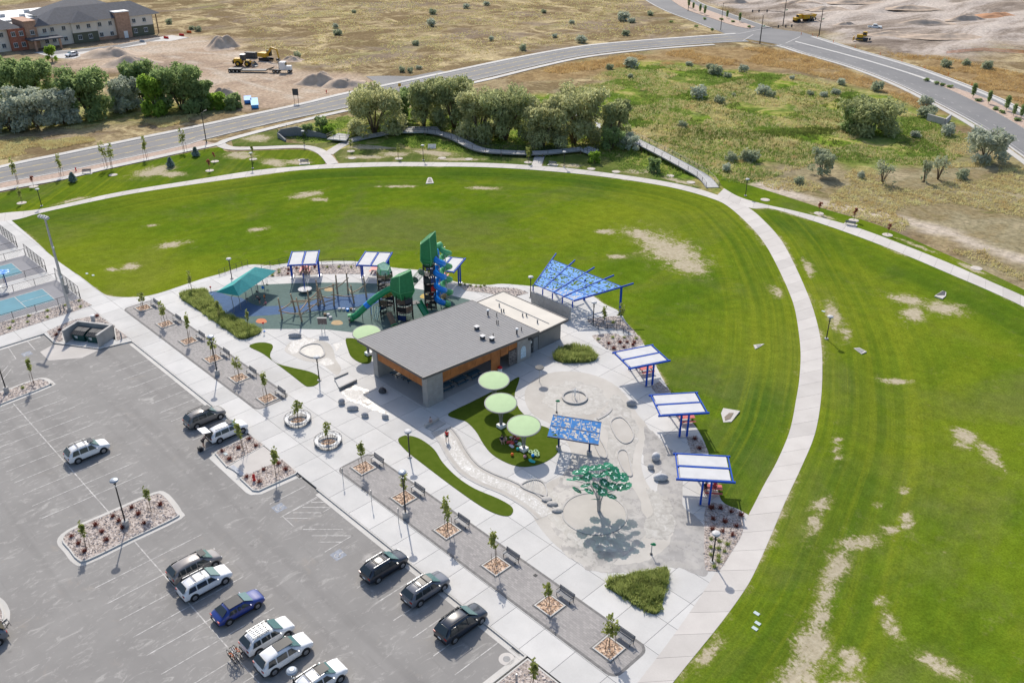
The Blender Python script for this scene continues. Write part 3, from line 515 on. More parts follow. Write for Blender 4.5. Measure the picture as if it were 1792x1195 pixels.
xs = [-33.24+3.675*k+1.84 for k in range(-42, 2)]; ys = [-12, -8, -4, 0, 4, 8, 12, 16, 20, 24, 27, 31, 34.7, KY+.15, 41.65, 46.58]+[46.58+3.5*k for k in range(1, 18)]
plz = ccw([tuple(p) for p in plaza])
for i in range(len(xs)-1):
    for j in range(len(ys)-1):
        g = .02; c = clip(plz, xs[i]+g, ys[j]+g, xs[i+1]-g, ys[j+1]-g)
        if len(c) < 3 or abs(area(c)) < .25: continue
        C = np.array(c)
        if any(inside(C, s).all() for s in skip): continue
        MB().prism(c, -.02, .03+random.uniform(0, .003)).build('slab', CONC, PLZ)
def sheet(name, poly, z, m, z0=0.0, kind='structure', parent=None):
    o = MB().prism(poly, z0, z).build(name, m, parent); fix_up(o)
    if parent is None: struct(o, kind)
    return o
for s, nm in ((strip1, 'paver_strip'), (strip2, 'paver_strip')): sheet(nm, s, .038, PAVEDGE); sheet(nm, inset(s, .28), .043, PAVER)
for t in turfs: sheet('artificial_turf', t, .075, TURF)
sheet('rubber_surface', rubber_poly, .042, RUBG)
rin = ccw(inset(rubber_poly, .05))
blue = [(90, 545), (200, 552), (320, 592), (440, 610), (600, 690), (830, 690), (1000, 700), (1250, 612), (1400, 590), (1650, 572), (1860, 560), (1900, 640), (1720, 690), (1500, 715), (1300, 740), (1000, 760), (700, 790), (480, 800), (330, 797), (180, 700), (100, 610)]
sheet('rubber_surface', W(z6(blue), 3), .046, RUBB)
for cx, cy, rx, ry, m in ((642, 848, 56, 28, RUBO), (1433, 866, 60, 28, RUBT), (1350, 520, 50, 22, RUBT)):
    sheet('rubber_surface', W(z6([(cx+rx*math.cos(a)*(1+.12*math.sin(3*a)), cy+ry*math.sin(a)*(1+.1*math.cos(2*a))) for a in np.linspace(0, 6.28, 12)[:-1]]), 3), .05, m)
sheet('rubber_surface', W(z10([(805, 720), (830, 690), (880, 685), (890, 720), (850, 735)]), 3), .05, rubber('rubber_yellow', (.55, .42, .15)))

# ---------------------------------------------------------------- parking lot
sheet('parking_lot', parking, -.12, ASPH, -.4)
def bar_sheet(mb, a, b, w, z): w *= .85; A, B = Vector((*a[:2], z)), Vector((*b[:2], z)); return mb.bar(A, B, w, .006)
ZP = -.1165; mk = MB(); YS = 20.25; x0 = G(358.7, 1086.4).x; ST = 2.85
bar_sheet(mk, (-113.1, YS), (G(190.5, 894.6).x, YS), .12, ZP); bar_sheet(mk, (G(234, 945.7).x, YS), (-49.0, YS), .12, ZP)
ia, ib = G(190.5, 894.6).x-1.5, G(234, 945.7).x+1.2
for k in range(-18, 8):
    x = x0+k*ST
    if x < -113.6 or ia < x < ib or x > -48: continue
    bar_sheet(mk, (x, YS-5.5), (x, YS-.06), .11, ZP+.0007*(k % 3)); bar_sheet(mk, (x, YS+.06), (x, YS+5.4), .11, ZP+.0007*(k % 3))
xc = G(843, 1152).x
for k in range(0, 6): bar_sheet(mk, (xc-k*ST-.4, KY-5.6), (xc-k*ST-.4, KY-.55), .11, ZP)
for k in range(10, 26):
    x = xc-k*ST-.4
    if x > -117 and not (-86 < x < -70): bar_sheet(mk, (x, KY-5.3), (x, KY-.55), .10, ZP)
for a, b in z9([(1055, 1005), (1365, 848)]), z9([(1165, 1108), (1470, 940)]), z9([(1165, 1108), (1262, 1197)]), z9([(1415, 988), (1550, 988)]), z9([(1340, 1033), (1590, 1033)]), z9([(1260, 1079), (1520, 1079)]), z9([(1195, 1128), (1410, 1128)]), z9([(1500, 1085), (1590, 1033)]), [(545.5, 937), (617, 937)], [(557, 948), (597, 948)], [(568.5, 965.5), (617, 936.5)], [(530, 926), (600, 926)], [(0, 656), (14, 640)], [(2, 668), (20, 645)], [(14, 607), (28, 628)], [(46, 595), (62, 613)]:
    bar_sheet(mk, G(*a, -.12), G(*b, -.12), .11, ZP+.002)
mk_o = struct(mk.build('parking_marking', PAINT))
BLUEP = mat('faded_blue_paint', (.27, .29, .33), .85, .25, 3)
for px, py in ((488.5, 888), (592, 970.5), (47, 619)):
    c = G(px, py, -.12); o = struct(MB().box((0, 0, 0), (1.25, 1.25, .004)).build('wheelchair_marking', BLUEP, loc=(c.x, c.y, ZP-.001)))
    m2 = MB(); ring = [(.05+.30*math.cos(t), -.12+.30*math.sin(t)) for t in np.linspace(R(-200), R(60), 14)]
    for p, w in ((ring, .09), ([(0, .42), (-.02, .12), (.22, .10), (.36, -.22)], .1)):
        for i in range(len(p)-1): m2.bar((p[i][0], p[i][1], .006), (p[i+1][0], p[i+1][1], .006), w, .004)
    m2.lathe([(.1, 0), (.1, .003)], (-.01, .52, .005), 8); m2.build('symbol', PAINT, o)
def ring_prism(mb, outer, inner, z0, z1):
    o, i = ccw(outer), ccw(inner); n = len(o); b = len(mb.v); mb.v += [(x, y, z0) for x, y in o]+[(x, y, z1) for x, y in o]+[(x, y, z1) for x, y in i]+[(x, y, z0) for x, y in i]
    for k in range(n):
        j = (k+1) % n; mb.f += [(b+k, b+j, b+n+j, b+n+k), (b+n+k, b+n+j, b+2*n+j, b+2*n+k), (b+2*n+k, b+2*n+j, b+3*n+j, b+3*n+k)]
    return mb
def line_kerb(name, pts, w, z0, z1, m=KERBC): return ribbon(name, offset(pts, 0), offset(pts, w), z1, m, z1-z0)
# kerb and gutter along the lot
kp = [(-37.7, -30), (-37.7, KY), (-70.2, KY)]
line_kerb('kerb', [(-70.5, KY), (-37.7, KY)], .15, -.2, .033); line_kerb('kerb', [(-118.8, KY), (-85.6, KY)], .15, -.2, .033)
line_kerb('gutter', [(-69.8, KY-.55), (-37.9, KY-.55)], .53, -.2, -.108); line_kerb('gutter', [(-118.3, KY-.55), (-86.4, KY-.55)], .53, -.2, -.108)
line_kerb('kerb', [(-37.85, -30), (-37.85, KY-.002)], -.16, -.2, .05); line_kerb('gutter', [(-38.4, -30), (-38.4, KY-.56)], -.52, -.2, -.109)
line_kerb('kerb', [(-119.75, 34.05), (-118.72, KY+.14)], .16, -.2, .04); line_kerb('kerb', [(-130.35, -30), (-130.35, 30.1)], -.16, -.2, .04); line_kerb('kerb', [(-130.3, 29.95), (-126, 29.95)], .16, -.2, .04)
line_kerb('gutter', [(-130.1, -30), (-130.1, 29.3)], -.5, -.2, -.109); line_kerb('gutter', [(-118.75, 37.6), (-119.6, 34.2)], -.5, -.2, -.109)
struct(MB().prism([(-126, 29.9), (-119.7, 34), (-119, 31.2), (-121.5, 27.6), (-125, 27.6)], -.3, -.105).build('dumpster_pad', PATHC))

def rocks(poly, dens, smin, smax, m, z, parent=None, name='gravel', seed=1, avoid=()):
    p = [tuple(k)[:2] for k in poly]; A = np.array(p); lo, hi = A.min(0), A.max(0); r = np.random.default_rng(seed); n = int((hi-lo).prod()*dens); Q = lo+r.random((n, 2))*(hi-lo); Q = Q[inside(Q, p)]; mb = MB()
    for x, y in Q:
        s = r.uniform(smin, smax); a = r.uniform(0, 6.28); e = r.uniform(.6, 1.4); ca, sa = math.cos(a), math.sin(a)
        v = [(s*e, 0, 0), (.1*s, s/e, .1*s), (-s*e, .1*s, 0), (0, -s/e, 0), (.2*s, .1*s, s*.75)]; b = len(mb.v)
        mb.v += [(x+ca*i-sa*j, y+sa*i+ca*j, z+k) for i, j, k in v]; mb.f += [(b, b+1, b+4), (b+1, b+2, b+4), (b+2, b+3, b+4), (b+3, b, b+4)]
    o = mb.build(name, m, parent); o['kind'] = 'stuff'; return o
BEDS = []
def bed(name, poly, label, kerb=None, z=.05, dens=9, m=ROCK, s=(.07, .17)):
    poly = ccw([tuple(k)[:2] for k in poly]); t = thing(name, label, 'planting bed', (0, 0, 0)); base = inset(poly, .14) if kerb else poly
    sheet('soil', base, z, GRAVEL, -.3, parent=t); rocks(base, dens, s[0], s[1], m, z-.01, t, 'gravel', len(BEDS)+3)
    if kerb: ring_prism(MB(), poly, base, -.3, kerb).build('kerb_edge', KERBC, t)
    BEDS.append(t); return t
def island(name, outer, label):
    o = ccw(outer); ring_prism(MB(), o, inset(o, .5), -.3, -.106).build('gutter', KERBC)['kind'] = 'structure'; return bed(name, inset(o, .48), label, .05, .03)
isl1 = W([(99, 946), (118, 925), (190, 893), (268, 860), (290, 860), (306, 875), (318, 893), (317, 906), (235, 946), (152, 986), (128, 984), (112, 965)], 3)
island('parking_island', isl1, 'gravel island with lamp post and two staked saplings in the parking lot')
island('parking_island', W([(-45, 698), (0, 684), (57, 663), (80, 660), (94, 668), (88, 676), (0, 711), (-45, 730)], 3), 'narrow gravel island with one staked tree facing the dumpsters')
island('parking_island', W([(-40, 1030), (0, 1043.6), (14, 1060), (17, 1075), (11, 1090), (-20, 1094), (-50, 1080)], 3), 'rounded end of gravel island behind the dark car with rear bike rack')
be1 = XY(z9([(575, 562), (600, 540), (890, 402), (1010, 490), (985, 510), (680, 682)])); be2 = XY(z9([(792, 778), (1150, 615), (1180, 620), (1300, 725), (1280, 745), (960, 890), (905, 885)]))
struct(MB().prism(XY(z9([(525, 600), (560, 560), (740, 470), (1320, 735), (1300, 770), (980, 912), (890, 918), (850, 900)])), -.3, -.104).build('gutter', KERBC))
struct(MB().prism(XY(z9([(690, 680), (1000, 500), (1150, 620), (830, 760)])), -.3, .025).build('ramp', PATHC))
struct(MB().prism(XY(z9([(705, 680), (740, 665), (840, 745), (805, 762)])), .0, .031).build('tactile_strip', mat('tactile_grey', (.40, .42, .45), .8)))
bed('gravel_bed', be1, 'gravel bed with sapling and red grasses beside open-tailgate white car', .06, .05); bed('gravel_bed', be2, 'gravel bed with red hydrant beside the kerb ramp', .06, .05)
bed('gravel_bed', [(-37.5, 12), (-18, 12), (-26.5, 36), (-29, KY), (-37.5, KY)], 'gravel bed with leafy shrub at the parking lot corner by the storm grate', .06, .05)
bed('gravel_bed', XY(z8([(-60, 945), (0, 922), (350, 830), (700, 708), (800, 770), (640, 825), (500, 870), (0, 1035), (-60, 1052)])), 'long gravel bed with grass clumps between court fence and walkway', None, .06)
bed('gravel_bed', XY(z8([(395, 1000), (560, 925), (660, 890), (860, 850), (1130, 1050), (1010, 1085), (990, 940), (680, 905), (545, 985), (560, 1070), (520, 1095), (480, 1095)])), 'gravel bed wrapped around the dumpster enclosure', .06, .055)
bed('gravel_bed', XY([(467, 485), (470, 474), (495, 468), (505, 466), (564, 464), (632, 463), (634, 480), (564, 480), (512, 483)]), 'curved gravel bed with grasses behind the playground shelters', None, .055)
bed('gravel_bed', XY([(800, 498), (850, 502), (905, 505), (925, 513), (895, 521), (850, 513), (815, 509)]), 'gravel bed with shrubs behind the twin spiral slides', None, .055)
bed('gravel_bed', W(z7([(940, 960), (1000, 930), (1180, 920), (1250, 950), (1400, 930), (1455, 1005), (1440, 1040), (1160, 1110)]), 3), 'gravel bed with dark red clumps beside perforated blue canopy', None, .055)
bed('gravel_bed', W(z7([(890, 790), (950, 760), (1200, 740), (1260, 790), (1400, 925), (1240, 880), (1140, 865), (1000, 855)]), 3), 'shaded gravel bed with small trees under the perforated blue canopy post', None, .055)
bed('gravel_bed', XY(z5([(335, 395), (390, 368), (458, 432), (370, 440)])), 'small dark gravel wedge between first and second lawn-side shelters', None, .055)
bed('gravel_bed', XY(z5([(550, 700), (612, 690), (660, 740), (682, 792), (580, 796)])), 'small dark gravel wedge between second and third lawn-side shelters', None, .055)
bed('gravel_bed', W(z4([(1335, 425), (1440, 405), (1560, 450), (1590, 500), (1588, 610), (1500, 760), (1430, 865), (1380, 872), (1330, 850), (1325, 640)]), 3), 'gravel bed with red grasses and green clumps around path lamp', None, .06)

# ---------------------------------------------------------------- splash pad
SPL = concrete('splash_concrete', (.44, .415, .375), (.53, .505, .465), (.33, .295, .25), .5)
q = NT('wet_concrete', .25, .5); c = q.ramp(q.noise(.4, 6, None, .65, .4), [(.3, (.245, .235, .22)), (.7, (.36, .345, .325))]); q.col(c); q.rgh(q.ramp(q.noise(.7, 5, None, .7), [(.4, .12), (.62, .55)])); WETC = q.m
q = NT('water_film', .3, .22); f = q.noise(1.3, 6, None, .7, 1.0); c = q.ramp(f, [(.35, (.30, .285, .26)), (.55, (.40, .385, .355)), (.68, (.50, .49, .47))]); q.col(c); q.rgh(q.ramp(f, [(.4, .35), (.65, .6)])); q.bump(q.noise(4, 4, None, .6, 1), .35, .04); FILM = q.m
q = NT('foam_water', .5, .3); f = q.noise(2.2, 6, None, .75, 1.5); q.col(q.ramp(f, [(.40, (.36, .345, .32)), (.54, (.46, .45, .43)), (.66, (.68, .68, .68))])); q.bump(f, .6, .08); FOAM = q.m
sheet('splash_pad', splash, .036, SPL, .0)
def ragged(poly, amp, seed, n=8):
    P = smooth(poly, n, True); q = random.Random(seed); C = np.mean(np.array(P), 0); out = []; ph = [q.uniform(0, 6.28) for _ in range(5)]
    for i, p in enumerate(P):
        t = i/len(P)*6.283; k = amp*(.5*math.sin(7*t+ph[0])+.4*math.sin(13*t+ph[1])+.35*math.sin(23*t+ph[2])+q.uniform(-.25, .25)); d = (Vector(p)-Vector(C)).normalized(); out.append(tuple(Vector(p)+d*k))
    return out
def wet(px, z, m, amp=.35, seed=1, name='wet_concrete'): return sheet(name, ragged(XY(px), amp, seed), z, m)
wet([(1180, 790), (1195, 830), (1196, 880), (1235, 925), (1238, 1004), (1200, 998), (1170, 990), (1120, 1000), (1060, 1002), (1020, 990), (985, 968), (1000, 940), (1080, 990), (1150, 970), (1178, 930), (1165, 890), (1150, 860), (1160, 820)], .0405, WETC, .3, 2)
wet(z5([(300, 640), (340, 660), (420, 740), (470, 800), (460, 850), (380, 910), (330, 890), (290, 830), (300, 740)]), .0407, WETC, .2, 3)
cf = Vector((-63.1, 72.6, 0)); circ = lambda c, r, n=40: [(c[0]+r*math.cos(2*math.pi*k/n), c[1]+r*math.sin(2*math.pi*k/n)) for k in range(n)]
sheet('water_film', ragged(circ(cf, 4.1, 14), .35, 5, 6), .0445, FILM)
wet([(1075, 690), (1100, 715), (1115, 750), (1112, 790), (1085, 845), (1040, 850), (1060, 800), (1062, 755), (1040, 735), (1060, 715)], .0448, FILM, .3, 6, 'water_film')
wet([(985, 835), (1000, 815), (1045, 838), (1100, 850), (1130, 900), (1120, 950), (1070, 982), (1000, 960), (965, 915), (955, 885), (965, 862)], .0452, WETC, .3, 7)
wet(z4([(120, 330), (190, 290), (290, 330), (330, 420), (340, 520), (430, 600), (560, 660), (700, 640), (820, 700), (700, 740), (520, 720), (380, 640), (280, 560), (220, 470), (150, 400)]), .0485, FILM, .25, 8, 'water_film')
wet(z4([(920, 300), (980, 320), (1060, 360), (1110, 470), (1110, 600), (1040, 650), (940, 640), (900, 560), (960, 450)]), .0487, FILM, .3, 9, 'water_film')
mpool = circ((-46.2, 57.0), 3.5)
sheet('splash_pad', mpool, .0525, concrete('splash_disc', (.44, .415, .38), (.52, .49, .45), (.36, .33, .29), .4)); ring_prism(MB(), mpool, circ((-46.2, 57.0), 3.3), .0, .10).build('pool_rim', CASTC)['kind'] = 'structure'
for p in (z5([(95, 610), (150, 580), (200, 610), (238, 680), (220, 730), (170, 738), (120, 690)]), z5([(135, 800), (160, 775), (200, 790), (222, 880), (228, 930), (200, 932), (160, 880)]), z3([(1490, 600), (1540, 680), (1600, 790), (1600, 860), (1540, 840), (1480, 700)])):
    w = W(p, 4); sheet('splash_pad', w, .049, SPL); ring_prism(MB(), w, inset(w, .16), .0, .14).build('pool_rim', CASTC)['kind'] = 'structure'
arc = [z3([(x, y)])[0] for x, y in ((1520, 520), (1580, 490), (1625, 455), (1640, 430))]; a_ = XY(smooth(arc, 4)); ribbon('pool_rim', offset(a_, .15), offset(a_, -.15), .13, CASTC, .13)
rill = XY(smooth([(772, 752), (786, 770), (800, 795), (820, 820), (850, 838), (885, 852), (915, 868), (940, 885), (958, 902)], 5))
ribbon('stream_bed', offset(rill, 1.15), offset(rill, -1.15), .0495, SPL, .04); ribbon('water_film', offset(rill, .7), offset(rill, -.7), .0535, FOAM)
wl = offset(rill, 1.15); ribbon('pool_rim', wl, offset(rill, 1.35), .12, CASTC, .12); wl = offset(rill, -1.15); ribbon('pool_rim', wl, offset(rill, -1.35), .07, CASTC, .07)
# upper pond by the pavilion
up_ = W(z2([(345, 380), (400, 300), (520, 250), (660, 255), (800, 300), (860, 380), (880, 470), (940, 570), (890, 640), (800, 570), (700, 510), (560, 490), (440, 440)]), 3)
sheet('splash_pad', up_, .0365, SPL); sheet('water_film', ragged(XY(z2([(390, 350), (440, 280), (560, 255), (680, 275), (560, 330), (480, 400), (420, 410)])), .2, 11), .0405, FOAM)
pond = W(z2([(500, 400), (520, 350), (620, 310), (730, 320), (770, 390), (760, 440), (690, 465), (590, 450)]), 4); sheet('water_film', pond, .0412, FILM); ring_prism(MB(), pond, inset(pond, .22), .0, .14).build('pool_rim', CASTC)['kind'] = 'structure'
sheet('water_film', ragged(XY(z2([(700, 510), (780, 460), (840, 480), (860, 520), (780, 540)])), .15, 12), .0415, FOAM)
wet(z2([(930, 790), (1000, 730), (1080, 740), (1230, 810), (1200, 860), (1280, 930), (1440, 1050), (1300, 1010), (1100, 930), (1000, 880)]), .0408, WETC, .2, 13)
sheet('water_film', ragged(XY(z2([(960, 800), (1040, 790), (1160, 800), (1190, 900), (1080, 900), (1000, 860)])), .15, 14), .0418, FOAM)
sheet('water_film', ragged(XY(z2([(860, 310), (950, 305), (930, 340), (890, 390), (870, 350)])), .1, 15), .0413, FOAM)
# pavilion floor apron and lower terrace strip
struct(MB().prism(XY(z2([(1280, 650), (1290, 770), (1180, 870), (1230, 850), (1554, 960), (1500, 700)])), 0, .0345).build('terrace', CONC)) if False else None

# ---------------------------------------------------------------- courts
COURT = mat('court_grey', (.225, .225, .24), .8, .08, .5); COURTB = mat('court_blue', (.12, .27, .33), .85, .08, .5)
for x0, x1, y1 in courts:
    sheet('sports_court', [(x0, y1-20), (x1, y1-20), (x1, y1), (x0, y1)], .042, COURT)
    bx0, bx1, by1 = x0+2.1, x1-2.2, y1-3; sheet('sports_court', [(bx0, by1-13.4), (bx1, by1-13.4), (bx1, by1), (bx0, by1)], .046, COURTB); mb = MB()
    for a, b in (((bx0, by1), (bx1, by1)), ((bx0, by1-13.4), (bx0, by1)), ((bx1, by1-13.4), (bx1, by1)), ((bx0, by1-4.3), (bx1, by1-4.3)), (((bx0+bx1)/2, by1), ((bx0+bx1)/2, by1-4.3))): mb.bar((*a, .049), (*b, .049), .1, .004)
    struct(mb.build('court_marking', PAINT))
# ---------------------------------------------------------------- pavilion
ROOFM = mat('standing_seam_metal', (.29, .284, .28), .75, .05, 1, .12); FASC = mat('fascia_bronze', (.13, .12, .115), .5, .1); CORTEN = mat('rust_orange_panel', (.42, .155, .045), .6, .22, 1.2); BLOCK = mat('pier_concrete_block', (.34, .325, .305), .85, .12, 1.5, bump=.2); DKWALL = mat('dark_metal_wall', (.16, .155, .15), .4, .1, .6); MEMB = mat('roof_membrane', (.62, .58, .51), .9, .06, .5)
PV = Vector((-86.1, 57.6, 0)); pav = thing('pavilion', 'long picnic pavilion with grey metal roof and rust orange panels', 'pavilion', PV)
def part(name, m, parent, fn, smooth_=False, bevel=0):
    mb = MB(); fn(mb); return mb.build(name, m, parent, smooth_, bevel)
RX0, RX1, RY0, RY1 = -1.6, 12.3, -1.1, 19.4
rz = lambda y: 5.25-(y-RY0)*(1.1/(RY1-RY0))
mb = MB(); mb.v = [(x, y, rz(y)+d) for d in (-.28, 0) for x, y in ((RX0, RY0), (RX1, RY0), (RX1, RY1), (RX0, RY1))]; mb.f = [(3, 2, 1, 0), (4, 5, 6, 7), (0, 1, 5, 4), (1, 2, 6, 5), (2, 3, 7, 6), (3, 0, 4, 7)]
roof = mb.build('roof', ROOFM, pav)
mb = MB(); x = RX0+.1
while x < RX1: mb.bar((x, RY0, rz(RY0)+.012), (x, RY1, rz(RY1)+.012), .03, .035); x += .405
mb.build('standing_seam', ROOFM, roof)['kind'] = 'stuff'
def fasc(mb):
    for a, b in (((RX0, RY0), (RX1, RY0)), ((RX1, RY0), (RX1, RY1)), ((RX1, RY1), (RX0, RY1)), ((RX0, RY1), (RX0, RY0))):
        d = .06; A = Vector((*a, rz(a[1])-.13)); B = Vector((*b, rz(b[1])-.13)); mb.bar(A, B, .08, .34)
part('fascia', FASC, roof, fasc)
for x, y, k in ((6.3, 13.2, 'box'), (9.0, 11.8, 'box'), (10.2, 12.4, 'box'), (3.8, 17.6, 'pipe'), (5.0, 18.2, 'pin'), (6.8, 16.5, 'pin'), (7.0, 16.6, 'pin'), (10.9, 16.4, 'pipe'), (10.6, 17.6, 'pin'), (9.6, 13.2, 'pin')):
    z = rz(y)
    if k == 'box': v = part('roof_vent', DKGREY, roof, lambda m: m.box((x, y, z+.2), (.5, .5, .45))); part('vent_cap', LGREY, v, lambda m: m.box((x, y, z+.47), (.66, .66, .1)))
    elif k == 'pipe': v = part('roof_pipe', DKGREY, roof, lambda m: m.cyl((x, y, z), .11, .75, 8)); part('pipe_cap', WHITE, v, lambda m: m.cyl((x, y, z+.75), .24, .14, 10, .16))
    else: part('roof_pipe', BLACK, roof, lambda m: m.cyl((x, y, z), .06, .6, 6))
for x, y in ((0, 0), (10.5, 0)): part('pier', BLOCK, pav, lambda m: m.box((x+.5, y+1.3, 2.5), (1.0, 2.6, 5.0)) if False else m.prism([(x, y), (x+1, y), (x+1, y+2.6), (x, y+2.6)], 0, rz(y+2.6)-.3), bevel=.02)
part('pier', BLOCK, pav, lambda m: m.prism([(0, 13.3), (1, 13.3), (1, 16), (0, 16)], 0, rz(16)-.3))
ZB = 2.65
def pan(a, b, z0=ZB, m=CORTEN, th=.1):        # a row of upright panels
    A, B = Vector((*a, 0)), Vector((*b, 0)); L = (B-A).length; n = max(1, round(L/1.45)); d = (B-A)/n
    for i in range(n):
        p, q = A+d*i+d*.012, A+d*(i+1)-d*.012; nn = d.normalized(); nn = Vector((-nn.y, nn.x, 0))*th/2; zz = min(rz(p.y), rz(q.y))-.29
        part('panel', m, pav, lambda mb: mb.prism([(p-nn)[:2], (q-nn)[:2], (q+nn)[:2], (p+nn)[:2]], z0, zz, True))
pan((1.02, .2), (10.48, .2)); pan((11.35, 2.62), (11.35, 11.05)); pan((11.35, 11.1), (11.35, 12.75), .5); pan((11.35, 12.8), (11.35, 14.3), 2.3); pan((11.35, 14.35), (11.35, 15.95), 2.6); pan((.15, 2.62), (.15, 13.25))
part('plinth', BLOCK, pav, lambda m: m.box((11.35, 11.93, .24), (.3, 1.66, .48))); part('wall', DKWALL, pav, lambda m: m.prism([(1, 15.9), (11.2, 15.9), (11.2, 16.1), (1, 16.1)], .03, rz(16)-.3))
part('wall', BLOCK, pav, lambda m: m.prism([(9.2, 15.98), (11.46, 15.98), (11.46, 18.6), (9.2, 18.6)], .03, rz(18.6)-.3)); part('mural', mat('mural_dark', (.16, .14, .13), .6, .9, 6), pav, lambda m: m.box((11.38, 15.15, 1.35), (.06, 1.5, 2.2)))
ar = [(-.5, .55), (.5, .55), (.5, 1.8), (.42, 2.1), (.22, 2.32), (0, 2.4), (-.22, 2.32), (-.42, 2.1), (-.5, 1.8)]
def arch(mb):
    n = len(ar); mb.v += [(11.49, 17.1+a, b) for a, b in ar]+[(11.46, 17.1+a, b) for a, b in ar]; mb.f.append(tuple(range(n))); mb.f += [(i, i+n, (i+1) % n+n, (i+1) % n) for i in range(n)]
part('arched_mural', mat('mural_pale_blue', (.55, .66, .72), .6, .25, 4), pav, arch)
part('wall', DKWALL, pav, lambda m: m.prism([(1, 18.62), (10.6, 18.62), (10.6, 25.5), (1, 25.5)], .03, 3.05)); part('wall', mat('wing_wall', (.215, .205, .195), .45, .1, .6), pav, lambda m: m.prism([(10.62, 20.9), (10.72, 20.9), (10.72, 25.5), (10.62, 25.5)], .04, 3.0))
for y0, y1, m in ((18.75, 19.75, DKGREY), (19.9, 20.8, GREY)):
    d = part('door', m, pav, lambda mb: mb.box((10.66, (y0+y1)/2, 1.12), (.1, y1-y0, 2.15))); part('handle', STEEL, d, lambda mb: mb.box((10.74, y1-.15, 1.05), (.06, .05, .2)))
part('door_sign', WHITE, pav, lambda m: m.box((11.2, 18.9, 2.2), (.03, .3, .3))); part('wall_light', DKGREY, pav, lambda m: m.box((11.55, 18.3, 3.1), (.3, .5, .25)))
wr = part('wing_roof', MEMB, pav, lambda m: m.prism([(-1.9, 18.2), (11.5, 18.2), (11.5, 26.1), (-1.9, 26.1)], 3.06, 3.3)); part('fascia', FASC, wr, lambda m: ring_prism(m, [(-1.95, 18.15), (11.55, 18.15), (11.55, 26.15), (-1.95, 26.15)], [(-1.8, 18.3), (11.4, 18.3), (11.4, 26.0), (-1.8, 26.0)], 3.0, 3.37))
part('roof_ridge', GREY, wr, lambda m: m.box((5, 23.2, 3.33), (11, .14, .08)))
for x, y in ((1.5, 22.0), (3.0, 21.0), (3.3, 21.2), (9.2, 22.2), (6.2, 22.2), (6.6, 22.6)): part('roof_pipe', GREY, wr, lambda m: m.cyl((x, y, 3.3), .1, .5, 8))
part('floor', concrete('pavilion_floor', (.36, .35, .34), (.42, .41, .40)), pav, lambda m: m.prism([(.2, -.3), (11.4, -.3), (11.4, 15.9), (.2, 15.9)], .0, .048))
# picnic tables
TBL = mat('picnic_table_blue', (.05, .12, .17), .5, .15)
def picnic(name, label, loc, rz_, m, group, L=1.9):
    t = thing(name, label, 'picnic table', loc, rz_, group)
    for k in range(4): part('top_board', m, t, lambda mb: mb.box((0, -.33+.22*k, .75), (L, .205, .05)))
    for s in (-1, 1): part('seat', m, t, lambda mb: mb.box((0, s*.72, .45), (L, .28, .05)))
    for s in (-1, 1): part('leg_frame', BLACK, t, lambda mb: (mb.bar((s*L*.36, -.72, .43), (s*L*.36, .72, .43), .06), mb.bar((s*L*.36, -.25, .73), (s*L*.36, -.55, .04), .06), mb.bar((s*L*.36, .25, .73), (s*L*.36, .55, .04), .06)))
    return t
pt = None; pos = [(-76.4, 62.0), (-76.3, 64.4), (-76.2, 66.8), (-79.4, 61.2), (-81.6, 60.2), (-83.6, 59.9), (-79.2, 65.0)]
lab = ['dark blue picnic table in pavilion beside the block corner pier', 'middle dark blue picnic table under the long orange fascia', 'dark blue picnic table under the far end of the long opening', 'dark picnic table seen through the short pavilion opening by corner pier', 'dark picnic table in middle of the short pavilion opening', 'dark picnic table at far corner of the short pavilion opening', 'dark picnic table in the centre of the pavilion']
for p, l in zip(pos, lab):
    if pt is None: pt = picnic('picnic_table', l, (*p, .05), R(90), TBL, 'picnic tables in the pavilion')
    else: copy_tree(pt, (*p, .05), R(90), l)
# white trash bin
b = thing('trash_bin', 'white bin with red lid beside the pavilion doorway', 'bin', (-74.5, 70.1, .03)); part('body', WHITE, b, lambda m: m.cyl((0, 0, 0), .3, .8, 12, .33)); part('lid', RED, b, lambda m: m.lathe([(.35, .8), (.35, .9), (.2, 1.05), (.05, 1.1)], n=12))

# ---------------------------------------------------------------- shade structures
def build_shelter(label, loc, rz_, Lx=5.7, Dy=4.6, z=3.2):
    t = thing('shade_shelter', label, 'shelter', loc, rz_, 'blue and white shade shelters')
    for s in (-1, 1):
        part('edge_beam', BLUE, t, lambda m: m.box((0, s*Dy/2, z), (Lx+.5, .16, .22))); part('end_beam', BLUE, t, lambda m: m.box((s*Lx/2, 0, z), (.12, Dy-.17, .2)))
        part('roof_panel', PANELW, t, lambda m: m.box((0, s*(Dy/4), z+.06), (Lx-.45, Dy/2-.4, .06)))
        for k in range(7): part('purlin', BLUE, t, lambda m: m.box((-Lx/2+.35+k*(Lx-.7)/6, s*Dy/4, z-.03), (.05, Dy/2-.3, .08)))
        for d in (-.45, .45): part('post', BLUE, t, lambda m: m.box((d+.2, s*(Dy/2-.02), z/2-.04), (.2, .2, z-.1)))
        part('base_plate', STEEL, t, lambda m: m.box((.2, s*(Dy/2-.02), .045), (1.4, .5, .03)))
    part('middle_beam', BLUE, t, lambda m: m.box((0, 0, z), (Lx-.13, .2, .22))); return t
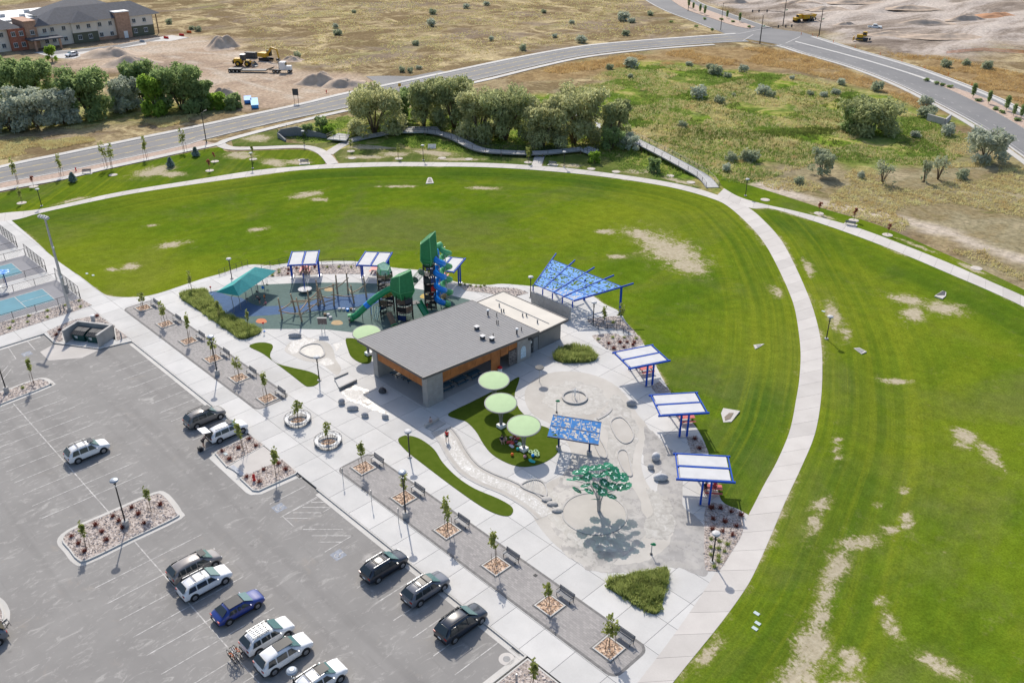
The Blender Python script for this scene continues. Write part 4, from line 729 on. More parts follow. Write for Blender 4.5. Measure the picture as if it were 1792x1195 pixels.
SH = [('e1', [(1073.7, 618.6), (1139.6, 602.5), (1171.8, 631), (1103, 645)], (3, 2), 'white panel shelter on blue posts nearest the perforated blue canopy'), ('e2', z5([(330, 455), (605, 425), (685, 555), (395, 573)]), (3, 2), 'middle of three white panel shelters between splash pad and lawn'), ('e3', z5([(475, 803), (800, 803), (840, 972), (500, 953)]), (3, 2), 'white panel shelter by the gravel bed with red grasses'),
      ('n1', [(510.7, 440), (561.8, 439), (551, 464.4), (503, 465)], (0, 3), 'white panel shelter behind the spinner, between teal shade and towers'), ('n2', [(636.8, 441), (686, 443), (678, 466), (621, 465)], (0, 3), 'white panel shelter standing behind the log climber and shorter play tower')]
sh0 = None; SHELT = {}
for nm, c, (i, j), lb in SH:
    g = [G(*p, 3.25) for p in c]; cen = sum(g, Vector())/4; d = g[2]-g[3] if (i, j) == (3, 2) else g[3]-g[0]; a = math.atan2(d.y, d.x); loc = (cen.x, cen.y, .03); SHELT[nm] = (cen, a)
    if sh0 is None: sh0 = build_shelter(lb, loc, a)
    else: copy_tree(sh0, loc, a, lb)
cen = G(781, 462, 3.25); copy_tree(sh0, (cen.x, cen.y, .03), R(-60), 'white panel shelter mostly hidden behind the tall tower and spiral slides'); SHELT['n3'] = (cen, R(-60))
REDT = mat('red_table', (.55, .11, .10), .5, .15); rp = None
for px, a, lb in (((1130, 652), 66, 'red picnic table under shelter nearest the perforated canopy'), ((1201, 738), 52, 'red picnic table under the middle lawn-side shelter'), ((1247, 862), 40, 'red picnic table under shelter by the red grass bed'), ((534, 476), -38, 'red picnic table under shelter behind the spinner'), ((657, 476), -50, 'red picnic table under shelter behind the log climber'), ((775, 487), -58, 'red picnic table glimpsed behind the spiral slides')):
    g = G(*px); L = (g.x, g.y, .035)
    if rp is None: rp = picnic('picnic_table', lb, L, R(a), REDT, 'red picnic tables under shelters')
    else: copy_tree(rp, L, R(a), lb)
def perforated(name, m, parent, quad_, cell, seed, dens):
    A, B, C_, D = [Vector(p) for p in quad_]; lu = ((B-A).length+(C_-D).length)/2; lv = ((D-A).length+(C_-B).length)/2; nu, nv = max(2, int(lu/cell)), max(2, int(lv/cell)); q = random.Random(seed)
    el = []
    for k in range(int(lu*lv*dens)):
        a, b = q.uniform(.06, lu-.06), q.uniform(.06, lv-.06); r1 = q.uniform(.11, .24); th = q.uniform(0, 3.14); el.append((a, b, r1, r1*q.uniform(.45, .8), th))
    mb = MB(); P = lambda u, v: (A*(1-u)+B*u)*(1-v)+(D*(1-u)+C_*u)*v
    mb.v = [tuple(P(i/nu, j/nv)) for i in range(nu+1) for j in range(nv+1)]
    for i in range(nu):
        for j in range(nv):
            u, w = (i+.5)/nu*lu, (j+.5)/nv*lv; hit = False
            if 0 < i < nu-1 and 0 < j < nv-1:
                for a, b, r1, r2, th in el:
                    dx, dy = u-a, w-b; c, s = math.cos(th), math.sin(th)
                    if ((dx*c+dy*s)/r1)**2+((-dx*s+dy*c)/r2)**2 < 1: hit = True; break
            if not hit: k = i*(nv+1)+j; mb.f.append((k, k+nv+1, k+nv+2, k+1))
    o = mb.build(name, m, parent); mo = o.modifiers.new('solid', 'SOLIDIFY'); mo.thickness = .02; return o
can = thing('shade_canopy', 'large fan-shaped perforated blue canopy over a concrete wall', 'canopy', (-86.6, 88.6, .03)); B0 = Vector((-86.6, 88.6, .03))
nb = 5; near_ = [Vector((-86.5+8.3*k/(nb-1), 88.95, 3.25))-B0 for k in range(nb)]; far_ = [Vector((-89.0+14.6*k/(nb-1), 95.5, 4.7))-B0 for k in range(nb)]
for k in range(nb):
    a, b = near_[k], far_[k]; e = b+(b-a).normalized()*1.9; part('beam', BLUE, can, lambda m: m.bar(a, e, .14, .24)); part('short_post', BLUE, can, lambda m: m.box((a.x, a.y-.25, (a.z+2.2)/2), (.14, .14, a.z-2.2)))
    if k in (0, 2, 4): part('post', BLUE, can, lambda m: m.box((b.x, b.y-.1, b.z/2-.1), (.26, .26, b.z)))
for r in (0, 1, 2, 3): part('cross_beam', BLUE, can, lambda m: [m.bar(near_[k].lerp(far_[k], r/3)+Vector((0, 0, .03)), near_[k+1].lerp(far_[k+1], r/3)+Vector((0, 0, .03)), .07, .12) for k in range(nb-1)])
for k in range(nb-1):
    for r in range(3):
        up3 = Vector((0, 0, .05)); perforated('perforated_panel', LBLUE, can, [near_[k].lerp(far_[k], r/3+.01)+up3, near_[k+1].lerp(far_[k+1], r/3+.01)+up3, near_[k+1].lerp(far_[k+1], (r+1)/3-.01)+up3, near_[k].lerp(far_[k], (r+1)/3-.01)+up3], .1, 40+k*3+r, 7.0)
wall = thing('concrete_wall', 'grey panelled concrete wall standing under the perforated blue canopy', 'wall', (-82.5, 88.5, 0))
for k in range(6):
    for r in range(2): part('panel', CASTC, wall, lambda m: m.box((-4.1+.683+k*1.367, 0, .55+r*1.1+.02), (1.35, .3, 1.08)), bevel=.015)
sm = thing('shade_canopy', 'small perforated blue canopy on two posts beside the splash pad', 'canopy', (-55.3, 63.7, .03)); cr = [Vector(p) for p in ((-59.2, 64.3, 3.05), (-54.1, 67.2, 3.05), (-51.45, 63.6, 2.95), (-56.7, 60.7, 2.95))]; cc = sum(cr, Vector())/4
A, B, C_, D = [p-Vector((-55.3, 63.7, .03)) for p in cr]
for k in range(5):
    for r in range(2): Q = lambda u, v: (A*(1-u)+B*u)*(1-v)+(D*(1-u)+C_*u)*v; perforated('perforated_panel', MBLUE, sm, [Q(k/5+.004, r/2+.006), Q((k+1)/5-.004, r/2+.006), Q((k+1)/5-.004, (r+1)/2-.006), Q(k/5+.004, (r+1)/2-.006)], .085, 90+k*2+r, 6.5)
dn = Vector((0, 0, -.03)); DBLUE = mat('navy_steel', (.01, .04, .12), .45)
for a, b in ((A, B), (A.lerp(D, .5), B.lerp(C_, .5)), (D, C_)): part('beam', DBLUE, sm, lambda m: m.bar(a+dn, b+dn, .1, .14))
for g in ((-56.75, 62.75), (-53.6, 64.6)): p = Vector((*g, .03))-Vector((-55.3, 63.7, .03)); part('post', DBLUE, sm, lambda m: m.cyl(p, .12, 2.85, 10)); part('footing', CASTC, sm, lambda m: m.cyl(p, .3, .45, 12))
# pale green disc shades
ds0 = None
for g, lb in (((-64.9, 61.15), 'pale green disc shade in the middle of the row of three'), ((-69.35, 64.2), 'pale green disc shade closest to the pavilion tables'), ((-59.5, 59.7), 'pale green disc shade with toys and bags at its foot'), ((-91.2, 60.4), 'pale green disc shade partly hidden by the pavilion roof corner')):
    if ds0 is None:
        ds0 = t = thing('disc_shade', lb, 'shade', (*g, .07), 0, 'pale green disc shades'); tl = Matrix.Rotation(R(6), 3, Vector((1, 1, 0)).normalized()); 
        def disc(mb, prof, z):
            b = len(mb.v); mb.lathe(prof, (0, 0, 0), 48)
            for i in range(b, len(mb.v)): mb.v[i] = tuple(tl@Vector(mb.v[i])+Vector((0, 0, z)))
        d = part('canopy', LGREEN, t, lambda m: disc(m, [(.2, .0), (1.88, .04), (1.88, .13), (1.2, .17), (.2, .2)], 3.38)); part('rim', GREY, d, lambda m: disc(m, [(1.87, -.02), (2.0, .03), (2.0, .12), (1.885, .15), (1.885, -.01)], 3.38))
        for k in range(8):
            a = 2*math.pi*k/8; part('strut', GREY, t, lambda m: m.tube([(.14*math.cos(a), .14*math.sin(a), .3), (.16*math.cos(a), .16*math.sin(a), 1.3), (.32*math.cos(a), .32*math.sin(a), 2.3), (.75*math.cos(a), .75*math.sin(a), 3.1), (1.2*math.cos(a), 1.2*math.sin(a), 3.36+.1*math.sin(a-.7))], .05, 5))
        part('pedestal', WHITE, t, lambda m: m.box((0, 0, .2), (.85, .85, .42)), bevel=.03)
    else: copy_tree(ds0, (*g, .07), 0, lb)
# metal tree of green glass leaves

def glassleaf(n, c):
    q = NT(n, .6, .08); q.col(q.ramp(q.noise(3, 3, q.objc()), [(.3, tuple(k*.7 for k in c)), (.7, tuple(k*1.3 for k in c))])); t = q.n.new('ShaderNodeBsdfTransparent'); q.put(t.inputs[0], (.25, .62, .45, 1)); m = q.n.new('ShaderNodeMixShader'); m.inputs[0].default_value = .18; q.l.new(q.b.outputs[0], m.inputs[1]); q.l.new(t.outputs[0], m.inputs[2]); q.l.new(m.outputs[0], q.n['Material Output'].inputs[0]); return q.m
LEAFG = glassleaf('green_glass_leaf', (.010, .125, .07)); LEAFC = mat('pale_leaf_centre', (.45, .62, .56), .35, .1)
mt = thing('metal_tree', 'green sculpted metal tree with round leaves over the splash pad', 'sculpture', (-46.1, 57.6, .05)); q = random.Random(5); n = 34
lf, lc = MB(), MB(); k = 28
lf.v = [(0, 0, .02)]+[(.47*(1+.10*math.cos(9*2*math.pi*i/k*1.0))*math.cos(2*math.pi*i/k), .47*(1+.10*math.cos(9*2*math.pi*i/k))*math.sin(2*math.pi*i/k), .06) for i in range(k)]; lf.f = [(0, i+1, (i+1) % k+1) for i in range(k)]
LEAFG2 = glassleaf('green_glass_leaf_light', (.02, .18, .105))
for st in range(3): lc.bar((0, 0, .065), (.22*math.cos(2.1*st), .22*math.sin(2.1*st), .085), .1, .02)
lmes, lmes2, lcm = lf.mesh('leaf_disc'), lf.mesh('leaf_disc'), lc.mesh('leaf_centre'); lmes.materials.append(LEAFG); lmes2.materials.append(LEAFG2); lcm.materials.append(LEAFC)
stems = [[(.12*math.cos(a), .12*math.sin(a), 0), (.2*math.cos(a), .2*math.sin(a), 1.4), (.55*math.cos(a), .55*math.sin(a), 2.6), (1.0*math.cos(a), 1.0*math.sin(a), 3.4)] for a in [i*2*math.pi/6 for i in range(6)]]
for s in stems: part('stem', mat('stem_grey', (.16, .19, .19), .5) if False else STEEL, mt, lambda m: m.tube(s, [.08, .07, .06, .045], 6))
for i in range(n):
    r = 3.05*math.sqrt((i+.6)/n); a = i*2.39996; x, y = r*math.cos(a), r*math.sin(a); z = 4.95-.15*r*r+q.uniform(-.2, .25); s = stems[int((a % 6.283)/6.283*6) % 6]
    part('branch', STEEL, mt, lambda m: m.tube([s[2] if r > 1 else s[3], ((s[3][0]+x)/2, (s[3][1]+y)/2, (3.2+z)/2-.1), (x, y, z)], .03, 4))
    o = obj('leaf_disc', lmes if q.random() < .6 else lmes2, None, mt); o.location = (x, y, z); o.rotation_euler = (q.uniform(-.2, .2)-.05*y+.22, q.uniform(-.2, .2)+.05*x+.22, q.uniform(0, 6)); o.scale = (1.18,)*3
    c2 = obj('leaf_centre', lcm, None, o); c2['kind'] = 'part' if False else c2.get('kind', ''); del c2['kind']
# ---------------------------------------------------------------- playground
def at(p, z=0.0): return Vector((p[0], p[1], z))
sw = thing('swing_shade', 'teal fabric hip canopy over a swing frame on the blue rubber', 'shade canopy', (-118.5, 57.5, .04)); O = sw.location.copy()
Lc, Nc, Rc = [G(*p, 3.0)-O for p in z6([(165, 545), (405, 585), (800, 320)])]; Bc = Lc+(Rc-Nc); r0, r1 = [G(*p, 4.5)-O for p in z6([(345, 470), (580, 283)])]
def face(name, m, pts, parent):
    mb = MB(); mb.v = [tuple(p) for p in pts]; mb.f = [tuple(range(len(pts)))]; o = mb.build(name, m, parent); s = o.modifiers.new('solid', 'SOLIDIFY'); s.thickness = .04; return o
def bays(a, b, c, d, n, m):
    for k in range(n): face('fabric_panel', m, [a.lerp(b, k/n), a.lerp(b, (k+1)/n), d.lerp(c, (k+1)/n), d.lerp(c, k/n)], sw)
bays(Nc, Rc, r1, r0, 3, TEALC); bays(Bc, Lc, r0, r1, 3, TEALD); face('fabric_panel', TEALD, [Lc, Nc, r0], sw); face('fabric_panel', TEALC, [Rc, Bc, r1], sw)
for k, (a, b) in enumerate((((-116.9, 53.6), (-116.75, 54.7)), ((-118.4, 56.6), (-118.45, 57.8)), ((-119.35, 59.3), (-119.05, 60.3)))):
    for g in (a, b):
        p = at(g)-O+Vector((0, 0, .04)); top = Nc.lerp(Rc, .15+.35*k); top = Vector((top.x, top.y, 3.0)); part('arched_leg', mat('leg_green_grey', (.16, .22, .20), .5) if False else GREY, sw, lambda m: m.tube([p, p+Vector((0, 0, 1.8)), p+Vector((-.12, -.05, 2.5)), p.lerp(r0.lerp(r1, .15+.35*k), .45)+Vector((0, 0, .95))], .055, 6))
part('ridge_beam', GREY, sw, lambda m: m.bar(r0+Vector((0, 0, -.1)), r1+Vector((0, 0, -.1)), .1))
for k, (t, m) in enumerate(((.35, BLACK), (.62, BLACK), (.78, BLUES), (.9, BLACK))):
    b = Nc.lerp(Rc, t).lerp(Bc.lerp(Lc, 1-t), .35); s = part('swing_seat', m, sw, lambda mb: mb.blob((b.x, b.y, .7), (.26, .22, .3 if m is BLUES else .12), k)); part('chain', STEEL, s, lambda mb: [mb.bar((b.x+d, b.y, .75), (b.x+d, b.y, 3.2), .03) for d in (-.22, .22)])
lg = thing('log_climber', 'climbing frame of peeled logs and leaning poles', 'climbing frame', (-108.7, 64.5, .045)); O = lg.location.copy(); q = random.Random(3)
PB = [(-109.5, 57.6), (-110.5, 60.5), (-106.7, 59.3), (-108.8, 62.1), (-109.6, 64.1), (-110.8, 65.3), (-108.9, 64.8), (-107.9, 65.9), (-110.1, 70.1), (-106.5, 68.7), (-110.7, 68.5), (-106.9, 71.4)]; PT = []
for i, p in enumerate(PB):
    a = at(p)-O; a.z = 0; l = Vector((q.uniform(-.45, .25), q.uniform(-.45, .3), 0)); hgt = 3.1+q.uniform(0, .9)*(i not in (6,)); t = a+l+Vector((0, 0, hgt)); PT.append((a, t)); part('log_post', LOG, lg, lambda m: m.tube([a, a.lerp(t, .5)+Vector((q.uniform(-.06, .06), 0, 0)), t], [.15, .135, .11], 8))
for i, j, za, zb in ((0, 1, 1.6, 1.9), (0, 2, 1.3, 1.1), (1, 3, 1.9, 1.6), (2, 3, 1.5, 2.0), (3, 4, 1.9, 2.3), (1, 4, 2.0, 1.2), (2, 6, 1.0, 1.4), (4, 6, 1.5, 1.3), (6, 7, 1.9, 1.2), (4, 5, 2.4, 1.5), (5, 10, 1.9, 1.9), (7, 9, 1.7, 1.3), (10, 8, 1.4, 2.4), (9, 11, 2.0, 2.1), (8, 9, 1.2, 1.8), (3, 7, .9, 1.0)):
    a = PT[i][0].lerp(PT[i][1], za/3.4); b = PT[j][0].lerp(PT[j][1], zb/3.4); d = (b-a).normalized()*.35; part('log_rail', LOG, lg, lambda m: m.tube([a-d, a.lerp(b, .5)+Vector((0, 0, -.14)), b+d], [.085, .095, .08], 7))
spn = thing('spinner', 'round grey net spinner with central mast in the playground', 'spinner', G(*z6([(1100, 545)])[0], .045)); part('disc', LGREY, spn, lambda m: m.lathe([(.2, .42), (1.05, .48), (1.1, .58), (1.0, .62), (.2, .55)], n=28)); part('mast', BLUE, spn, lambda m: m.cyl((0, 0, 0), .07, 3.3, 8)); part('hub', DKGREY, spn, lambda m: m.cyl((0, 0, 0), .5, .45, 14))
for k in range(8): a = k*math.pi/4; part('cable', GREY, spn, lambda m: m.bar((.95*math.cos(a), .95*math.sin(a), .6), (.05*math.cos(a), .05*math.sin(a), 2.5), .025))
zq = zm(480, 500, 11.2)
for k, (x, y, m) in enumerate(((1283, 480, STONEL), (1362, 480, STONEL), (1440, 490, BLUES), (1515, 480, WOODD), (1560, 495, STONEL), (998, 585, WOODD), (1062, 590, STONEL), (1105, 645, STONEL))):
    g = G(*zq([(x, y)])[0], .045); tag(MB().lathe([(.26, 0), (.27, .3), (.24, .36), (.05, .37)], n=12).build('stepping_stump', m, loc=g), ['pale stepping stump on the green rubber beside the log climber', 'bright blue stepping stump beside the log climber', 'dark brown stepping stump near the log climber'][0 if m is STONEL else 1 if m is BLUES else 2], 'stepping stump', 'stepping stumps')
sg = thing('information_panel', 'dark information panel on two posts at the edge of the rubber surface', 'sign', G(*zq([(962, 905)])[0], .04), R(45))
part('panel', mat('panel_print', (.16, .13, .12), .6, .6, 8), sg, lambda m: m.box((0, .02, 1.75), (1.35, .06, 1.0))); part('hood', GREY, sg, lambda m: m.box((0, 0, 2.3), (1.45, .35, .1)))
for s in (-1, 1): part('post', STEEL, sg, lambda m: m.cyl((s*.22, 0, 0), .05, 1.4, 6))
for (x, y), lb in (((123, 575), 'small post with round red top at the teal shade corner'), ((672, 955), 'small dark post with round sign beside the orange rubber dot')):
    t = thing('marker_post', lb, 'post', G(*z6([(x, y)])[0], .04)); part('pole', STEEL, t, lambda m: m.cyl((0, 0, 0), .04, 1.3, 6)); part('plate', RED, t, lambda m: m.blob((0, 0, 1.4), (.16, .16, .16), 1, 8, 5, 0)); part('foot', BLUES, t, lambda m: m.cyl((0, 0, 0), .15, .12, 8))

def crystal(t, c, rings, sides, top, rot=0, dirn=(1, 0), mesh=GREENP, skip=()):
    c = Vector(c); pts = []
    for r, z in rings: pts.append([c+Vector((r*math.cos(rot+2*math.pi*k/sides), r*math.sin(rot+2*math.pi*k/sides), z)) for k in range(sides)])
    r, z, sl = top; d = Vector((*dirn, 0)).normalized(); pts.append([c+Vector((r*math.cos(rot+2*math.pi*k/sides), r*math.sin(rot+2*math.pi*k/sides), z))+Vector((0, 0, sl*(Vector((math.cos(rot+2*math.pi*k/sides), math.sin(rot+2*math.pi*k/sides), 0)).dot(d)))) for k in range(sides)])
    for i in range(len(pts)-1):
        for k in range(sides):
            j = (k+1) % sides; A, B, C_, D = pts[i][k], pts[i][j], pts[i+1][j], pts[i+1][k]; m0 = (A+B+C_+D)/4; face('panel', mesh, [m0+(p-m0)*.95 for p in (A, B, C_, D)], t)
    m0 = sum(pts[-1], Vector())/sides; face('roof_panel', mesh, [m0+(p-m0)*.95 for p in pts[-1]], t); fr = MB()
    for i in range(len(pts)):
        for k in range(sides):
            fr.bar(pts[i][k], pts[i][(k+1) % sides], .07)
            if i: fr.bar(pts[i-1][k], pts[i][k], .09)
    fr.build('frame', LGREENS, t); return pts
def tower_core(t, c, w, ztop, decks, q, clad=None):
    c = Vector(c)
    for i, a in enumerate([R(30+60*k) for k in range(6)]): part('post', BLACK, t, lambda m: m.cyl(c+Vector((w*math.cos(a), w*math.sin(a), 0)), .07, ztop+q.uniform(-.3, .6), 6))
    for z in decks: part('deck', mat('deck_brown', (.09, .075, .06), .8) if False else DKGREY, t, lambda m: m.lathe([(w*.98, z), (w*.98, z+.08)], (c.x, c.y, 0), 6))
    for k in range(len(decks)+1):
        z0 = ([0]+list(decks))[k]+.25; z1_ = (list(decks)+[ztop])[k]-.1
        for i in range(6):
            if q.random() < .62:
                a, b = R(30+60*i), R(90+60*i); A = c+Vector((w*math.cos(a), w*math.sin(a), 0)); B = c+Vector((w*math.cos(b), w*math.sin(b), 0)); mm = clad[int(q.random()*len(clad))]
                part('barrier_panel', mm, t, lambda m: m.bar(A+Vector((0, 0, z0+.45)), B+Vector((0, 0, z0+.45)), .06, min(1.0, (z1_-z0)*.8)))
        for i in range(6):
            a, b = R(30+60*i), R(90+60*i); A = c+Vector((w*math.cos(a), w*math.sin(a), 0)); B = c+Vector((w*math.cos(b), w*math.sin(b), 0)); part('net', BLACK, t, lambda m: [m.bar(A.lerp(B, u)+Vector((0, 0, z0)), A.lerp(B, u)+Vector((0, 0, z1_)), .03) for u in (.2, .4, .6, .8)]+[m.bar(A+Vector((0, 0, zz)), B+Vector((0, 0, zz)), .03) for zz in np.arange(z0, z1_, .35)])
q = random.Random(11); CLAD = [WOODD, DKGREY, BLACK, mat('bark_panel', (.12, .085, .06), .9, .4, 4), mat('navy_panel', (.02, .05, .16), .5)]
BASE = Vector((-96.4, 71.0, .045)); t1 = thing('play_tower', 'shorter play tower with green crystal pod and long green tube slide', 'play tower', BASE)
tower_core(t1, (0, 0, 0), 1.35, 4.2, (1.4, 2.7, 3.9), q, CLAD); crystal(t1, (0, 0, 0), [(1.25, 3.7), (2.0, 5.1)], 5, (1.6, 7.5, .8), R(20), (1, .3))
BC = at((-99.9, 70.3))-BASE; BC.z = 0; tower_core(t1, BC, 1.25, 6.8, (1.5, 3.0, 4.5, 5.8), q, [WOODD, mat('amber_panel', (.45, .30, .08), .6), CLAD[3], CLAD[4]]); crystal(t1, BC, [(1.1, 6.8)], 5, (.9, 7.8, .4), 0, (-1, .2), mat('pale_green_glass', (.30, .50, .38), .2))
def tube(t, name, pts, r, m, rings=None, n=12):
    P = [Vector(p) for p in smooth(pts, 6)]; o = part(name, m, t, lambda mb: mb.tube(P, r, n, False), True); s = o.modifiers.new('solid', 'SOLIDIFY'); s.thickness = .05
    for k in range(4, len(P)-2, 6): d = (P[k+1]-P[k]).normalized(); part('tube_ring', rings or m, o, lambda mb: mb.tube([P[k]-d*.05, P[k]+d*.05], r+.035, n))
    return o
L1 = [Vector(p)-BASE for p in ((-97.1, 70.3, 5.3), (-97.9, 69.4, 5.0), (-98.8, 68.2, 4.1), (-99.7, 67.1, 3.0), (-100.5, 66.1, 1.8), (-101.1, 65.4, .95), (-101.5, 65.0, .65))]
tube(t1, 'tube_slide', L1, .5, GREENS); part('tube_collar', BLUES, t1, lambda m: m.tube([L1[3].lerp(L1[4], .1), L1[3].lerp(L1[4], .5)], .535, 12)); part('slide_exit', LGREENS, t1, lambda m: m.tube([L1[-1], L1[-1]+Vector((-.35, -.4, -.15))], [.6, .68], 12, False))
part('slide_leg', BLACK, t1, lambda m: [m.bar(L1[k]+Vector((0, 0, -.4)), Vector((L1[k].x, L1[k].y, 0)), .06) for k in (2, 3, 4)])
tp, bt = G(*z10([(790, 765)])[0], 2.3)-BASE, G(*z10([(872, 905)])[0], .4)-BASE; dx = (bt-tp).normalized(); sdv = Vector((-dx.y, dx.x, 0)).normalized()
sl_ = part('open_slide', GREENS, t1, lambda m: m.bar(tp, bt, 1.15, .06)); part('slide_side', GREENS, sl_, lambda m: [m.bar(tp+sdv*s*.57+Vector((0, 0, .13)), bt+sdv*s*.57+Vector((0, 0, .13)), .07, .28) for s in (-1, 1)])
part('deck', DKGREY, t1, lambda m: m.bar(Vector((tp.x*.5, tp.y*.5, 2.3)), tp, 1.2, .1))
e1 = G(*z10([(535, 1005)])[0], .5)-BASE; e0 = G(*z10([(480, 880)])[0], 1.9)-BASE; tube(t1, 'tunnel', [e0, e0.lerp(e1, .5), e1], .42, WOODD); part('tunnel_mouth', LGREENS, t1, lambda m: m.tube([e1, e1+(e1-e0).normalized()*.12], .5, 12, False))
for k in range(6):      # climbing arches and ladder in front
    p = G(*z10([(300+k*26, 900+k*14)])[0])-BASE; p.z = 0; part('climber_bar', (BLUES, BLACK, BLACK)[k % 3] if k < 2 else BLACK, t1, lambda m: m.tube([p, p+Vector((.05, .05, 1.4+.25*k)), p+Vector((.7, .75, 2.2+.2*k))], .04, 5))
p = G(*z10([(340, 960)])[0])-BASE; p.z = 0; part('ladder', mat('teal_steel', (.05, .30, .42), .5), t1, lambda m: [m.bar(p+Vector((d, d, 0)), p+Vector((d+.5, d+.5, 2.3)), .05) for d in (-.2, .2)]+[m.bar(p+Vector((-.2+.22*z, -.2+.22*z, z)), p+Vector((.2+.22*z, .2+.22*z, z)), .04) for z in np.arange(.3, 2.2, .35)])
B2 = Vector((-96.7, 76.3, .045)); t2 = thing('play_tower', 'tall play tower with green crystal pod and blue and green spiral slides', 'play tower', B2)
tower_core(t2, (0, 0, 0), .95, 7.6, (1.4, 2.8, 4.2, 5.6, 7.0), q, [DKGREY, BLACK, CLAD[4], LGREY, RED]); crystal(t2, (0, 0, 0), [(.85, 7.3), (1.45, 8.3)], 5, (1.25, 11.6, 1.05), R(50), (.75, .65))
def helix(t, c, r, z0, z1_, turns, tr, m, exitm, a0):
    c = Vector(c); n = int(turns*14); P = [c+Vector((r*math.cos(a0+turns*2*math.pi*k/n), r*math.sin(a0+turns*2*math.pi*k/n), z0+(z1_-z0)*k/n)) for k in range(n+1)]; P[0] = P[0]+Vector((0, 0, .1)); o = part('spiral_slide', m, t, lambda mb: mb.tube(P, tr, 12), True)
    for k in range(6, n, 7): d = (P[k+1]-P[k]).normalized() if k < n else Vector((0, 0, 1)); part('tube_ring', m, o, lambda mb: mb.tube([P[k]-d*.04, P[k]+d*.04], tr+.03, 12))
    d = (P[-1]-P[-2]).normalized(); e = P[-1]+d*1.0; e.z = max(.45, e.z-.2); part('slide_exit', exitm, o, lambda mb: mb.tube([P[-1], e], [tr+.02, tr+.1], 12, False)); part('slide_mast', STEEL, o, lambda mb: mb.cyl((c.x, c.y, 0), .08, z0-.2, 8)); part('tube_hood', m, o, lambda mb: mb.tube([P[0], P[0].lerp(Vector((0, 0, z0+.3)), .5), Vector((0, 0, z0+.3))], tr, 10))
helix(t2, (1.05, 1.2, 0), .68, 9.0, .95, 3.6, .46, BLUES, LGREENS, R(150)); helix(t2, (.0, 3.3, 0), .68, 9.4, 1.05, 3.8, .44, LGREENS, BRASS, R(200))
part('slide_bracket', BRASS, t2, lambda m: [m.bar((.3, .5, z), (1.0, 1.15, z), .1) for z in (2, 3.8, 5.6, 7.2)])
brA, brB = Vector((.9, .9, 5.9)), B2-BASE+Vector((-.5, -.8, 6.4)); o = tube(t1, 'net_bridge', [brA, brA.lerp(brB, .5)+Vector((0, 0, -.1)), brB], .55, GREENP, GREY, 8); o.modifiers.clear(); w = o.modifiers.new('wire', 'WIREFRAME'); w.thickness = .04
# ---------------------------------------------------------------- stones, weirs, fountain, sprays
def stone(px, r, label, m=STONE, rot=0, seed=0, z=.03):
    g = G(*px); return tag(MB().blob((0, 0, r[2]*.55), r, seed, 14, 8, .05).build('stone_seat', m, None, True, loc=(g.x, g.y, z), rz=rot), label, 'stone seat', 'smooth stone seats')
for i, (p, r, lb, m) in enumerate(((z2([(945, 935)])[0], (.42, .42, .5), 'round grey stone seat beside the small bridge', STONE), (z2([(1060, 1000)])[0], (.75, .38, .42), 'long grey stone seat, second from the small bridge', STONE), (z2([(1190, 1070)])[0], (.5, .38, .4), 'brownish stone seat between two grey ones near the pavilion stream', WOODD if False else STONE), (z2([(1400, 1085)])[0], (.48, .36, .38), 'grey stone seat at the pavilion end of the plaza row', STONE), (z2([(458, 240)])[0], (.95, .42, .45), 'long grey stone seat by the rubber playground edge', STONE), (z2([(1372, 815)])[0], (.6, .5, .4), 'dark stone seat in the pavilion shade', DKGREY), (z4([(985, 95)])[0], (.5, .5, .6), 'pale egg-shaped stone seat beside the wet splash pad', STONEL), (z4([(950, 160)])[0], (.38, .38, .42), 'small dark stone seat between two paler ones at the splash pad', STONE), (z4([(1020, 235)])[0], (.8, .42, .5), 'pale long stone seat beside the third lawn-side shelter', STONEL), (z5([(222, 508)])[0], (.65, .42, .5), 'grey stone seat in front of the first lawn-side shelter', STONE))): stone(p, r, lb, m, R(45 if r[0] > .6 else 10), i)
lp = thing('lily_pad_spray', 'dark lily pad spray feature on a curved stem at the fountain edge', 'spray feature', G(944, 668, .03)); part('stem', STEEL, lp, lambda m: m.tube([(0, 0, 0), (.02, .0, .9), (-.1, .1, 1.7), (-.2, .2, 2.0)], .04, 6)); part('pad', DKGREY, lp, lambda m: m.lathe([(.1, 1.95), (.62, 2.0), (.6, 2.1), (.1, 2.12)], (-.2, .2, 0), 18))
for k, p in enumerate(z4([(225, 378), (264, 410), (300, 455)])): g = G(*p); tag(MB().blob((0, 0, .12), (.62, .42, .2), k, 10, 6, .1).build('stepping_stone', CASTC, None, False, loc=(g.x, g.y, .03), rz=.6), ['first pale stepping stone in the splash stream from the wedge pool', 'middle pale stepping stone in the splash stream', 'pale stepping stone closest to the round tree pool'][k], 'stepping stone', 'stepping stones in the stream')
br = thing('foot_bridge', 'small concrete slab bridge with dark edge beams over the plaza stream', 'bridge', G(*z2([(980, 700)])[0], .0)); O = br.location.copy(); cs = [G(*p, .25)-O for p in z2([(870, 675), (1010, 615), (1100, 690), (920, 775)])]
part('slab', CONC, br, lambda m: m.prism([c[:2] for c in cs], .16, .25)); part('edge_beam', GREY, br, lambda m: m.bar(cs[0]+Vector((0, 0, .02)), cs[1]+Vector((0, 0, .02)), .22, .35)); part('edge_beam', GREY, br, lambda m: m.bar(cs[3]+Vector((0, 0, .02)), cs[2]+Vector((0, 0, .02)), .25, .35))
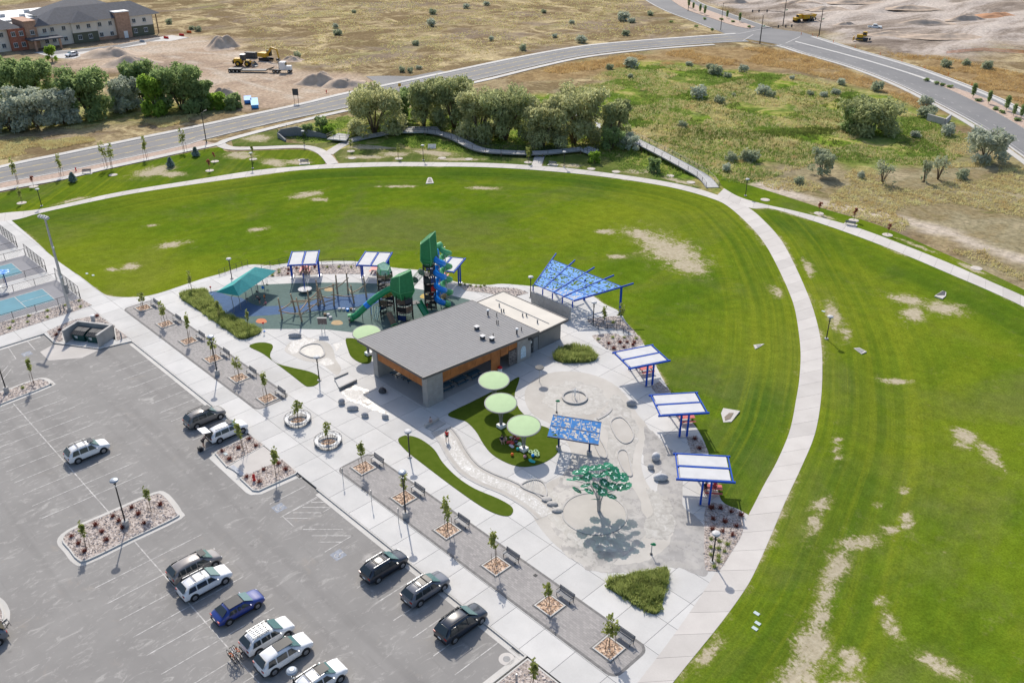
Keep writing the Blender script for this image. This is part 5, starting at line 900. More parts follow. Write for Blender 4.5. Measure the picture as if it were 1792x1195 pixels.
b2 = thing('low_wall', 'low concrete weir wall at the head of the splash stream', 'wall', G(*z3([(60, 560)])[0])); O = b2.location.copy(); a, b = [G(*p, .2)-O for p in z3([(20, 580), (135, 512)])]; part('wall', CASTC, b2, lambda m: m.bar(a, b, .3, .6)); a2, c2 = [G(*p, .2)-O for p in z3([(-40, 630), (80, 690)])]; part('slab', CASTC, b2, lambda m: m.prism([(a+Vector((0, 0, 0)))[:2], b[:2], (b+(c2-a2)*.55)[:2], (a+(c2-a2)*.55)[:2]], 0, .12))
ft = thing('fountain', 'round rimmed fountain with water jet in the splash pad', 'fountain', (cf.x, cf.y, .045)); part('rim', CASTC, ft, lambda m: ring_prism(m, circ((0, 0), 1.68), circ((0, 0), 1.45), 0, .22)); part('basin', SPL, ft, lambda m: m.lathe([(1.5, .0), (1.5, .03)], n=30))
q = NT('spray', .2, .5); q.col((.85, .87, .88)); q.b.inputs['Alpha'].default_value = .45; SPRAY = q.m
for k in range(9): a = k*.7; r = .15+.05*(k % 3); part('water_jet', SPRAY, ft, lambda m: m.tube([(0, 0, .05), (r*.5*math.cos(a), r*.5*math.sin(a), .9+.3*(k % 3)), (r*1.6*math.cos(a), r*1.6*math.sin(a), 1.1+.1*(k % 4)), (r*3*math.cos(a), r*3*math.sin(a), .05)], [.03, .025, .02, .012], 5))
hp = thing('spray_hoops', 'thin water arcs over the wedge pool of the splash stream', 'spray feature', G(*z3([(945, 1080)])[0], .05))
for k in range(4): part('water_arc', SPRAY, hp, lambda m: m.tube([(-.5+.35*k, -.3, 0), (-.5+.35*k, -.25, .9), (-.45+.35*k, 0, 1.25), (-.4+.35*k, .3, .9), (-.4+.35*k, .4, 0)], .022, 5))
wp = W(z4([(40, 285), (130, 235), (210, 260), (232, 340), (195, 352)]), 4); sheet('water_film', wp, .056, FILM); ring_prism(MB(), wp, inset(wp, .18), .0, .16).build('pool_rim', CASTC)['kind'] = 'structure'
for px, h, lb in (((974, 722), 1.6, 'leafy green spray plant behind the small perforated canopy'), ((1139.5, 970), 1.2, 'thin spray post on the wet concrete by the triangular shrub bed')):
    g = G(*px); t = thing('spray_post', lb, 'spray feature', (g.x, g.y, .05)); part('stem', STEEL, t, lambda m: m.cyl((0, 0, 0), .05, h, 6)); part('head', GREENS, t, lambda m: m.blob((.1, .1, h+.1), (.25, .2, .15), 2, 8, 5, .3)); part('base', DKGREY, t, lambda m: m.cyl((0, 0, 0), .14, .1, 8))
# toys, bags and balls on the turf
zt = zm(840, 740, 12.8)
for x, y, r, m, lb in ((722, 745, .2, ORANGE, 'orange ball on the turf'), (845, 625, .2, mat('teal_toy', (.05, .40, .38), .5), 'teal bucket on the turf beside the disc shade foot'), (1185, 770, .2, BLUES, 'blue ball beside the green inflatable'), (1005, 790, .2, mat('pink_toy', (.7, .35, .35), .5), 'pink ball at the disc shade shadow edge'), (885, 525, .26, mat('mint_toy', (.5, .7, .55), .5), 'mint ball against the disc shade pedestal')):
    g = G(*zt([(x, y)])[0]); tag(MB().blob((0, 0, r), (r, r, r), 1, 12, 8, 0).build('ball', m, None, True, loc=(g.x, g.y, .075)), lb, 'ball', 'toys on the turf')
g = G(*zt([(1200, 700)])[0]); t = thing('inflatable', 'pale green inflatable turtle float lying on the turf', 'pool float', (g.x, g.y, .075), .5)
for k, (x, y) in enumerate(((0, 0), (.42, .1), (-.4, .12), (.15, .4), (.1, -.38), (.55, -.3))): part('ring', LGREEN, t, lambda m: m.tube([(x+.2*math.cos(a), y+.2*math.sin(a), .14) for a in np.linspace(0, 6.283, 11)], .09, 7), True)
g = G(*zt([(1160, 870)])[0]); tag(MB().blob((0, 0, .05), (.42, .3, .07), 3, 10, 5, .2).build('towel', mat('teal_towel', (.05, .42, .40), .9), loc=(g.x, g.y, .078)), 'rumpled teal towel in the disc shade shadow', 'towel')
q2 = random.Random(4)
for k in range(9):
    x, y = q2.uniform(650, 880), q2.uniform(330, 560); g = G(*zt([(x, y)])[0]); c = q2.choice([(.5, .5, .55), (.12, .1, .16), (.5, .08, .07), (.55, .5, .5), (.2, .25, .4)]); tag(MB().blob((0, 0, .1), (q2.uniform(.2, .38), q2.uniform(.15, .28), .14), k, 9, 5, .25).build('bag', mat('bag_cloth_%d' % k, c, .9, .3, 8), loc=(g.x, g.y, .078), rz=k), 'bag or towel heaped on turf between two disc shades', 'bag', 'bags heaped on the turf')
# railings, big lawn-edge fences
def railing(label, pts, h, sp, m=BLACK, rails=(1.0, .55, .15), name='railing', r=.025):
    P = [Vector(p) if len(p) == 3 else Vector((p[0], p[1], .03)) for p in pts]; O = P[0].copy(); t = thing(name, label, 'railing', O); mb = MB()
    for f in rails: mb.tube([p-O+Vector((0, 0, h*f)) for p in P], r, 5)
    mb.build('rail', m, t); L = [0]
    for i in range(1, len(P)): L.append(L[-1]+(P[i]-P[i-1]).length)
    n = max(1, round(L[-1]/sp)); pm = MB().cyl((0, 0, 0), r*1.5, h, 6).mesh('post'); pm.materials.append(m)
    for k in range(n+1):
        s = L[-1]*k/n; i = max(0, min(len(L)-2, int(np.searchsorted(L, s)-1))); u = (s-L[i])/max(L[i+1]-L[i], 1e-6); o = obj('post', pm, None, t); o.location = P[i].lerp(P[i+1], u)-O
    return t
railing('thin rail beside the path lamp, left of the teal shade', [*GL([(384, 482), (400, 476), (434, 464)])], 1.0, 1.2, DKGREY); railing('curved dark rail behind the teal shade', GL([(458, 472), (476, 466), (492, 462), (505, 459)]), 1.0, 1.6, DKGREY); railing('dark rail behind the gravel between the two playground shelters', GL([(563, 465), (592, 463), (622, 462)]), 1.1, 2.2, DKGREY)
railing('low rail at the gravel bed beside the blue canopy post', GL(z7([(890, 800), (1000, 880), (1130, 870), (1240, 900), (1310, 960)])), 1.0, 1.4, DKGREY)
# ---------------------------------------------------------------- vehicles
GLASS = NT('car_glass', .08, .6); GLASS.col((.02, .03, .035)); GLASS = GLASS.m; GLASST = NT('windscreen', .08, .6); GLASST.col((.10, .19, .19)); GLASST = GLASST.m
TYRE = mat('tyre', (.02, .02, .02), .9); RIM = mat('rim', (.35, .35, .36), .35, .1, metal=.7); LAMPR = mat('tail_lamp', (.35, .01, .01), .25); LAMPW = mat('head_lamp', (.6, .62, .65), .2); TRIM = mat('black_trim', (.025, .025, .027), .6)
def paint(n, c): return mat('paint_'+n, c, .3, .03, 1, .5, coat=.8)
def car(label, loc, rz_, col, kind='suv', L=4.8, Wd=1.95, Ht=1.70, roof=None, rails=False, sun=None, rimm=RIM, cat='car', rot_open=False, group='cars in the parking lot'):
    t = thing('parked_car', label, cat, loc, rz_, group); w = Wd/2; h = L/2; sed = kind == 'sedan'; van = kind == 'van'
    belt = .98 if not sed else .9; hood = 1.06 if not sed else .92
    if sed: S = [(-h, .38, .62, .66, .86), (-h+.06, .28, .80, .86, .95), (-h+.45, .22, .92, 1.0, .97), (-h+1.25, .22, .92, Ht-.06, .66), (-.35, .22, .92, Ht, .68), (.35, .22, .92, Ht-.05, .67), (h*.52, .22, .9, .97, .80), (h*.86, .24, .80, .86, .85), (h-.08, .28, .66, .72, .84), (h, .36, .56, .6, .72)]
    else: S = [(-h, .42, .72, .78, .9), (-h+.05, .32, .95, 1.0, .96), (-h+.12, .28, 1.02, 1.12, .95), (-h+.68, .26, 1.03, Ht-.07, .70), (-.5, .26, 1.02, Ht, .72), (h*(.15 if not van else .26), .26, 1.01, Ht-.06, .70), (h*(.53 if not van else .64), .26, 1.0, 1.10, .82), (h*.84, .28, .93, .99, .84), (h-.07, .34, .78, .84, .86), (h, .44, .62, .66, .74)]
    mb = MB()
    for (y, zb, zs, zt, wt), wm in zip(S, (.80, .93, .97, 1, 1, 1, .995, .965, .90, .74)):
        ring = [(w*.86, zb), (w*.985, zb+.1), (w, (zb+zs)*.5), (w*.975, zs), (w*wt, zt), (w*wt*.55, zt+.035), (0, zt+.045)]
        ring = ring+[(-x, z) for x, z in ring[-2::-1]]; mb.v += [(x*wm, y, z) for x, z in ring]
    k = 13
    for i in range(len(S)-1):
        for j in range(k): a = i*k+j; b = i*k+(j+1) % k; mb.f.append((a, b, b+k, a+k))
    mb.f.append(tuple(range(k))); mb.f.append(tuple(range((len(S)-1)*k, len(S)*k))[::-1])
    body = mb.build('body', col, t); bm = bmesh.new(); bm.from_mesh(body.data); bmesh.ops.recalc_face_normals(bm, faces=bm.faces); bm.to_mesh(body.data); bm.free(); sb = body.modifiers.new('sub', 'SUBSURF'); sb.levels = sb.render_levels = 1
    for p in body.data.polygons: p.use_smooth = True
    r0, r1, r2, r3 = S[3], S[4], S[5], S[6]; up = Vector((0, 0, .012))
    def quad_(name, m, pts, off): return face(name, m, [Vector(p)+Vector(off) for p in pts], t)
    W_ = quad_('windscreen', GLASST, [(-w*r3[4]*.97, r3[0]-.08, r3[3]+.05), (w*r3[4]*.97, r3[0]-.08, r3[3]+.05), (w*r2[4]*.96, r2[0]+.02, r2[3]+.0), (-w*r2[4]*.96, r2[0]+.02, r2[3]+.0)], (0, .03, .045))
    rb = S[2]; quad_('rear_window', GLASS, [(w*rb[4]*.82, rb[0]-.0 if not sed else S[2][0]+.1, rb[3]+.05), (-w*rb[4]*.82, rb[0]-.0 if not sed else S[2][0]+.1, rb[3]+.05), (-w*r0[4]*.9, r0[0]-.1, r0[3]-.06), (w*r0[4]*.9, r0[0]-.1, r0[3]-.06)], (0, -.05, .05))
    for s in (-1, 1):
        for ya, yb in ((r0[0]+.02, r0[0]+.62), (r0[0]+.72, -.12 if not sed else -.1), (-.02, r2[0]+.02 if not sed else r2[0])):
            if yb-ya < .2: continue
            f = lambda y, z: (s*(w*.975+(w*.74-w*.975)*((z-1.04 if not sed else z-.92)/(Ht-.05-(1.04 if not sed else .92))))+s*.03, y, z)
            zl = (1.04 if not sed else .92)+.05; zh = Ht-.17; yb2 = yb+(.0 if yb < r2[0]-.2 else .0); lo2 = yb+(.42 if yb > r2[0]-.15 else 0); pts = [f(ya+(-.2 if ya < r0[0]+.1 else 0), zl), f(lo2, zl), f(yb2, zh), f(ya+.03, zh)]; face('side_window', GLASS, [Vector(p) for p in (pts if s > 0 else pts[::-1])], t)
        part('mirror', col, t, lambda m: m.box((s*(w+.1), r3[0]-.45, 1.08 if not sed else .98), (.22, .12, .16)), bevel=.02); part('tail_light', LAMPR, t, lambda m: m.box((s*w*.74, -h+.06, .92 if not sed else .78), (.3, .1, .16 if not sed else .12))); part('head_light', LAMPW, t, lambda m: m.box((s*w*.66, h-.15, .74 if not sed else .62), (.36, .16, .12)))
        part('side_sill', TRIM, t, lambda m: m.box((s*(w*.96), 0, .3), (.1, L*.55, .12)))
        for y in (-h+.95, h-.95):
            wr_ = .37 if not sed else .34; part('wheel_arch', TRIM, t, lambda m: m.tube([(s*(w-.22), y, wr_+.02), (s*(w+.012), y, wr_+.02)], wr_+.075, 18)); wh = part('wheel', TYRE, t, lambda m: m.tube([(s*(w-.2), y, wr_), (s*(w+.02), y, wr_), (s*(w+.035), y, wr_)], [wr_, wr_, wr_-.05], 18)); part('rim', rimm, wh, lambda m: m.tube([(s*(w+.02), y, wr_), (s*(w+.048), y, wr_)], [wr_*.68, wr_*.6], 10))
    part('bumper', TRIM, t, lambda m: m.box((0, -h+.06, .42), (Wd*.8, .18, .16))); part('grille', TRIM, t, lambda m: m.box((0, h-.03, .52), (Wd*.6, .1, .2))); part('plate', WHITE, t, lambda m: m.box((0, -h-.02, .66), (.4, .03, .14)))
    zr = Ht+.045
    if roof: face('glass_roof', roof, [Vector((x*w*.66, y, Ht+.05-(.02 if abs(y) > .6 else 0))) for x, y in ((-1, r0[0]+.05), (1, r0[0]+.05), (1, r2[0]-.02), (-1, r2[0]-.02))], t)
    if sun: part('sunroof', GLASS, t, lambda m: m.box((0, sun[0], zr+.004), (Wd*.5, sun[1], .03)))
    if rails:
        for s in (-1, 1): part('roof_rail', TRIM if rails == 1 else STEEL, t, lambda m: m.bar((s*w*.66, r0[0]+.1, zr+.05), (s*w*.66, r2[0]-.1, zr+.05), .05))
        if rails == 2 or rails == 3:
            for y in (-1.0, -.1): part('cross_bar', TRIM, t, lambda m: m.bar((-w*.66, y, zr+.07), (w*.66, y, zr+.07), .06))
    return t
CW, CG, CGB, CB, CN, CK = paint('white', (.78, .785, .79)), paint('warm_grey', (.17, .16, .15)), paint('taupe', (.22, .20, .19)), paint('blue', (.007, .032, .22)), paint('navy', (.012, .02, .035)), paint('graphite', (.12, .13, .155))
def side(px, w=1.92): g = G(*px, -.12); return (g.x-w/2, g.y, -.117)
def off(l, dx, dy): return (l[0]+dx, l[1]+dy, l[2])
car('warm grey SUV at the kerb beside a white car with raised tailgate', side((366.5, 742)), 0, CG, L=5.0, Ht=1.78, sun=(.35, .9), rails=1)
c2 = car('white SUV with its tailgate raised at the kerb', side((405.6, 767)), 0, CW, L=4.9, sun=(.45, .55), rails=1); part('raised_tailgate', CW, c2, lambda m: m.box((0, -2.75, 1.98), (1.5, 1.0, .07), M=Matrix.Rotation(R(-12), 3, 'X'))); part('open_boot', BLACK, c2, lambda m: m.box((0, -2.43, 1.2), (1.4, .06, .9)))
car('white SUV parked alone beside the long spine line', side((160.7, 802)), 0, CW, L=4.8, Ht=1.8, sun=(.55, .55), rails=3)
l5 = side((369, 1036)); car('taupe minivan with sunroof beside the gravel island', off(l5, -2.75, .35), 0, CGB, 'van', L=5.1, Wd=1.95, Ht=1.74, sun=(.85, .6)); car('white SUV with black cross bars next to the taupe minivan', l5, 0, CW, L=5.0, Wd=1.98, rails=3)
car('deep blue sedan with black glass roof', side((427.5, 1079), 1.88), 0, CB, 'sedan', L=4.75, Wd=1.9, Ht=1.46, roof=GLASS)
l7 = side((479.6, 1131)); c7 = car('white crossover carrying a roof basket and rear bike rack', l7, 0, CW, L=4.7, Ht=1.68, rails=2)
rb = part('roof_basket', STEEL, c7, lambda m: ([m.bar((x, -1.5, 1.86), (x, .1, 1.86), .05) for x in np.linspace(-.55, .55, 6)]+[m.bar((-.6, y, 1.88), (.6, y, 1.88), .05) for y in np.linspace(-1.5, .1, 5)]))
car('white SUV with wide panoramic roof beside the roof-basket car', side((509, 1163)), 0, CW, L=5.0, Wd=2.0, Ht=1.76, sun=(.0, 1.5)); car('white SUV behind the parking lamp at the row end', side((571, 1211)), 0, CW, L=4.8, sun=(.4, .9), rails=3)
car('black SUV at the kerb beside the accessible bay', side((684, 1007)), 0, CN, L=4.8, Ht=1.72, rails=3); car('graphite SUV with silver roof at the kerb', side((757, 1047)), 0, CK, L=4.8, Ht=1.7, roof=None, sun=(-.1, 1.1), rails=2); car('dark navy SUV at the kerb closest to the storm grate', side((820, 1108)), 0, CN, L=5.1, Wd=2.0, Ht=1.85, rails=1)
g = G(13, 1112, -.12); c13 = car('dark grey car with rear rack at the rounded island', (g.x-.2, g.y-2.3, -.117), R(180), CK, L=4.7, rails=1); part('rear_rack', BLACK, c13, lambda m: [m.bar((-.5, -2.5, 1.0), (.5, -2.5, 1.0), .06), m.bar((-.5, -2.8, 1.1), (.5, -2.8, 1.1), .05), m.bar((0, -2.3, .6), (0, -2.8, 1.1), .06)])
# bikes on the hitch rack behind the white crossover
bl = Vector(l7)+Vector((0, -2.55, 0)); bkp = None
def bicycle(label, loc, rz_, m):
    t = thing('bicycle', label, 'bicycle', loc, rz_, 'bicycles on the hitch rack')
    for y in (-.52, .52): wh = part('wheel', TYRE, t, lambda mb: mb.tube([(0, y+.33*math.cos(a), .34+.33*math.sin(a)) for a in np.linspace(0, 6.283, 17)], .025, 5)); part('spokes', STEEL, wh, lambda mb: [mb.bar((0, y, .34), (0, y+.31*math.cos(a), .34+.31*math.sin(a)), .01) for a in np.linspace(0, 5.5, 8)])
    part('frame', m, t, lambda mb: [mb.bar(a, b, .04) for a, b in (((0, -.52, .34), (0, -.05, .30)), ((0, -.05, .30), (0, -.2, .8)), ((0, -.52, .34), (0, -.18, .72)), ((0, -.18, .72), (0, .36, .78)), ((0, -.05, .30), (0, .38, .7)), ((0, .38, .9), (0, .52, .34)))]); part('saddle', BLACK, t, lambda mb: mb.box((0, -.22, .85), (.13, .26, .06))); part('handlebar', BLACK, t, lambda mb: mb.bar((-.28, .36, .95), (.28, .36, .95), .035)); return t
rk = thing('bike_rack', 'black hitch bike rack behind the roof-basket car', 'bike rack', (bl.x, bl.y, -.117)); part('arm', BLACK, rk, lambda m: [m.bar((0, .1, .42), (0, -1.0, .42), .07), m.bar((0, -1.0, .42), (0, -1.0, 1.0), .07)]); part('tray', BLACK, rk, lambda m: [m.bar((-.75, -.3-.33*k, .46), (.75, -.3-.33*k, .46), .08, .05) for k in range(3)])
for k, (m, lb) in enumerate(((ORANGE, 'orange framed bicycle on hitch rack, closest to the car'), (LGREY, 'silver bicycle in middle of the hitch rack'), (ORANGE, 'orange framed bicycle on hitch rack, farthest from the car'))): bicycle(lb, (bl.x+.05*k, bl.y-.3-.33*k, .37), R(90 if k % 2 else -90), m)
# ---------------------------------------------------------------- vegetation
def quads(name, C, U, V, m, parent=None, tri=False):
    n = len(C); v = np.stack([C-U-V*.2, C+U-V*.2, C+U*.6+V, C-U*.6+V] if not tri else [C-U, C+U, C+V], 1); k = v.shape[1]; me = bpy.data.meshes.new(name); me.vertices.add(n*k); me.vertices.foreach_set('co', v.ravel()); me.loops.add(n*k); me.loops.foreach_set('vertex_index', np.arange(n*k)); me.polygons.add(n); me.polygons.foreach_set('loop_start', np.arange(0, n*k, k)); me.update(calc_edges=True)
    if m: me.materials.append(m)
    return me
def leaf_cloud(name, clumps, n, size, asp, m, seed, droop=0.0, shell=.55):
    r = np.random.default_rng(seed); cl = np.array(clumps); wts = cl[:, 3]*cl[:, 4]*cl[:, 5]; wts = wts**.75; idx = r.choice(len(cl), n, p=wts/wts.sum()); d = r.normal(size=(n, 3)); d /= np.linalg.norm(d, axis=1)[:, None]; rad = (shell+(1-shell)*r.random(n))[:, None]*np.where(r.random(n) < .25, 1.0+.4*r.random(n), 1)[:, None]
    C = cl[idx, :3]+d*rad*cl[idx, 3:6]; a = r.normal(size=(n, 3))+d*.7; a /= np.linalg.norm(a, axis=1)[:, None]; b = r.normal(size=(n, 3)); b[:, 2] -= droop*3; b -= a*(a*b).sum(1)[:, None]; b /= np.linalg.norm(b, axis=1)[:, None]; c = np.cross(a, b); s = size*r.uniform(.6, 1.35, n)[:, None]
    return quads(name, C, c*s*asp, b*s, m)
GW = leafmat('willow_leaf', (.15, .155, .075), (.36, .36, .19), .4, .35); GW2 = leafmat('willow_leaf_dark', (.115, .13, .06), (.30, .315, .155), .35, .35); GS = leafmat('silver_leaf', (.15, .165, .125), (.34, .36, .28), .3, .4); GG = leafmat('green_leaf', (.08, .12, .045), (.22, .27, .115), .4, .35); GB = leafmat('bright_leaf', (.07, .13, .02), (.21, .29, .05), .45, .5)
GY = leafmat('sapling_leaf', (.075, .10, .025), (.23, .24, .08), .45, 1.5); GSG = leafmat('sage_leaf', (.12, .135, .085), (.29, .31, .21), .25, .6); GRD = leafmat('red_grass', (.06, .018, .016), (.16, .06, .045), .3, 2); GGR = leafmat('green_grass', (.09, .12, .03), (.24, .26, .09), .4, 1.2); GST = leafmat('straw_grass', (.26, .18, .08), (.50, .38, .20), .3, .3); GWT = leafmat('wet_grass', (.055, .10, .018), (.17, .22, .05), .4, .12); GSP = leafmat('blue_spruce', (.06, .085, .075), (.16, .20, .18), .15, 1); GRE = leafmat('reed', (.20, .12, .05), (.42, .29, .14), .3, .2); GRL = leafmat('red_leaf', (.10, .03, .02), (.24, .10, .07), .4, 1)
def tree(name, label, loc, h, sp, seed, m, n, leaf, stems=4, droop=.3, group=None, low=.35, asp=.35, rz_=0):
    q = random.Random(seed); t = thing(name, label, 'tree', loc, rz_, group); cl = []; mb = MB()
    for s in range(stems):
        a = 2*math.pi*s/stems+q.uniform(-.4, .4); L = q.uniform(.35, .75)*sp; p0 = Vector((.1*math.cos(a)*sp*.3, .1*math.sin(a)*sp*.3, 0)); p1 = Vector((L*.35*math.cos(a), L*.35*math.sin(a), h*.28)); p2 = Vector((L*.75*math.cos(a), L*.75*math.sin(a), h*q.uniform(.5, .6))); p3 = Vector((L*math.cos(a), L*math.sin(a), h*q.uniform(.74, .86)))
        mb.tube([p0, p1, p2, p3], [h*.022, h*.018, h*.012, h*.005], 6); cl.append((*p3, sp*.3, sp*.3, h*.14)); cl.append((*p2.lerp(p3, .4), sp*.34, sp*.34, h*.14))
        for b in range(3):
            f = q.uniform(.35, .95); pb = p1.lerp(p3, f); a2 = a+q.uniform(-1.2, 1.2); e = pb+Vector((math.cos(a2)*sp*.34, math.sin(a2)*sp*.34, h*q.uniform(.02, .16))); e.z = min(e.z, h*.92); mb.tube([pb, pb.lerp(e, .5)+Vector((0, 0, .2)), e], [h*.008, h*.006, h*.003], 5); r_ = q.uniform(.18, .3)*sp; cl.append((*e, r_, r_, r_*.85))
            if q.random() < low: zl = h*q.uniform(.12, .32); cl.append((e.x*1.05, e.y*1.05, zl, sp*.26, sp*.26, h*.13))
    for k in range(3+stems):
        a = q.uniform(0, 6.28); rr = sp*.52*math.sqrt(q.random()); cl.append((rr*math.cos(a), rr*math.sin(a), h*q.uniform(.5 if low < .4 else .3, .82), sp*.36, sp*.36, h*.15))
    mb.build('trunk', BARK, t, True); o = obj('crown', leaf_cloud('crown', cl, n, leaf, asp, m, seed, droop), None, t); return t
def P2D(px): g = G(*px); return (g.x, g.y, -.05)
WIL = [((655, 234), 12.5, 6.2, GW, 'rounded yellow-green willow at the start of the boardwalk'), ((742, 222), 12.5, 3.6, GW2, 'slender willow standing beside the road behind the boardwalk bend'), ((795, 224), 14.0, 4.6, GW2, 'tall dark willow between road and boardwalk'), ((838, 240), 12.8, 5.2, GW, 'willow leaning over the boardwalk'), ((884, 246), 13.2, 5.6, GW2, 'broad dark willow in the middle of the boardwalk grove'), ((950, 256), 11.5, 4.8, GW, 'shorter willow behind the boardwalk spur'), ((1004, 252), 14.4, 6.2, GW, 'large spreading willow beside the footbridge'), ((1072, 248), 10.5, 3.2, GW2, 'narrow willow against the footbridge railing'), ((705, 212), 9, 3.2, GG, 'small green willow on the road verge'), ((770, 205), 11, 3.4, GW, 'thin willow closest to the road in the grove')]
for i, (p, h_, s_, m, lb) in enumerate(WIL): tree('willow_tree', lb, P2D(p), h_, s_*1.25, 20+i, m, int(1900*s_), .5, 6, .6, 'willows beside the boardwalk', .8 if s_ > 4 else .4)
GRV = [((55, 172), 12, 8, GG, 'wide green tree at the back of the roadside grove'), ((-25, 165), 12.5, 7, GG, 'green tree at the grove edge beside the white-roofed building'), ((66, 224), 10.5, 6.2, GS, 'broad silver-leaved tree over the dry grass'), ((112, 216), 9.5, 4.4, GS, 'silver-leaved tree between green and grey crowns'), ((18, 228), 8, 5.0, GS, 'low silver-leaved tree at the grove edge'), ((160, 206), 14, 6.6, GG, 'tall dark green tree in the middle of the grove'), ((222, 194), 9.5, 4.6, GS, 'greyish tree behind the bright green one'), ((277, 200), 11.5, 4.0, GB, 'bright yellow-green tree at the front of the grove'), ((318, 192), 13, 6.6, GG, 'dense green tree at the building-site end of the grove'), ((250, 180), 12.5, 5.0, GG, 'dark green tree behind the bright green one'), ((352, 192), 9, 4.0, GG, 'medium green tree beside the building site'), ((380, 190), 4.5, 2.8, GB, 'small green tree by the blue container'), ((408, 190), 4.0, 2.4, GG, 'low green shrub tree by the blue container')]
for i, (p, h_, s_, m, lb) in enumerate(GRV): tree('grove_tree', lb, P2D(p), h_, s_, 60+i, m, int(1500*s_), .55, 5, .2, 'roadside grove trees', .95, .4)
tree('wetland_willow', 'large dark multi-stemmed willow bush alone in the green wetland', P2D((1520, 232)), 8.5, 7.5, 95, GW2, 6500, .55, 7, .3, None, .9); tree('wetland_willow', 'dark upright willow bush touching the lone wetland willow', P2D((1497, 232)), 7, 4, 96, GG, 2600, .5, 5, .3, None, .9)
tree('olive_tree', 'leaning grey-green tree beside the boulevard', P2D((1722, 280)), 7.5, 5.2, 97, GS, 3600, .5, 4, .3, None, .7); tree('olive_tree', 'small rounded grey-green tree on the wetland edge', P2D((1436, 306)), 6.0, 3.0, 98, GSG, 1700, .42, 4, .3, None, .4)
for p, h_, s_, lb in (((1641, 314), 5.5, 2.2, 'sparse dead-looking shrub with bare stems'), ((1617, 318), 5, 1.2, 'bare thin shrub beside the sparse one'), ((1544, 320), 5, 2.4, 'wispy pale shrub near the dirt track')): tree('sparse_shrub', lb, P2D(p), h_, s_, int(p[0]), GSG, 330, .35, 6, .3, None, .3)
for p, h_, s_, m, lb in (((565, 235), 5, 2.0, GG, 'small green tree beside the retaining wall'), ((576, 238), 3, 2.0, GB, 'bright green shrub beside the retaining wall'), ((540, 238), 3.2, 1.6, GG, 'dark shrub behind the retaining wall'), ((690, 236), 4.2, 1.1, GY, 'thin young tree in front of the boardwalk'), ((1070, 262), 5.5, 3.4, GG, 'dark shrub mass under the footbridge end'), ((1098, 262), 4, 3.0, GS, 'greyish shrub at the footbridge'), ((1144, 300), 3.2, 1.6, GG, 'green shrub beside the footbridge ramp'), ((1040, 285), 2.8, 1.4, GB, 'yellow-green shrub below the boardwalk spur'), ((925, 275), 2.6, .8, GY, 'thin sapling at the boardwalk entrance')): tree('shrub', lb, P2D(p), h_, s_, int(p[0]*3), m, int(700*s_), .36, 4, .2, 'shrubs along the boardwalk', .9)
# scattered bushes: three moulds per colour, copied
def bush_proto(m, seed, nm):
    q = random.Random(seed); cl = [(q.uniform(-.5, .5), q.uniform(-.5, .5), q.uniform(.35, .8), q.uniform(.35, .55), q.uniform(.35, .55), q.uniform(.35, .55)) for _ in range(7)]; return leaf_cloud(nm, cl, 520, .20, .4, m, seed, 0, .4)
BM = [bush_proto(GSG, 1, 'foliage'), bush_proto(GS, 2, 'foliage'), bush_proto(GSG, 3, 'foliage'), bush_proto(GG, 4, 'foliage')]; stemm = MB().tube([(0, 0, -.05), (.05, 0, .5)], [.06, .03], 5).tube([(0, 0, 0), (-.2, .1, .6)], [.04, .02], 5).mesh('stem'); stemm.materials.append(BARK)
def bush(px, rpx, k=None, label='grey-green brush clump in the dry field', group='brush clumps in the dry field', name='brush'):
    g = G(*px); d = (g-Vector((0, 0, H))).length; s = max(.4, rpx*d/FPX); label = ('small ' if rpx < 7 else 'large ' if rpx > 11 else 'medium-sized ')+label; t = thing(name, label, 'bush', (g.x, g.y, -.08), random.uniform(0, 6), group); t.scale = (s, s, s*random.uniform(.85, 1.25)); obj('foliage', BM[random.randrange(3) if k is None else k], None, t); obj('stem', stemm, None, t)
DRYB = [(1103, 118, 15), (1068, 121, 7), (1103, 137, 6), (1018, 75, 12), (970, 66, 6), (915, 88, 8), (860, 71, 6), (1092, 36, 14), (1104, 40, 8), (1138, 27, 7), (1096, 62, 7), (952, 23, 6), (1001, 42, 6), (758, 25, 8), (755, 46, 10), (852, 10, 7), (817, 15, 7), (590, 61, 9), (588, 50, 6), (521, 100, 8), (727, 79, 8), (704, 126, 7), (718, 127, 6), (734, 121, 6), (619, 23, 5), (296, 42, 7), (346, 55, 6), (336, 52, 5), (1656, 118, 10), (1727, 121, 10), (1690, 115, 7), (1621, 186, 12)]
WETB = [(1221, 172, 19), (1205, 115, 7), (1247, 130, 9), (1194, 222, 9), (1253, 131, 12), (1273, 136, 8), (1302, 126, 9), (1260, 180, 11), (1337, 166, 13), (1284, 168, 5), (1418, 167, 7), (1463, 166, 8), (1471, 148, 8), (1385, 139, 6), (1534, 159, 11), (1621, 205, 17), (1656, 238, 14), (1314, 282, 17), (1279, 282, 11), (1398, 320, 11), (1683, 312, 12), (1506, 312, 8), (1240, 120, 6), (1350, 170, 9), (1440, 170, 8), (1270, 300, 10), (1600, 240, 9)]
for x, y, r in DRYB: bush((x, y), r)
for x, y, r in WETB: bush((x, y), r, None, 'grey-green brush clump in the wetland grass', 'brush clumps in the wetland')
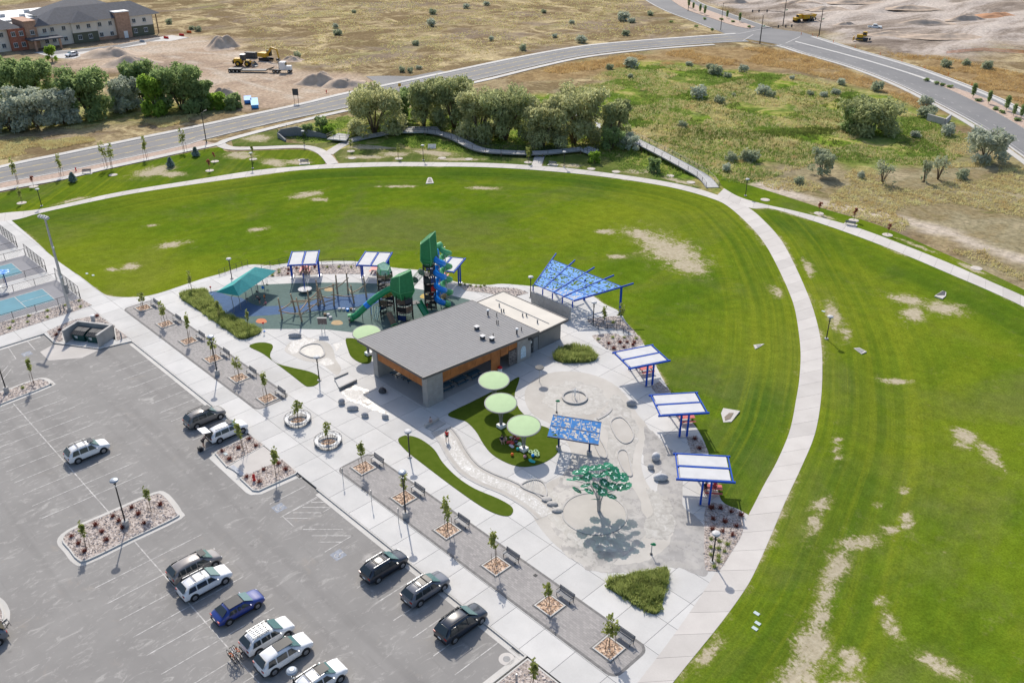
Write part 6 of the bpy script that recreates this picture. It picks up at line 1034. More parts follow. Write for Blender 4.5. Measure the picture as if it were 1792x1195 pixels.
# young planter trees, saplings, spruces
def sapling_proto(label, h, r, m, stakes, seed, n=150, group=None, loc=(0, 0, 0)):
    q = random.Random(seed); t = thing('young_tree', label, 'tree', loc, 0, group); part('trunk', BARK, t, lambda mb: mb.tube([(0, 0, 0), (.04, .02, h*.4), (-.03, .05, h*.92)], [.045, .035, .012], 6)); cl = [(q.uniform(-.5, .5)*r, q.uniform(-.5, .5)*r, h*q.uniform(.5, .98), r*.55, r*.55, h*.12) for _ in range(8)]
    part('branch', BARK, t, lambda mb: [mb.bar((0, 0, h*(.45+.07*k)), (c[0], c[1], c[2]), .018) for k, c in enumerate(cl[:6])]); obj('crown', leaf_cloud('crown', cl, n, .2, .45, m, seed, .1, .2), None, t)
    for k in range(stakes): a = k*2.1+.4; part('stake', WOODD, t, lambda mb: mb.cyl((.42*math.cos(a), .42*math.sin(a), 0), .025, 1.5, 5))
    return t
def planter(label, c, s=1.05):
    t = thing('tree_planter', label, 'planter', (*c, .04), 0, 'square tree planters'); part('frame', KERBC, t, lambda m: ring_prism(m, [(-s, -s), (s, -s), (s, s), (-s, s)], [(-s+.13, -s+.13), (s-.13, -s+.13), (s-.13, s-.13), (-s+.13, s-.13)], -.02, .09)); part('border', PAVEDGE, t, lambda m: ring_prism(m, [(-s-.16, -s-.16), (s+.16, -s-.16), (s+.16, s+.16), (-s-.16, s+.16)], [(-s, -s), (s, -s), (s, s), (-s, s)], -.02, .01)); part('soil', TANROCK, t, lambda m: m.box((0, 0, .02), (2*s-.28, 2*s-.28, .03))); rocks([(-s+.15, -s+.15), (s-.15, -s+.15), (s-.15, s-.15), (-s+.15, s-.15)], 28, .08, .15, TANROCK, .03, t, 'bark_rock', 5); return t
BENCHM = mat('bench_slats', (.17, .18, .20), .45, .15)
def bench(label, loc, rz_, L=1.9):
    t = thing('park_bench', label, 'bench', loc, rz_, 'park benches on the paver strips')
    for k in range(4): part('seat_slat', BENCHM, t, lambda m: m.box((0, -.2+.13*k, .45), (L, .11, .035)))
    for k in range(4): part('back_slat', BENCHM, t, lambda m: m.box((0, .27+.035*k, .56+.11*k), (L, .03, .095)))
    for s in (-1, 1): part('leg', BLACK, t, lambda m: [m.bar((s*(L/2-.12), -.22, 0), (s*(L/2-.12), -.2, .43), .05), m.bar((s*(L/2-.12), .26, 0), (s*(L/2-.12), .38, .92), .05)]); part('armrest', BLACK, t, lambda m: m.bar((s*(L/2-.06), -.22, .66), (s*(L/2-.06), .3, .68), .05))
    return t
PL1 = [(-128.1, 44.15), (-120.4, 44.15), (-112.85, 44.12), (-105.5, 44.12), (-98.2, 44.12), (-90.85, 44.12)]; PL2 = [(-69.9, 44.2), (-62.35, 44.1), (-55.0, 44.05), (-47.66, 44.05), (-40.35, 44.0), (-33.25, 44.03)]
protos = [sapling_proto('', h_, r_, GY, 2, sd, 170) for h_, r_, sd in ((3.7, .55, 1), (3.4, .62, 2), (3.9, .5, 3))]; used = set(); pl0 = bn0 = None
def plant(k, label, loc, rz_, sc=1.0, group=None):
    p = protos[k]
    if k not in used: used.add(k); p.location = loc; p.rotation_euler.z = rz_; p.scale = (sc,)*3; p['label'] = label; o = p
    else: o = copy_tree(p, loc, rz_, label, sc)
    if group: o['group'] = group
    q_ = random.Random(label); o.rotation_euler.x = q_.uniform(-.07, .07); o.rotation_euler.y = q_.uniform(-.07, .07); k_ = q_.uniform(.85, 1.2); o.scale = (o.scale[0]*k_, o.scale[1]*k_, o.scale[2]*q_.uniform(.86, 1.12))
    return o
for S_, nm, ref in ((PL1, 'playground paver strip', 'dumpster'), (PL2, 'splash-side paver strip', 'ring bench')):
    for i, c in enumerate(S_):
        od = ORD[i]; lb = 'staked young tree, %s from %s end of %s' % (od, ref, nm); plant((i*2+len(nm)) % 3, lb, (c[0], c[1], .06), i*1.3+len(nm), .92+.05*(i % 4), 'planter trees'); l2 = 'square stone-filled planter, %s from %s end of %s' % (od, ref, nm)
        if pl0 is None: pl0 = planter(l2, c)
        else: copy_tree(pl0, (*c, .04), None, l2)
        l3 = 'dark slatted bench, %s from %s end of %s' % (od, ref, nm)
        if bn0 is None: bn0 = bench(l3, (c[0]+.35, c[1]+1.65, .045), R(180) if False else 0)
        else: copy_tree(bn0, (c[0]+.35, c[1]+1.65, .045), None, l3)
for c, lb in (((-83.55, 44.1), 'the kerb-ramp saplings and the first strip'), ((-76.95, 44.15), 'the second strip')):
    l2 = 'circular metal bench around a young tree '+('next to the playground-side paver strip' if c[0] < -80 else 'next to the splash-side paver strip'); t = thing('ring_bench', l2, 'bench', (*c, .03), 0, 'ring benches'); MESH = mat('ring_bench_metal', (.33, .35, .38), .45, .2) if c[0] < -80 else MESH
    part('seat', MESH, t, lambda m: ring_prism(m, circ((0, 0), 1.62, 32), circ((0, 0), 1.1, 32), .42, .47)); part('back_rail', MESH, t, lambda m: m.tube([(1.12*math.cos(a), 1.12*math.sin(a), .85) for a in np.linspace(0, 6.283, 33)], .03, 5)); part('outer_rail', BLACK, t, lambda m: m.tube([(1.62*math.cos(a), 1.62*math.sin(a), .12) for a in np.linspace(0, 6.283, 33)], .025, 5)); part('outer_rail', BLACK, t, lambda m: m.tube([(1.64*math.cos(a), 1.64*math.sin(a), .62) for a in np.linspace(0, 6.283, 33)], .025, 5))
    for k in range(12): a = k*math.pi/6; part('leg', BLACK, t, lambda m: [m.bar((1.58*math.cos(a), 1.58*math.sin(a), 0), (1.64*math.cos(a), 1.64*math.sin(a), .64), .04), m.bar((1.12*math.cos(a), 1.12*math.sin(a), .0), (1.12*math.cos(a), 1.12*math.sin(a), .85), .035)])
    part('planting_hole', KERBC, t, lambda m: ring_prism(m, circ((0, 0), .95, 28), circ((0, 0), .85, 28), 0, .06)); part('soil', TANROCK, t, lambda m: m.lathe([(.85, .0), (.85, .03)], n=28)); rocks(circ((0, 0), .82, 20), 28, .08, .15, TANROCK, .03, t, 'bark_rock', 9); plant(1, 'young tree inside the circular bench '+('next to the playground-side paver strip' if c[0] < -80 else 'next to the splash-side paver strip'), (*c, .05), c[0], 1.0, 'ring bench trees')
for p, lb, sc in ((z9([(835, 560)])[0], 'staked sapling in the gravel bed beside the raised-tailgate car', 1.05), (z9([(1110, 770)])[0], 'staked sapling in the hydrant gravel bed', .95), ((zm(60, 800, 4.597)([(420, 740)])[0]), 'staked sapling at the outer end of the lamp island', .95), (zm(60, 800, 4.597)([(942, 440)])[0], 'staked sapling at the kerb-side end of the lamp island', .9), ((60, 672), 'staked tree on the narrow island facing the dumpsters', 1.05), ((930, 1210), 'leafy shrub in the corner gravel bed by the storm grate', .95)): g = G(*p); plant(2, lb, (g.x, g.y, .04), p[0], sc, 'parking lot saplings')
ROADT = [(31, 323), (107, 309), (188, 294), (197, 295), (257, 279), (323, 266)]
for i, p in enumerate(ROADT): g = G(*p); plant(0, 'slim street tree on the road verge, %s from the parking-lot end' % ORD[i], (g.x, g.y, .08), i, (1.3, 1.3, 1.45), 'street trees on the verge')
SAP = [(38, 355.6, 0), (59, 327, 1), (198, 306.6, 2), (367, 299, 1), (376, 283, 1), (443, 279, 0), (528, 280.5, 2), (614, 265, 0), (616, 277, 2), (698, 278, 0), (773.7, 277, 2), (820.5, 279, 2), (924, 284.6, 0), (1034.6, 296, 2), (1078, 301, 2), (1172.7, 308, 2), (1209, 319.5, 2), (1339, 350, 2), (1433, 374, 1), (1494, 386, 1), (1553, 411.5, 1), (1708.7, 469.7, 2)]
mulch = MB().lathe([(.95, 0), (.95, .05), (.7, .07), (.05, .08)], n=18).mesh('mulch_ring'); mulch.materials.append(mat('pale_mulch', (.50, .45, .40), .9, .2, 3)); rp_ = sapling_proto('x', 2.6, .45, GRL, 0, 9, 90); ruse = False
for i, (x, y, k) in enumerate(SAP):
    g = G(x, y); tag(obj('mulch_ring', mulch, None, None, loc=(g.x, g.y, .01)), ['pale round mulch ring around a green sapling beside the path', 'pale round mulch ring around a reddish sapling', 'empty pale round mulch ring in the grass beside the path'][k], 'mulch ring', 'mulch rings along the path')
    if k == 1:
        lb = 'small reddish sapling in a mulch ring beside the path'
        if not ruse: rp_.location = (g.x, g.y, .05); rp_['label'] = lb; rp_['group'] = 'reddish saplings'; ruse = True
        else: copy_tree(rp_, (g.x, g.y, .05), i, lb, .9+.05*(i % 4))
    elif k == 0: plant(i % 3, 'small green sapling in a mulch ring beside the path', (g.x, g.y, .05), i, .85, 'green path saplings')
spr = None
for p, lb in (((128, 319), 'blue spruce beside the roadside bench'), ((299, 292.5), 'blue spruce in the mulch patch of the north lawn'), ((343, 274), 'blue spruce closest to the path fork')):
    g = G(*p)
    if spr is None:
        spr = thing('spruce_tree', lb, 'tree', (g.x, g.y, .0), 0, 'blue spruces'); part('trunk', BARK, spr, lambda m: m.cyl((0, 0, 0), .09, .6, 6)); obj('crown', leaf_cloud('crown', [(0, 0, .4+.24*k, .85*(1-(k/8.6)**1.6), .85*(1-(k/8.6)**1.6), .22) for k in range(8)], 900, .3, .4, GSP, 5, .2, .4), None, spr)
    else: copy_tree(spr, (g.x, g.y, 0), 1.0, lb)
# ornamental beds of tall grass
def grass_bed(poly, label, n, h, m, seed, spread=.25, z=.03):
    p = [tuple(k)[:2] for k in poly]; A = np.array(p); lo, hi = A.min(0), A.max(0); r = np.random.default_rng(seed); Q = lo+r.random((n*3, 2))*(hi-lo); Q = Q[inside(Q, p)][:n]; k = len(Q); cl = vnoise(Q*1.0, .9, seed); C = np.c_[Q, np.full(k, z)]; a = r.uniform(0, 6.28, k); U = np.c_[np.cos(a), np.sin(a), np.zeros(k)]*.05; hh = h*(.45+.9*cl)*r.uniform(.7, 1.2, k); V = np.c_[r.normal(0, spread, k)*hh, r.normal(0, spread, k)*hh, hh]
    t = thing('shrub_bed', label, 'plant bed', (0, 0, 0)); sheet('soil', poly, .05, mat('bed_soil', (.10, .085, .06), .95), 0, parent=t); o = obj('grass', quads('grass', C, U, V, m, None, True), None, t); o['kind'] = 'stuff'
    nc = max(12, k//90); Q2 = Q[r.choice(k, nc, replace=False)]; o = obj('foliage', leaf_cloud('foliage', [(x, y, h*.3, .42, .42, h*.36) for x, y in Q2], k//3, .2, .3, m, seed+1, -.3, .35), None, t); o['kind'] = 'stuff'; return t
grass_bed(W(z4([(645, 960), (690, 930), (860, 895), (1050, 865), (1075, 900), (1050, 1020), (1010, 1160), (940, 1165), (800, 1080), (670, 1005)]), 3), 'triangular bed of dense green shrubs at the plaza corner', 7000, .65, GGR, 3)
grass_bed(W(z1([(570, 200), (640, 155), (810, 152), (830, 210), (990, 365), (1090, 405), (1230, 470), (1272, 495), (1265, 520), (1180, 555), (1100, 568), (1040, 530), (760, 335)]), 3), 'long bed of pale green grasses between paver walk and playground', 12000, .8, GGR, 4)
grass_bed(W([(968, 625), (982, 611), (1010, 606), (1034, 614), (1044, 628), (1030, 634), (1000, 636), (978, 634)], 4), 'oval bed of tall pale green grass beside the pavilion wing', 4200, .9, GGR, 5)
cm = {}
for nm, m, n_, hh in (('red', GRD, 70, .5), ('green', GGR, 60, .42)):
    r = np.random.default_rng(3); a = r.uniform(0, 6.28, n_); C = np.c_[r.normal(0, .09, n_), r.normal(0, .09, n_), np.zeros(n_)]; U = np.c_[np.cos(a), np.sin(a), np.zeros(n_)]*.035; V = np.c_[r.normal(0, .22, n_), r.normal(0, .22, n_), r.uniform(.5, 1.1, n_)*hh]; cm[nm] = quads('grass_clump', C, U, V, m, None, True)
zi = zm(60, 800, 4.597); RC = zi([(300, 640), (355, 700), (495, 550), (545, 605), (585, 670), (632, 480), (680, 515), (710, 570), (785, 410), (838, 462), (885, 535), (405, 760), (1015, 385)])+z9([(640, 550), (785, 525), (935, 505), (878, 445), (705, 618), (855, 772), (965, 818), (1003, 712), (1130, 660), (1197, 710)])+z4([(1370, 435), (1435, 440), (1510, 465), (1385, 515), (1465, 535), (1548, 565), (1380, 585), (1450, 600), (1520, 625), (1580, 490)])+z7([(1105, 1030), (1225, 1018), (1300, 1015), (1375, 1015), (1160, 1080), (1265, 1065), (1360, 1045)])+z5([(600, 715), (628, 772), (700, 1128)])+z6([(1010, 300), (925, 320), (920, 360), (1200, 290)])+z8([(848, 868), (522, 988), (492, 1030)])
GC = z4([(1370, 655), (1430, 670), (1488, 690), (1370, 710), (1420, 718), (1462, 740), (1422, 775), (1425, 810), (1375, 765), (1395, 845)])+z8([(690, 735), (565, 775), (410, 822), (415, 878), (255, 868), (245, 918), (118, 915), (85, 972), (700, 788)])+z6([(760, 350), (830, 320), (830, 345), (760, 375), (1330, 290), (1450, 290), (1580, 290), (690, 380)])+z10([(1230, 595), (1275, 590), (1335, 600), (1390, 610), (1440, 615), (1480, 600)])+z7([(1000, 985), (1150, 965), (1270, 965), (1390, 975), (1150, 810)])+[(40, 680)]
for L_, nm, m, lb in ((RC, 'grass_clump', 'red', 'clump of dark red grass in a gravel bed'), (GC, 'grass_clump', 'green', 'clump of green grass in a gravel bed')):
    for i, p in enumerate(L_): g = G(*p); o = tag(obj(nm, cm[m], None, loc=(g.x, g.y, .05), rz=i), lb, 'grass clump', 'red grass clumps' if m == 'red' else 'green grass clumps'); s = .85+.3*((i*7) % 5)/5; o.scale = (s, s, s)
for px, lb in ((z7([(1050, 820)])[0], 'bushy young tree in the shaded bed by the path lamp'), (z7([(1225, 830)])[0], 'young tree beside the blue canopy post'), (z6([(500, 945)])[0], 'thin reddish sapling at the tip of the grass bed'), (z1([(680, 155)])[0], 'bare thin sapling at the lawn end of the grass bed'), (z6([(215, 810)])[0], 'thin reddish sapling in the middle of the grass bed')): g = G(*px); plant(0 if 'reddish' not in lb else 2, lb, (g.x, g.y, .04), px[0], .85, 'bed saplings')
# wild grass tufts on the terrain (uncountable)
GDK = leafmat('dark_sedge', (.04, .055, .012), (.11, .13, .035), .3, .2)
def tufts(name, poly, n, h, m, seed, blades=5, wd=.1, prob=None):
    w = XY(poly); A = np.array(w); lo, hi = A.min(0), A.max(0); r = np.random.default_rng(seed); Q = lo+r.random((n*4, 2))*(hi-lo); Q = Q[inside(Q, w)]; Q = Q[vnoise(Q, 9, seed) > .42][:n]
    for c in ROADC: Q = Q[seg_dist(Q, XY(smooth(c, 4)), False) > 13.5]
    for w_ in (lawnA, lawnB, plaza): Q = Q[sdf(Q, w_) < -5]
    Q = Q[seg_dist(Q, eu_, False) > 5]; k = len(Q); C = np.repeat(np.c_[Q, np.full(k, -.1)], blades, 0); K = k*blades; C[:, :2] += r.normal(0, h*.35, (K, 2)); a = r.uniform(0, 6.28, K); U = np.c_[np.cos(a), np.sin(a), np.zeros(K)]*wd; V = np.c_[r.normal(0, .35, K)*h, r.normal(0, .35, K)*h, r.uniform(.5, 1.2, K)*h]
    o = obj(name, quads(name, C, U, V, m, None, True), None); o['kind'] = 'stuff'; o['label'] = {'meadow_grass': 'rough green and yellow grass of the wetland', 'reed_grass': 'brown dry reeds along the road', 'dry_grass': 'tufts of straw grass across the dry field'}[name]; o['category'] = 'grass'
tufts('meadow_grass', WETP, 16000, .55, GWT, 1); tufts('meadow_grass', WETP, 13000, .65, GST, 2); tufts('meadow_grass', [(1185, 226), (1290, 233), (1380, 225), (1495, 222), (1495, 233), (1380, 239), (1290, 249), (1185, 242)], 900, .7, GDK, 12, 5, .12); tufts('meadow_grass', [(1000, 180), (1150, 120), (1400, 140), (1600, 205), (1690, 245), (1560, 280), (1300, 300), (1100, 235)], 2600, .65, GDK, 14, 5, .12); tufts('meadow_grass', UNDER, 5000, .6, GWT, 3); tufts('reed_grass', REED, 7000, .8, GRE, 4); tufts('reed_grass', REED2, 4000, .7, GRE, 5); tufts('dry_grass', [(420, -20), (1150, -20), (1240, 50), (1000, 75), (700, 135), (560, 120), (440, 80)], 14000, .5, GST, 6, 4, .16); tufts('dry_grass', DRYE, 6000, .5, GST, 7); tufts('dry_grass', [(-40, 240), (200, 215), (400, 195), (420, 200), (250, 236), (0, 285), (-60, 295)], 4000, .5, GST, 8)
# ---------------------------------------------------------------- lamps, signs, small furniture
def lamp_proto(label, h, base, loc, group):
    t = thing('lamp_post', label, 'lamp post', loc, 0, group); b = .75 if base else .12
    part('footing', CASTC, t, lambda m: m.cyl((0, 0, -.05), .33 if base else .28, b+.05, 14)); part('pole', BLACK, t, lambda m: m.tube([(0, 0, b), (0, 0, h)], [.085, .06], 8)); part('neck', BLACK, t, lambda m: m.lathe([(.06, h-.4), (.14, h-.25), (.05, h-.1)], n=8))
    hd = part('lamp_head', mat('lamp_head', (.33, .37, .42), .3, .05, metal=.4) if base else LGREY, t, lambda m: m.lathe([(.1, h), (.42, h+.08), (.44, h+.16), (.36, h+.26), (.15, h+.32), (.02, h+.33)], n=18)); part('lens', WHITE, hd, lambda m: m.lathe([(.34, h+.03), (.36, h+.075)], n=16))
    part('arm_box', WHITE if base else BLACK, t, lambda m: m.box((0, 0, h-.55), (.3, .12, .08))); return t
big = sml = None
for px, lb in (((221, 920), 'tall lamp post on concrete footing in the parking island'), ((710, 905), 'tall lamp post on concrete footing by the splash-side paver strip'), ((380.8, 656), 'tall lamp post on concrete footing by the playground-side paver strip'), ((12, 686), 'tall lamp post on the narrow island facing the dumpsters'), ((526, 1262), 'tall lamp post in front of the white SUV row')):
    g = G(*px); L = (g.x, g.y, 0 if px[0] != 526 else -.1)
    if big is None: big = lamp_proto(lb, 5.75, True, L, 'tall parking lamps')
    else: copy_tree(big, L, 0, lb)
for px, lb in (((1246.5, 983), 'path lamp in the gravel bed with red grasses'), ((559, 666), 'path lamp at the tip of the turf near the pavilion stream'), ((1446, 593), 'path lamp on the lawn beside the drain grate'), ((1304.5, 343), 'path lamp beside the path fork and footbridge'), ((406, 488), 'path lamp behind the teal shade'), ((928.5, 521), 'path lamp beside the panelled concrete wall'), ((1038, 567), 'path lamp in the bed under the blue canopy'), ((717, 800), 'path lamp at the turf tip near the red-shirted person'), ((73, 361), 'path lamp on the north lawn beside the spruce'), ((442.5, 295), 'path lamp beside the north path and mulch ring'), ((741, 281), 'path lamp near the white interpretive panel'), ((987, 293), 'path lamp beside the boardwalk entrance'), ((532.6, 255), 'path lamp beside the retaining wall')):
    g = G(*px)
    if sml is None: sml = lamp_proto(lb, 3.45, False, (g.x, g.y, .02), 'path lamps')
    else: copy_tree(sml, (g.x, g.y, .02), 0, lb)
def street_lamp(label, px, h, arm, rz_):
    g = G(*px); t = thing('street_lamp', label, 'street lamp', (g.x, g.y, .05), rz_, 'street lamps'); part('pole', BLACK, t, lambda m: m.tube([(0, 0, 0), (0, 0, h)], [.14, .08], 8)); part('arm', BLACK, t, lambda m: m.tube([(0, 0, h-.3), (arm*.5, 0, h+.1), (arm, 0, h+.15)], .06, 6)); part('lamp_head', DKGREY, t, lambda m: m.box((arm, 0, h+.12), (.8, .3, .12))); part('base', CASTC, t, lambda m: m.cyl((0, 0, -.1), .35, .25, 10))
street_lamp('tall black street lamp on the verge near the path fork', (361.6, 251), 7.6, 1.8, R(120)); street_lamp('tall black street lamp at the boulevard corner', (1261, 54), 11, 2.4, R(40)); street_lamp('black street lamp beside the boulevard median trees', (1204, 20), 9, 2.0, R(40))
fp = thing('flood_light', 'very tall grey floodlight mast beside the courts', 'floodlight', (-135.4, 35.6, .03)); part('pole', STEEL, fp, lambda m: m.tube([(0, 0, 0), (0, 0, 8), (0, 0, 15.6)], [.26, .2, .13], 12)); part('cabinet', GREY, fp, lambda m: m.box((.05, .3, 3.6), (.55, .4, 1.5))); part('footing', CASTC, fp, lambda m: m.cyl((0, 0, -.02), .45, .35, 14)); hd = part('cross_arm', STEEL, fp, lambda m: m.bar((-.9, -.3, 15.5), (.9, .3, 15.5), .12))
for k in range(4): x = -.8+.53*k; part('lamp', LGREY, hd, lambda m: m.box((x, x*.33-.15, 15.35), (.42, .5, .32), M=Matrix.Rotation(R(25), 3, 'X')))
for z in (5.8, 10.6): part('sensor', WHITE, fp, lambda m: m.box((.28, 0, z), (.25, .2, .25)))
def sign_post(label, px, h=2.0, plate=None, z=.04, face_=(.3, .45), m=STEEL):
    g = G(*px); t = thing('sign_post', label, 'sign', (g.x, g.y, z), R(-45)); part('post', m, t, lambda mb: mb.cyl((0, 0, 0), .035, h, 6))
    if plate: part('plate', plate, t, lambda mb: mb.box((0, .05, h-.25), (face_[0], .03, face_[1])))
for p, lb in (((601, 845), 'thin sign post at the ring-bench end of the splash-side strip'), ((651, 884), 'thin sign post between first and second splash-side planters'), ((698, 916), 'thin sign post beside the tall lamp footing')): sign_post(lb, p, 2.0, GREY)
for p, lb in (((932, 1170), 'short steel bollard in the corner gravel bed by the walkway'), ((904, 1194), 'short steel bollard in the corner gravel bed by the kerb')): g = G(*p); tag(MB().lathe([(.11, 0), (.11, .95), (.07, 1.0)], n=12).build('bollard', STEEL, loc=(g.x, g.y, .04)), lb, 'bollard', 'bollards')
for p, lb in ((z8([(530, 830)])[0], 'dark bollard beside the floodlight mast'), (z8([(562, 815)])[0], 'second dark bollard beside the floodlight mast'), (z8([(935, 1085)])[0], 'bollard against the dumpster wall'), (z8([(1062, 1062)])[0], 'bollard beside the dumpster wall and kerb')): g = G(*p); tag(MB().lathe([(.1, 0), (.1, .95), (.06, 1.0)], n=12).build('bollard', GREY, loc=(g.x, g.y, .04)), lb, 'bollard', 'bollards')
g = G(*z8([(815, 905)])[0]); t = thing('utility_pedestal', 'white round utility pedestal behind the dumpster wall', 'utility box', (g.x, g.y, .05)); part('body', LGREY, t, lambda m: m.cyl((0, 0, 0), .3, .8, 14)); part('cap', WHITE, t, lambda m: m.lathe([(.33, .8), (.33, .9), (.1, 1.0)], n=14))
def hydrant(label, px, m=RED):
    g = G(*px); t = thing('fire_hydrant', label, 'hydrant', (g.x, g.y, .06)); part('barrel', m, t, lambda mb: mb.lathe([(.19, 0), (.19, .06), (.13, .08), (.13, .6), (.17, .62), (.17, .68), (.1, .8), (.04, .86)], n=12)); part('outlet', m, t, lambda mb: mb.tube([(-.24, 0, .45), (.24, 0, .45)], .07, 8)); part('outlet', m, t, lambda mb: mb.tube([(0, 0, .45), (0, -.24, .45)], .08, 8))
hydrant('red fire hydrant in the gravel bed beside the kerb ramp', z9([(922, 800)])[0]); hydrant('red fire hydrant on the road verge', (133.5, 300)); hydrant('red hydrant beside the building-site kerb', (571.5, 163))
GRATE = mat('iron_grate', (.05, .05, .05), .7)
for p, z, rzz, lb in ((zm(800, 930, 4.48)([(470, 925)])[0], -.10, 0, 'iron storm grate in the gutter at the lot corner'), (z9([(1310, 757)])[0], -.10, 0, 'iron storm grate in the gutter by the hydrant bed')):
    g = G(*p, -.1); t = thing('storm_grate', lb, 'grate', (g.x, g.y, z), rzz, 'storm grates'); part('frame', KERBC, t, lambda m: ring_prism(m, [(-.6, -.35), (.6, -.35), (.6, .35), (-.6, .35)], [(-.5, -.27), (.5, -.27), (.5, .27), (-.5, .27)], -.02, .012)); part('bar', GRATE, t, lambda m: [m.box((-.45+.1*k, 0, .0), (.05, .52, .02)) for k in range(10)])
g = G(*zm(800, 930, 4.48)([(388, 997)])[0], -.12); t = thing('manhole', 'round manhole cover in a concrete collar at the lot corner', 'manhole', (g.x, g.y, -.115)); part('collar', PATHC, t, lambda m: m.lathe([(.7, 0), (.7, .006)], n=24)); part('cover', GREY, t, lambda m: m.lathe([(.33, 0), (.33, .012)], n=20))
g = G(937, 1007); tag(MB().box((0, 0, .012), (.35, .35, .02)).build('drain_cover', GRATE, loc=(g.x, g.y, .036)), 'small square iron cover set in the paver strip', 'cover')
for p, lb in (((1324, 1073), 'pale valve box lid set apart in the lawn'), ((1326, 1090), 'upper of two adjacent pale valve box lids in the lawn'), ((1321, 1099), 'lower of two adjacent pale valve box lids in the lawn'), ((1441, 545), 'pale valve box lid beside the lawn path'), ((152, 479), 'pale valve box lid in the lawn by the courts'), ((163, 482), 'second pale valve box lid in the lawn by the courts'), ((395, 795), 'white utility lid in the gravel bed by the raised-tailgate car')): g = G(*p); tag(MB().box((0, 0, .03), (.55, .35, .06)).build('valve_box', mat('valve_box_lid', (.45, .52, .52), .7) if 'VB' not in globals() else VB, loc=(g.x, g.y, .05 if p[0] == 395 else lawn_z(g.x, g.y)-.02)), lb, 'valve box', 'valve boxes'); VB = bpy.data.materials['valve_box_lid']
def outlet(label, poly, hole, dark=GREY):
    w = XY(poly); c = Vector((sum(p[0] for p in w)/len(w), sum(p[1] for p in w)/len(w), 0)); c.z = lawn_z(c.x, c.y)-.06; t = thing('drain_outlet', label, 'drain', c, 0, 'lawn drains'); part('apron', PATHC, t, lambda m: m.prism([(p[0]-c.x, p[1]-c.y) for p in w], -.2, .16)); hw = XY(hole); part('grate', dark, t, lambda m: m.prism([(p[0]-c.x, p[1]-c.y) for p in hw], .0, .2))
outlet('pale concrete drain apron with dark puddle in the lawn', [(1262, 722), (1266, 713), (1295, 718), (1280, 737), (1266, 738)], [(1268, 729), (1276, 722), (1284, 722), (1278, 732), (1269, 735)], mat('dark_soil', (.22, .18, .14), .9)); outlet('small concrete drain in the lawn below the loop path', [(1319, 602), (1338, 600), (1330, 605), (1322, 609)], [(1323, 603), (1332, 602), (1326, 606)]); outlet('arched drain mouth with dark grate in the north lawn', [(745, 319), (748, 310), (752, 306), (756, 310), (759, 318)], [(748, 317), (750, 311), (752, 309), (755, 312), (756, 317)], DKGREY); outlet('ribbed drain mouth in the east lawn', [(1636, 515), (1650, 506), (1657, 505), (1656, 515), (1650, 520)], [(1639, 514), (1650, 507), (1655, 507), (1654, 514)], DKGREY); outlet('low drain grate in the lawn beside the path lamp', [(1494, 608), (1504, 607), (1517, 614), (1508, 618)], [(1497, 609), (1504, 608), (1512, 613), (1507, 616)])
for p, rzz, lb in (((533, 287), R(8), 'bench beside the north path near the path fork'), ((967.6, 289), R(160), 'bench beside the north path at the boardwalk entrance'), ((1488, 394), R(150), 'bench on a pad beside the east path'), ((152, 304), R(10), 'bench on the roadside sidewalk near the hydrant')):
    g = G(*p); copy_tree(bn0, (g.x, g.y, .06), R(45)+rzz, lb); tag(MB().box((0, 0, 0), (2.4, 1.5, .06)).build('bench_pad', PATHC, loc=(g.x, g.y, .035), rz=R(45)+rzz), 'concrete pad under the '+lb, 'pad', 'bench pads')
# ---------------------------------------------------------------- dumpsters
en = thing('dumpster_enclosure', 'three-sided grey masonry enclosure around two dumpsters', 'enclosure', (-123.4, 34.1, -.1)); O = en.location.copy(); cs = [Vector((*p, 0))-Vector((O.x, O.y, 0)) for p in ((-125.05, 31.3), (-126.6, 33.9), (-121.8, 36.95), (-120.2, 34.25))]
for a, b in ((0, 1), (1, 2), (2, 3)): A, B = cs[a], cs[b]; d = (B-A).normalized()*.12; w_ = part('wall', BLOCK, en, lambda m: m.bar(A-d+Vector((0, 0, 1.0)), B+d*.98+Vector((0, 0, 1.0)), .24, 2.0)); part('coping', CASTC, w_, lambda m: m.bar(A-d*1.4+Vector((0, 0, 2.06+.004*a)), B+d*1.38+Vector((0, 0, 2.06+.004*a)), .34, .12))
DG = mat('dumpster_green', (.012, .055, .05), .5, .2); ang = math.atan2(3.05, 4.8)
for k, lb in enumerate(('dark green dumpster with black lid, closer to the walkway side wall', 'dark green dumpster with black lid, beside the wall with bollards')):
    c = cs[1].lerp(cs[2], .28+.42*k).lerp(cs[0].lerp(cs[3], .28+.42*k), .5)+O; t = thing('dumpster', lb, 'dumpster', (c.x, c.y, -.09), ang, 'dumpsters')
    part('body', DG, t, lambda m: m.add([(-.95, -.75, .1), (.95, -.75, .1), (.95, .7, .1), (-.95, .7, .1), (-1, -.85, 1.15), (1, -.85, 1.15), (1, .75, 1.5), (-1, .75, 1.5)], [(3, 2, 1, 0), (4, 5, 6, 7), (0, 1, 5, 4), (1, 2, 6, 5), (2, 3, 7, 6), (3, 0, 4, 7)])); ld = part('lid', DKGREY, t, lambda m: [m.bar((x, -.9, 1.2), (x, -.2, 1.5), .95, .06) for x in (-.5, .5)]+[m.bar((x, -.2, 1.5), (x, .78, 1.58), .95, .06) for x in (-.5, .5)]); part('lid_rib', BLACK, ld, lambda m: [m.bar((x, -.9, 1.24), (x, -.2, 1.54), .06) for x in (-.8, -.5, -.2, .2, .5, .8)])
    part('decal', WHITE, t, lambda m: [m.box((-.35, -.82, .85), (.5, .02, .16)), m.box((-.3, -.815, .62), (.35, .02, .08))]); part('fork_pocket', DG, t, lambda m: [m.box((s*1.05, 0, .8), (.14, 1.1, .2)) for s in (-1, 1)])
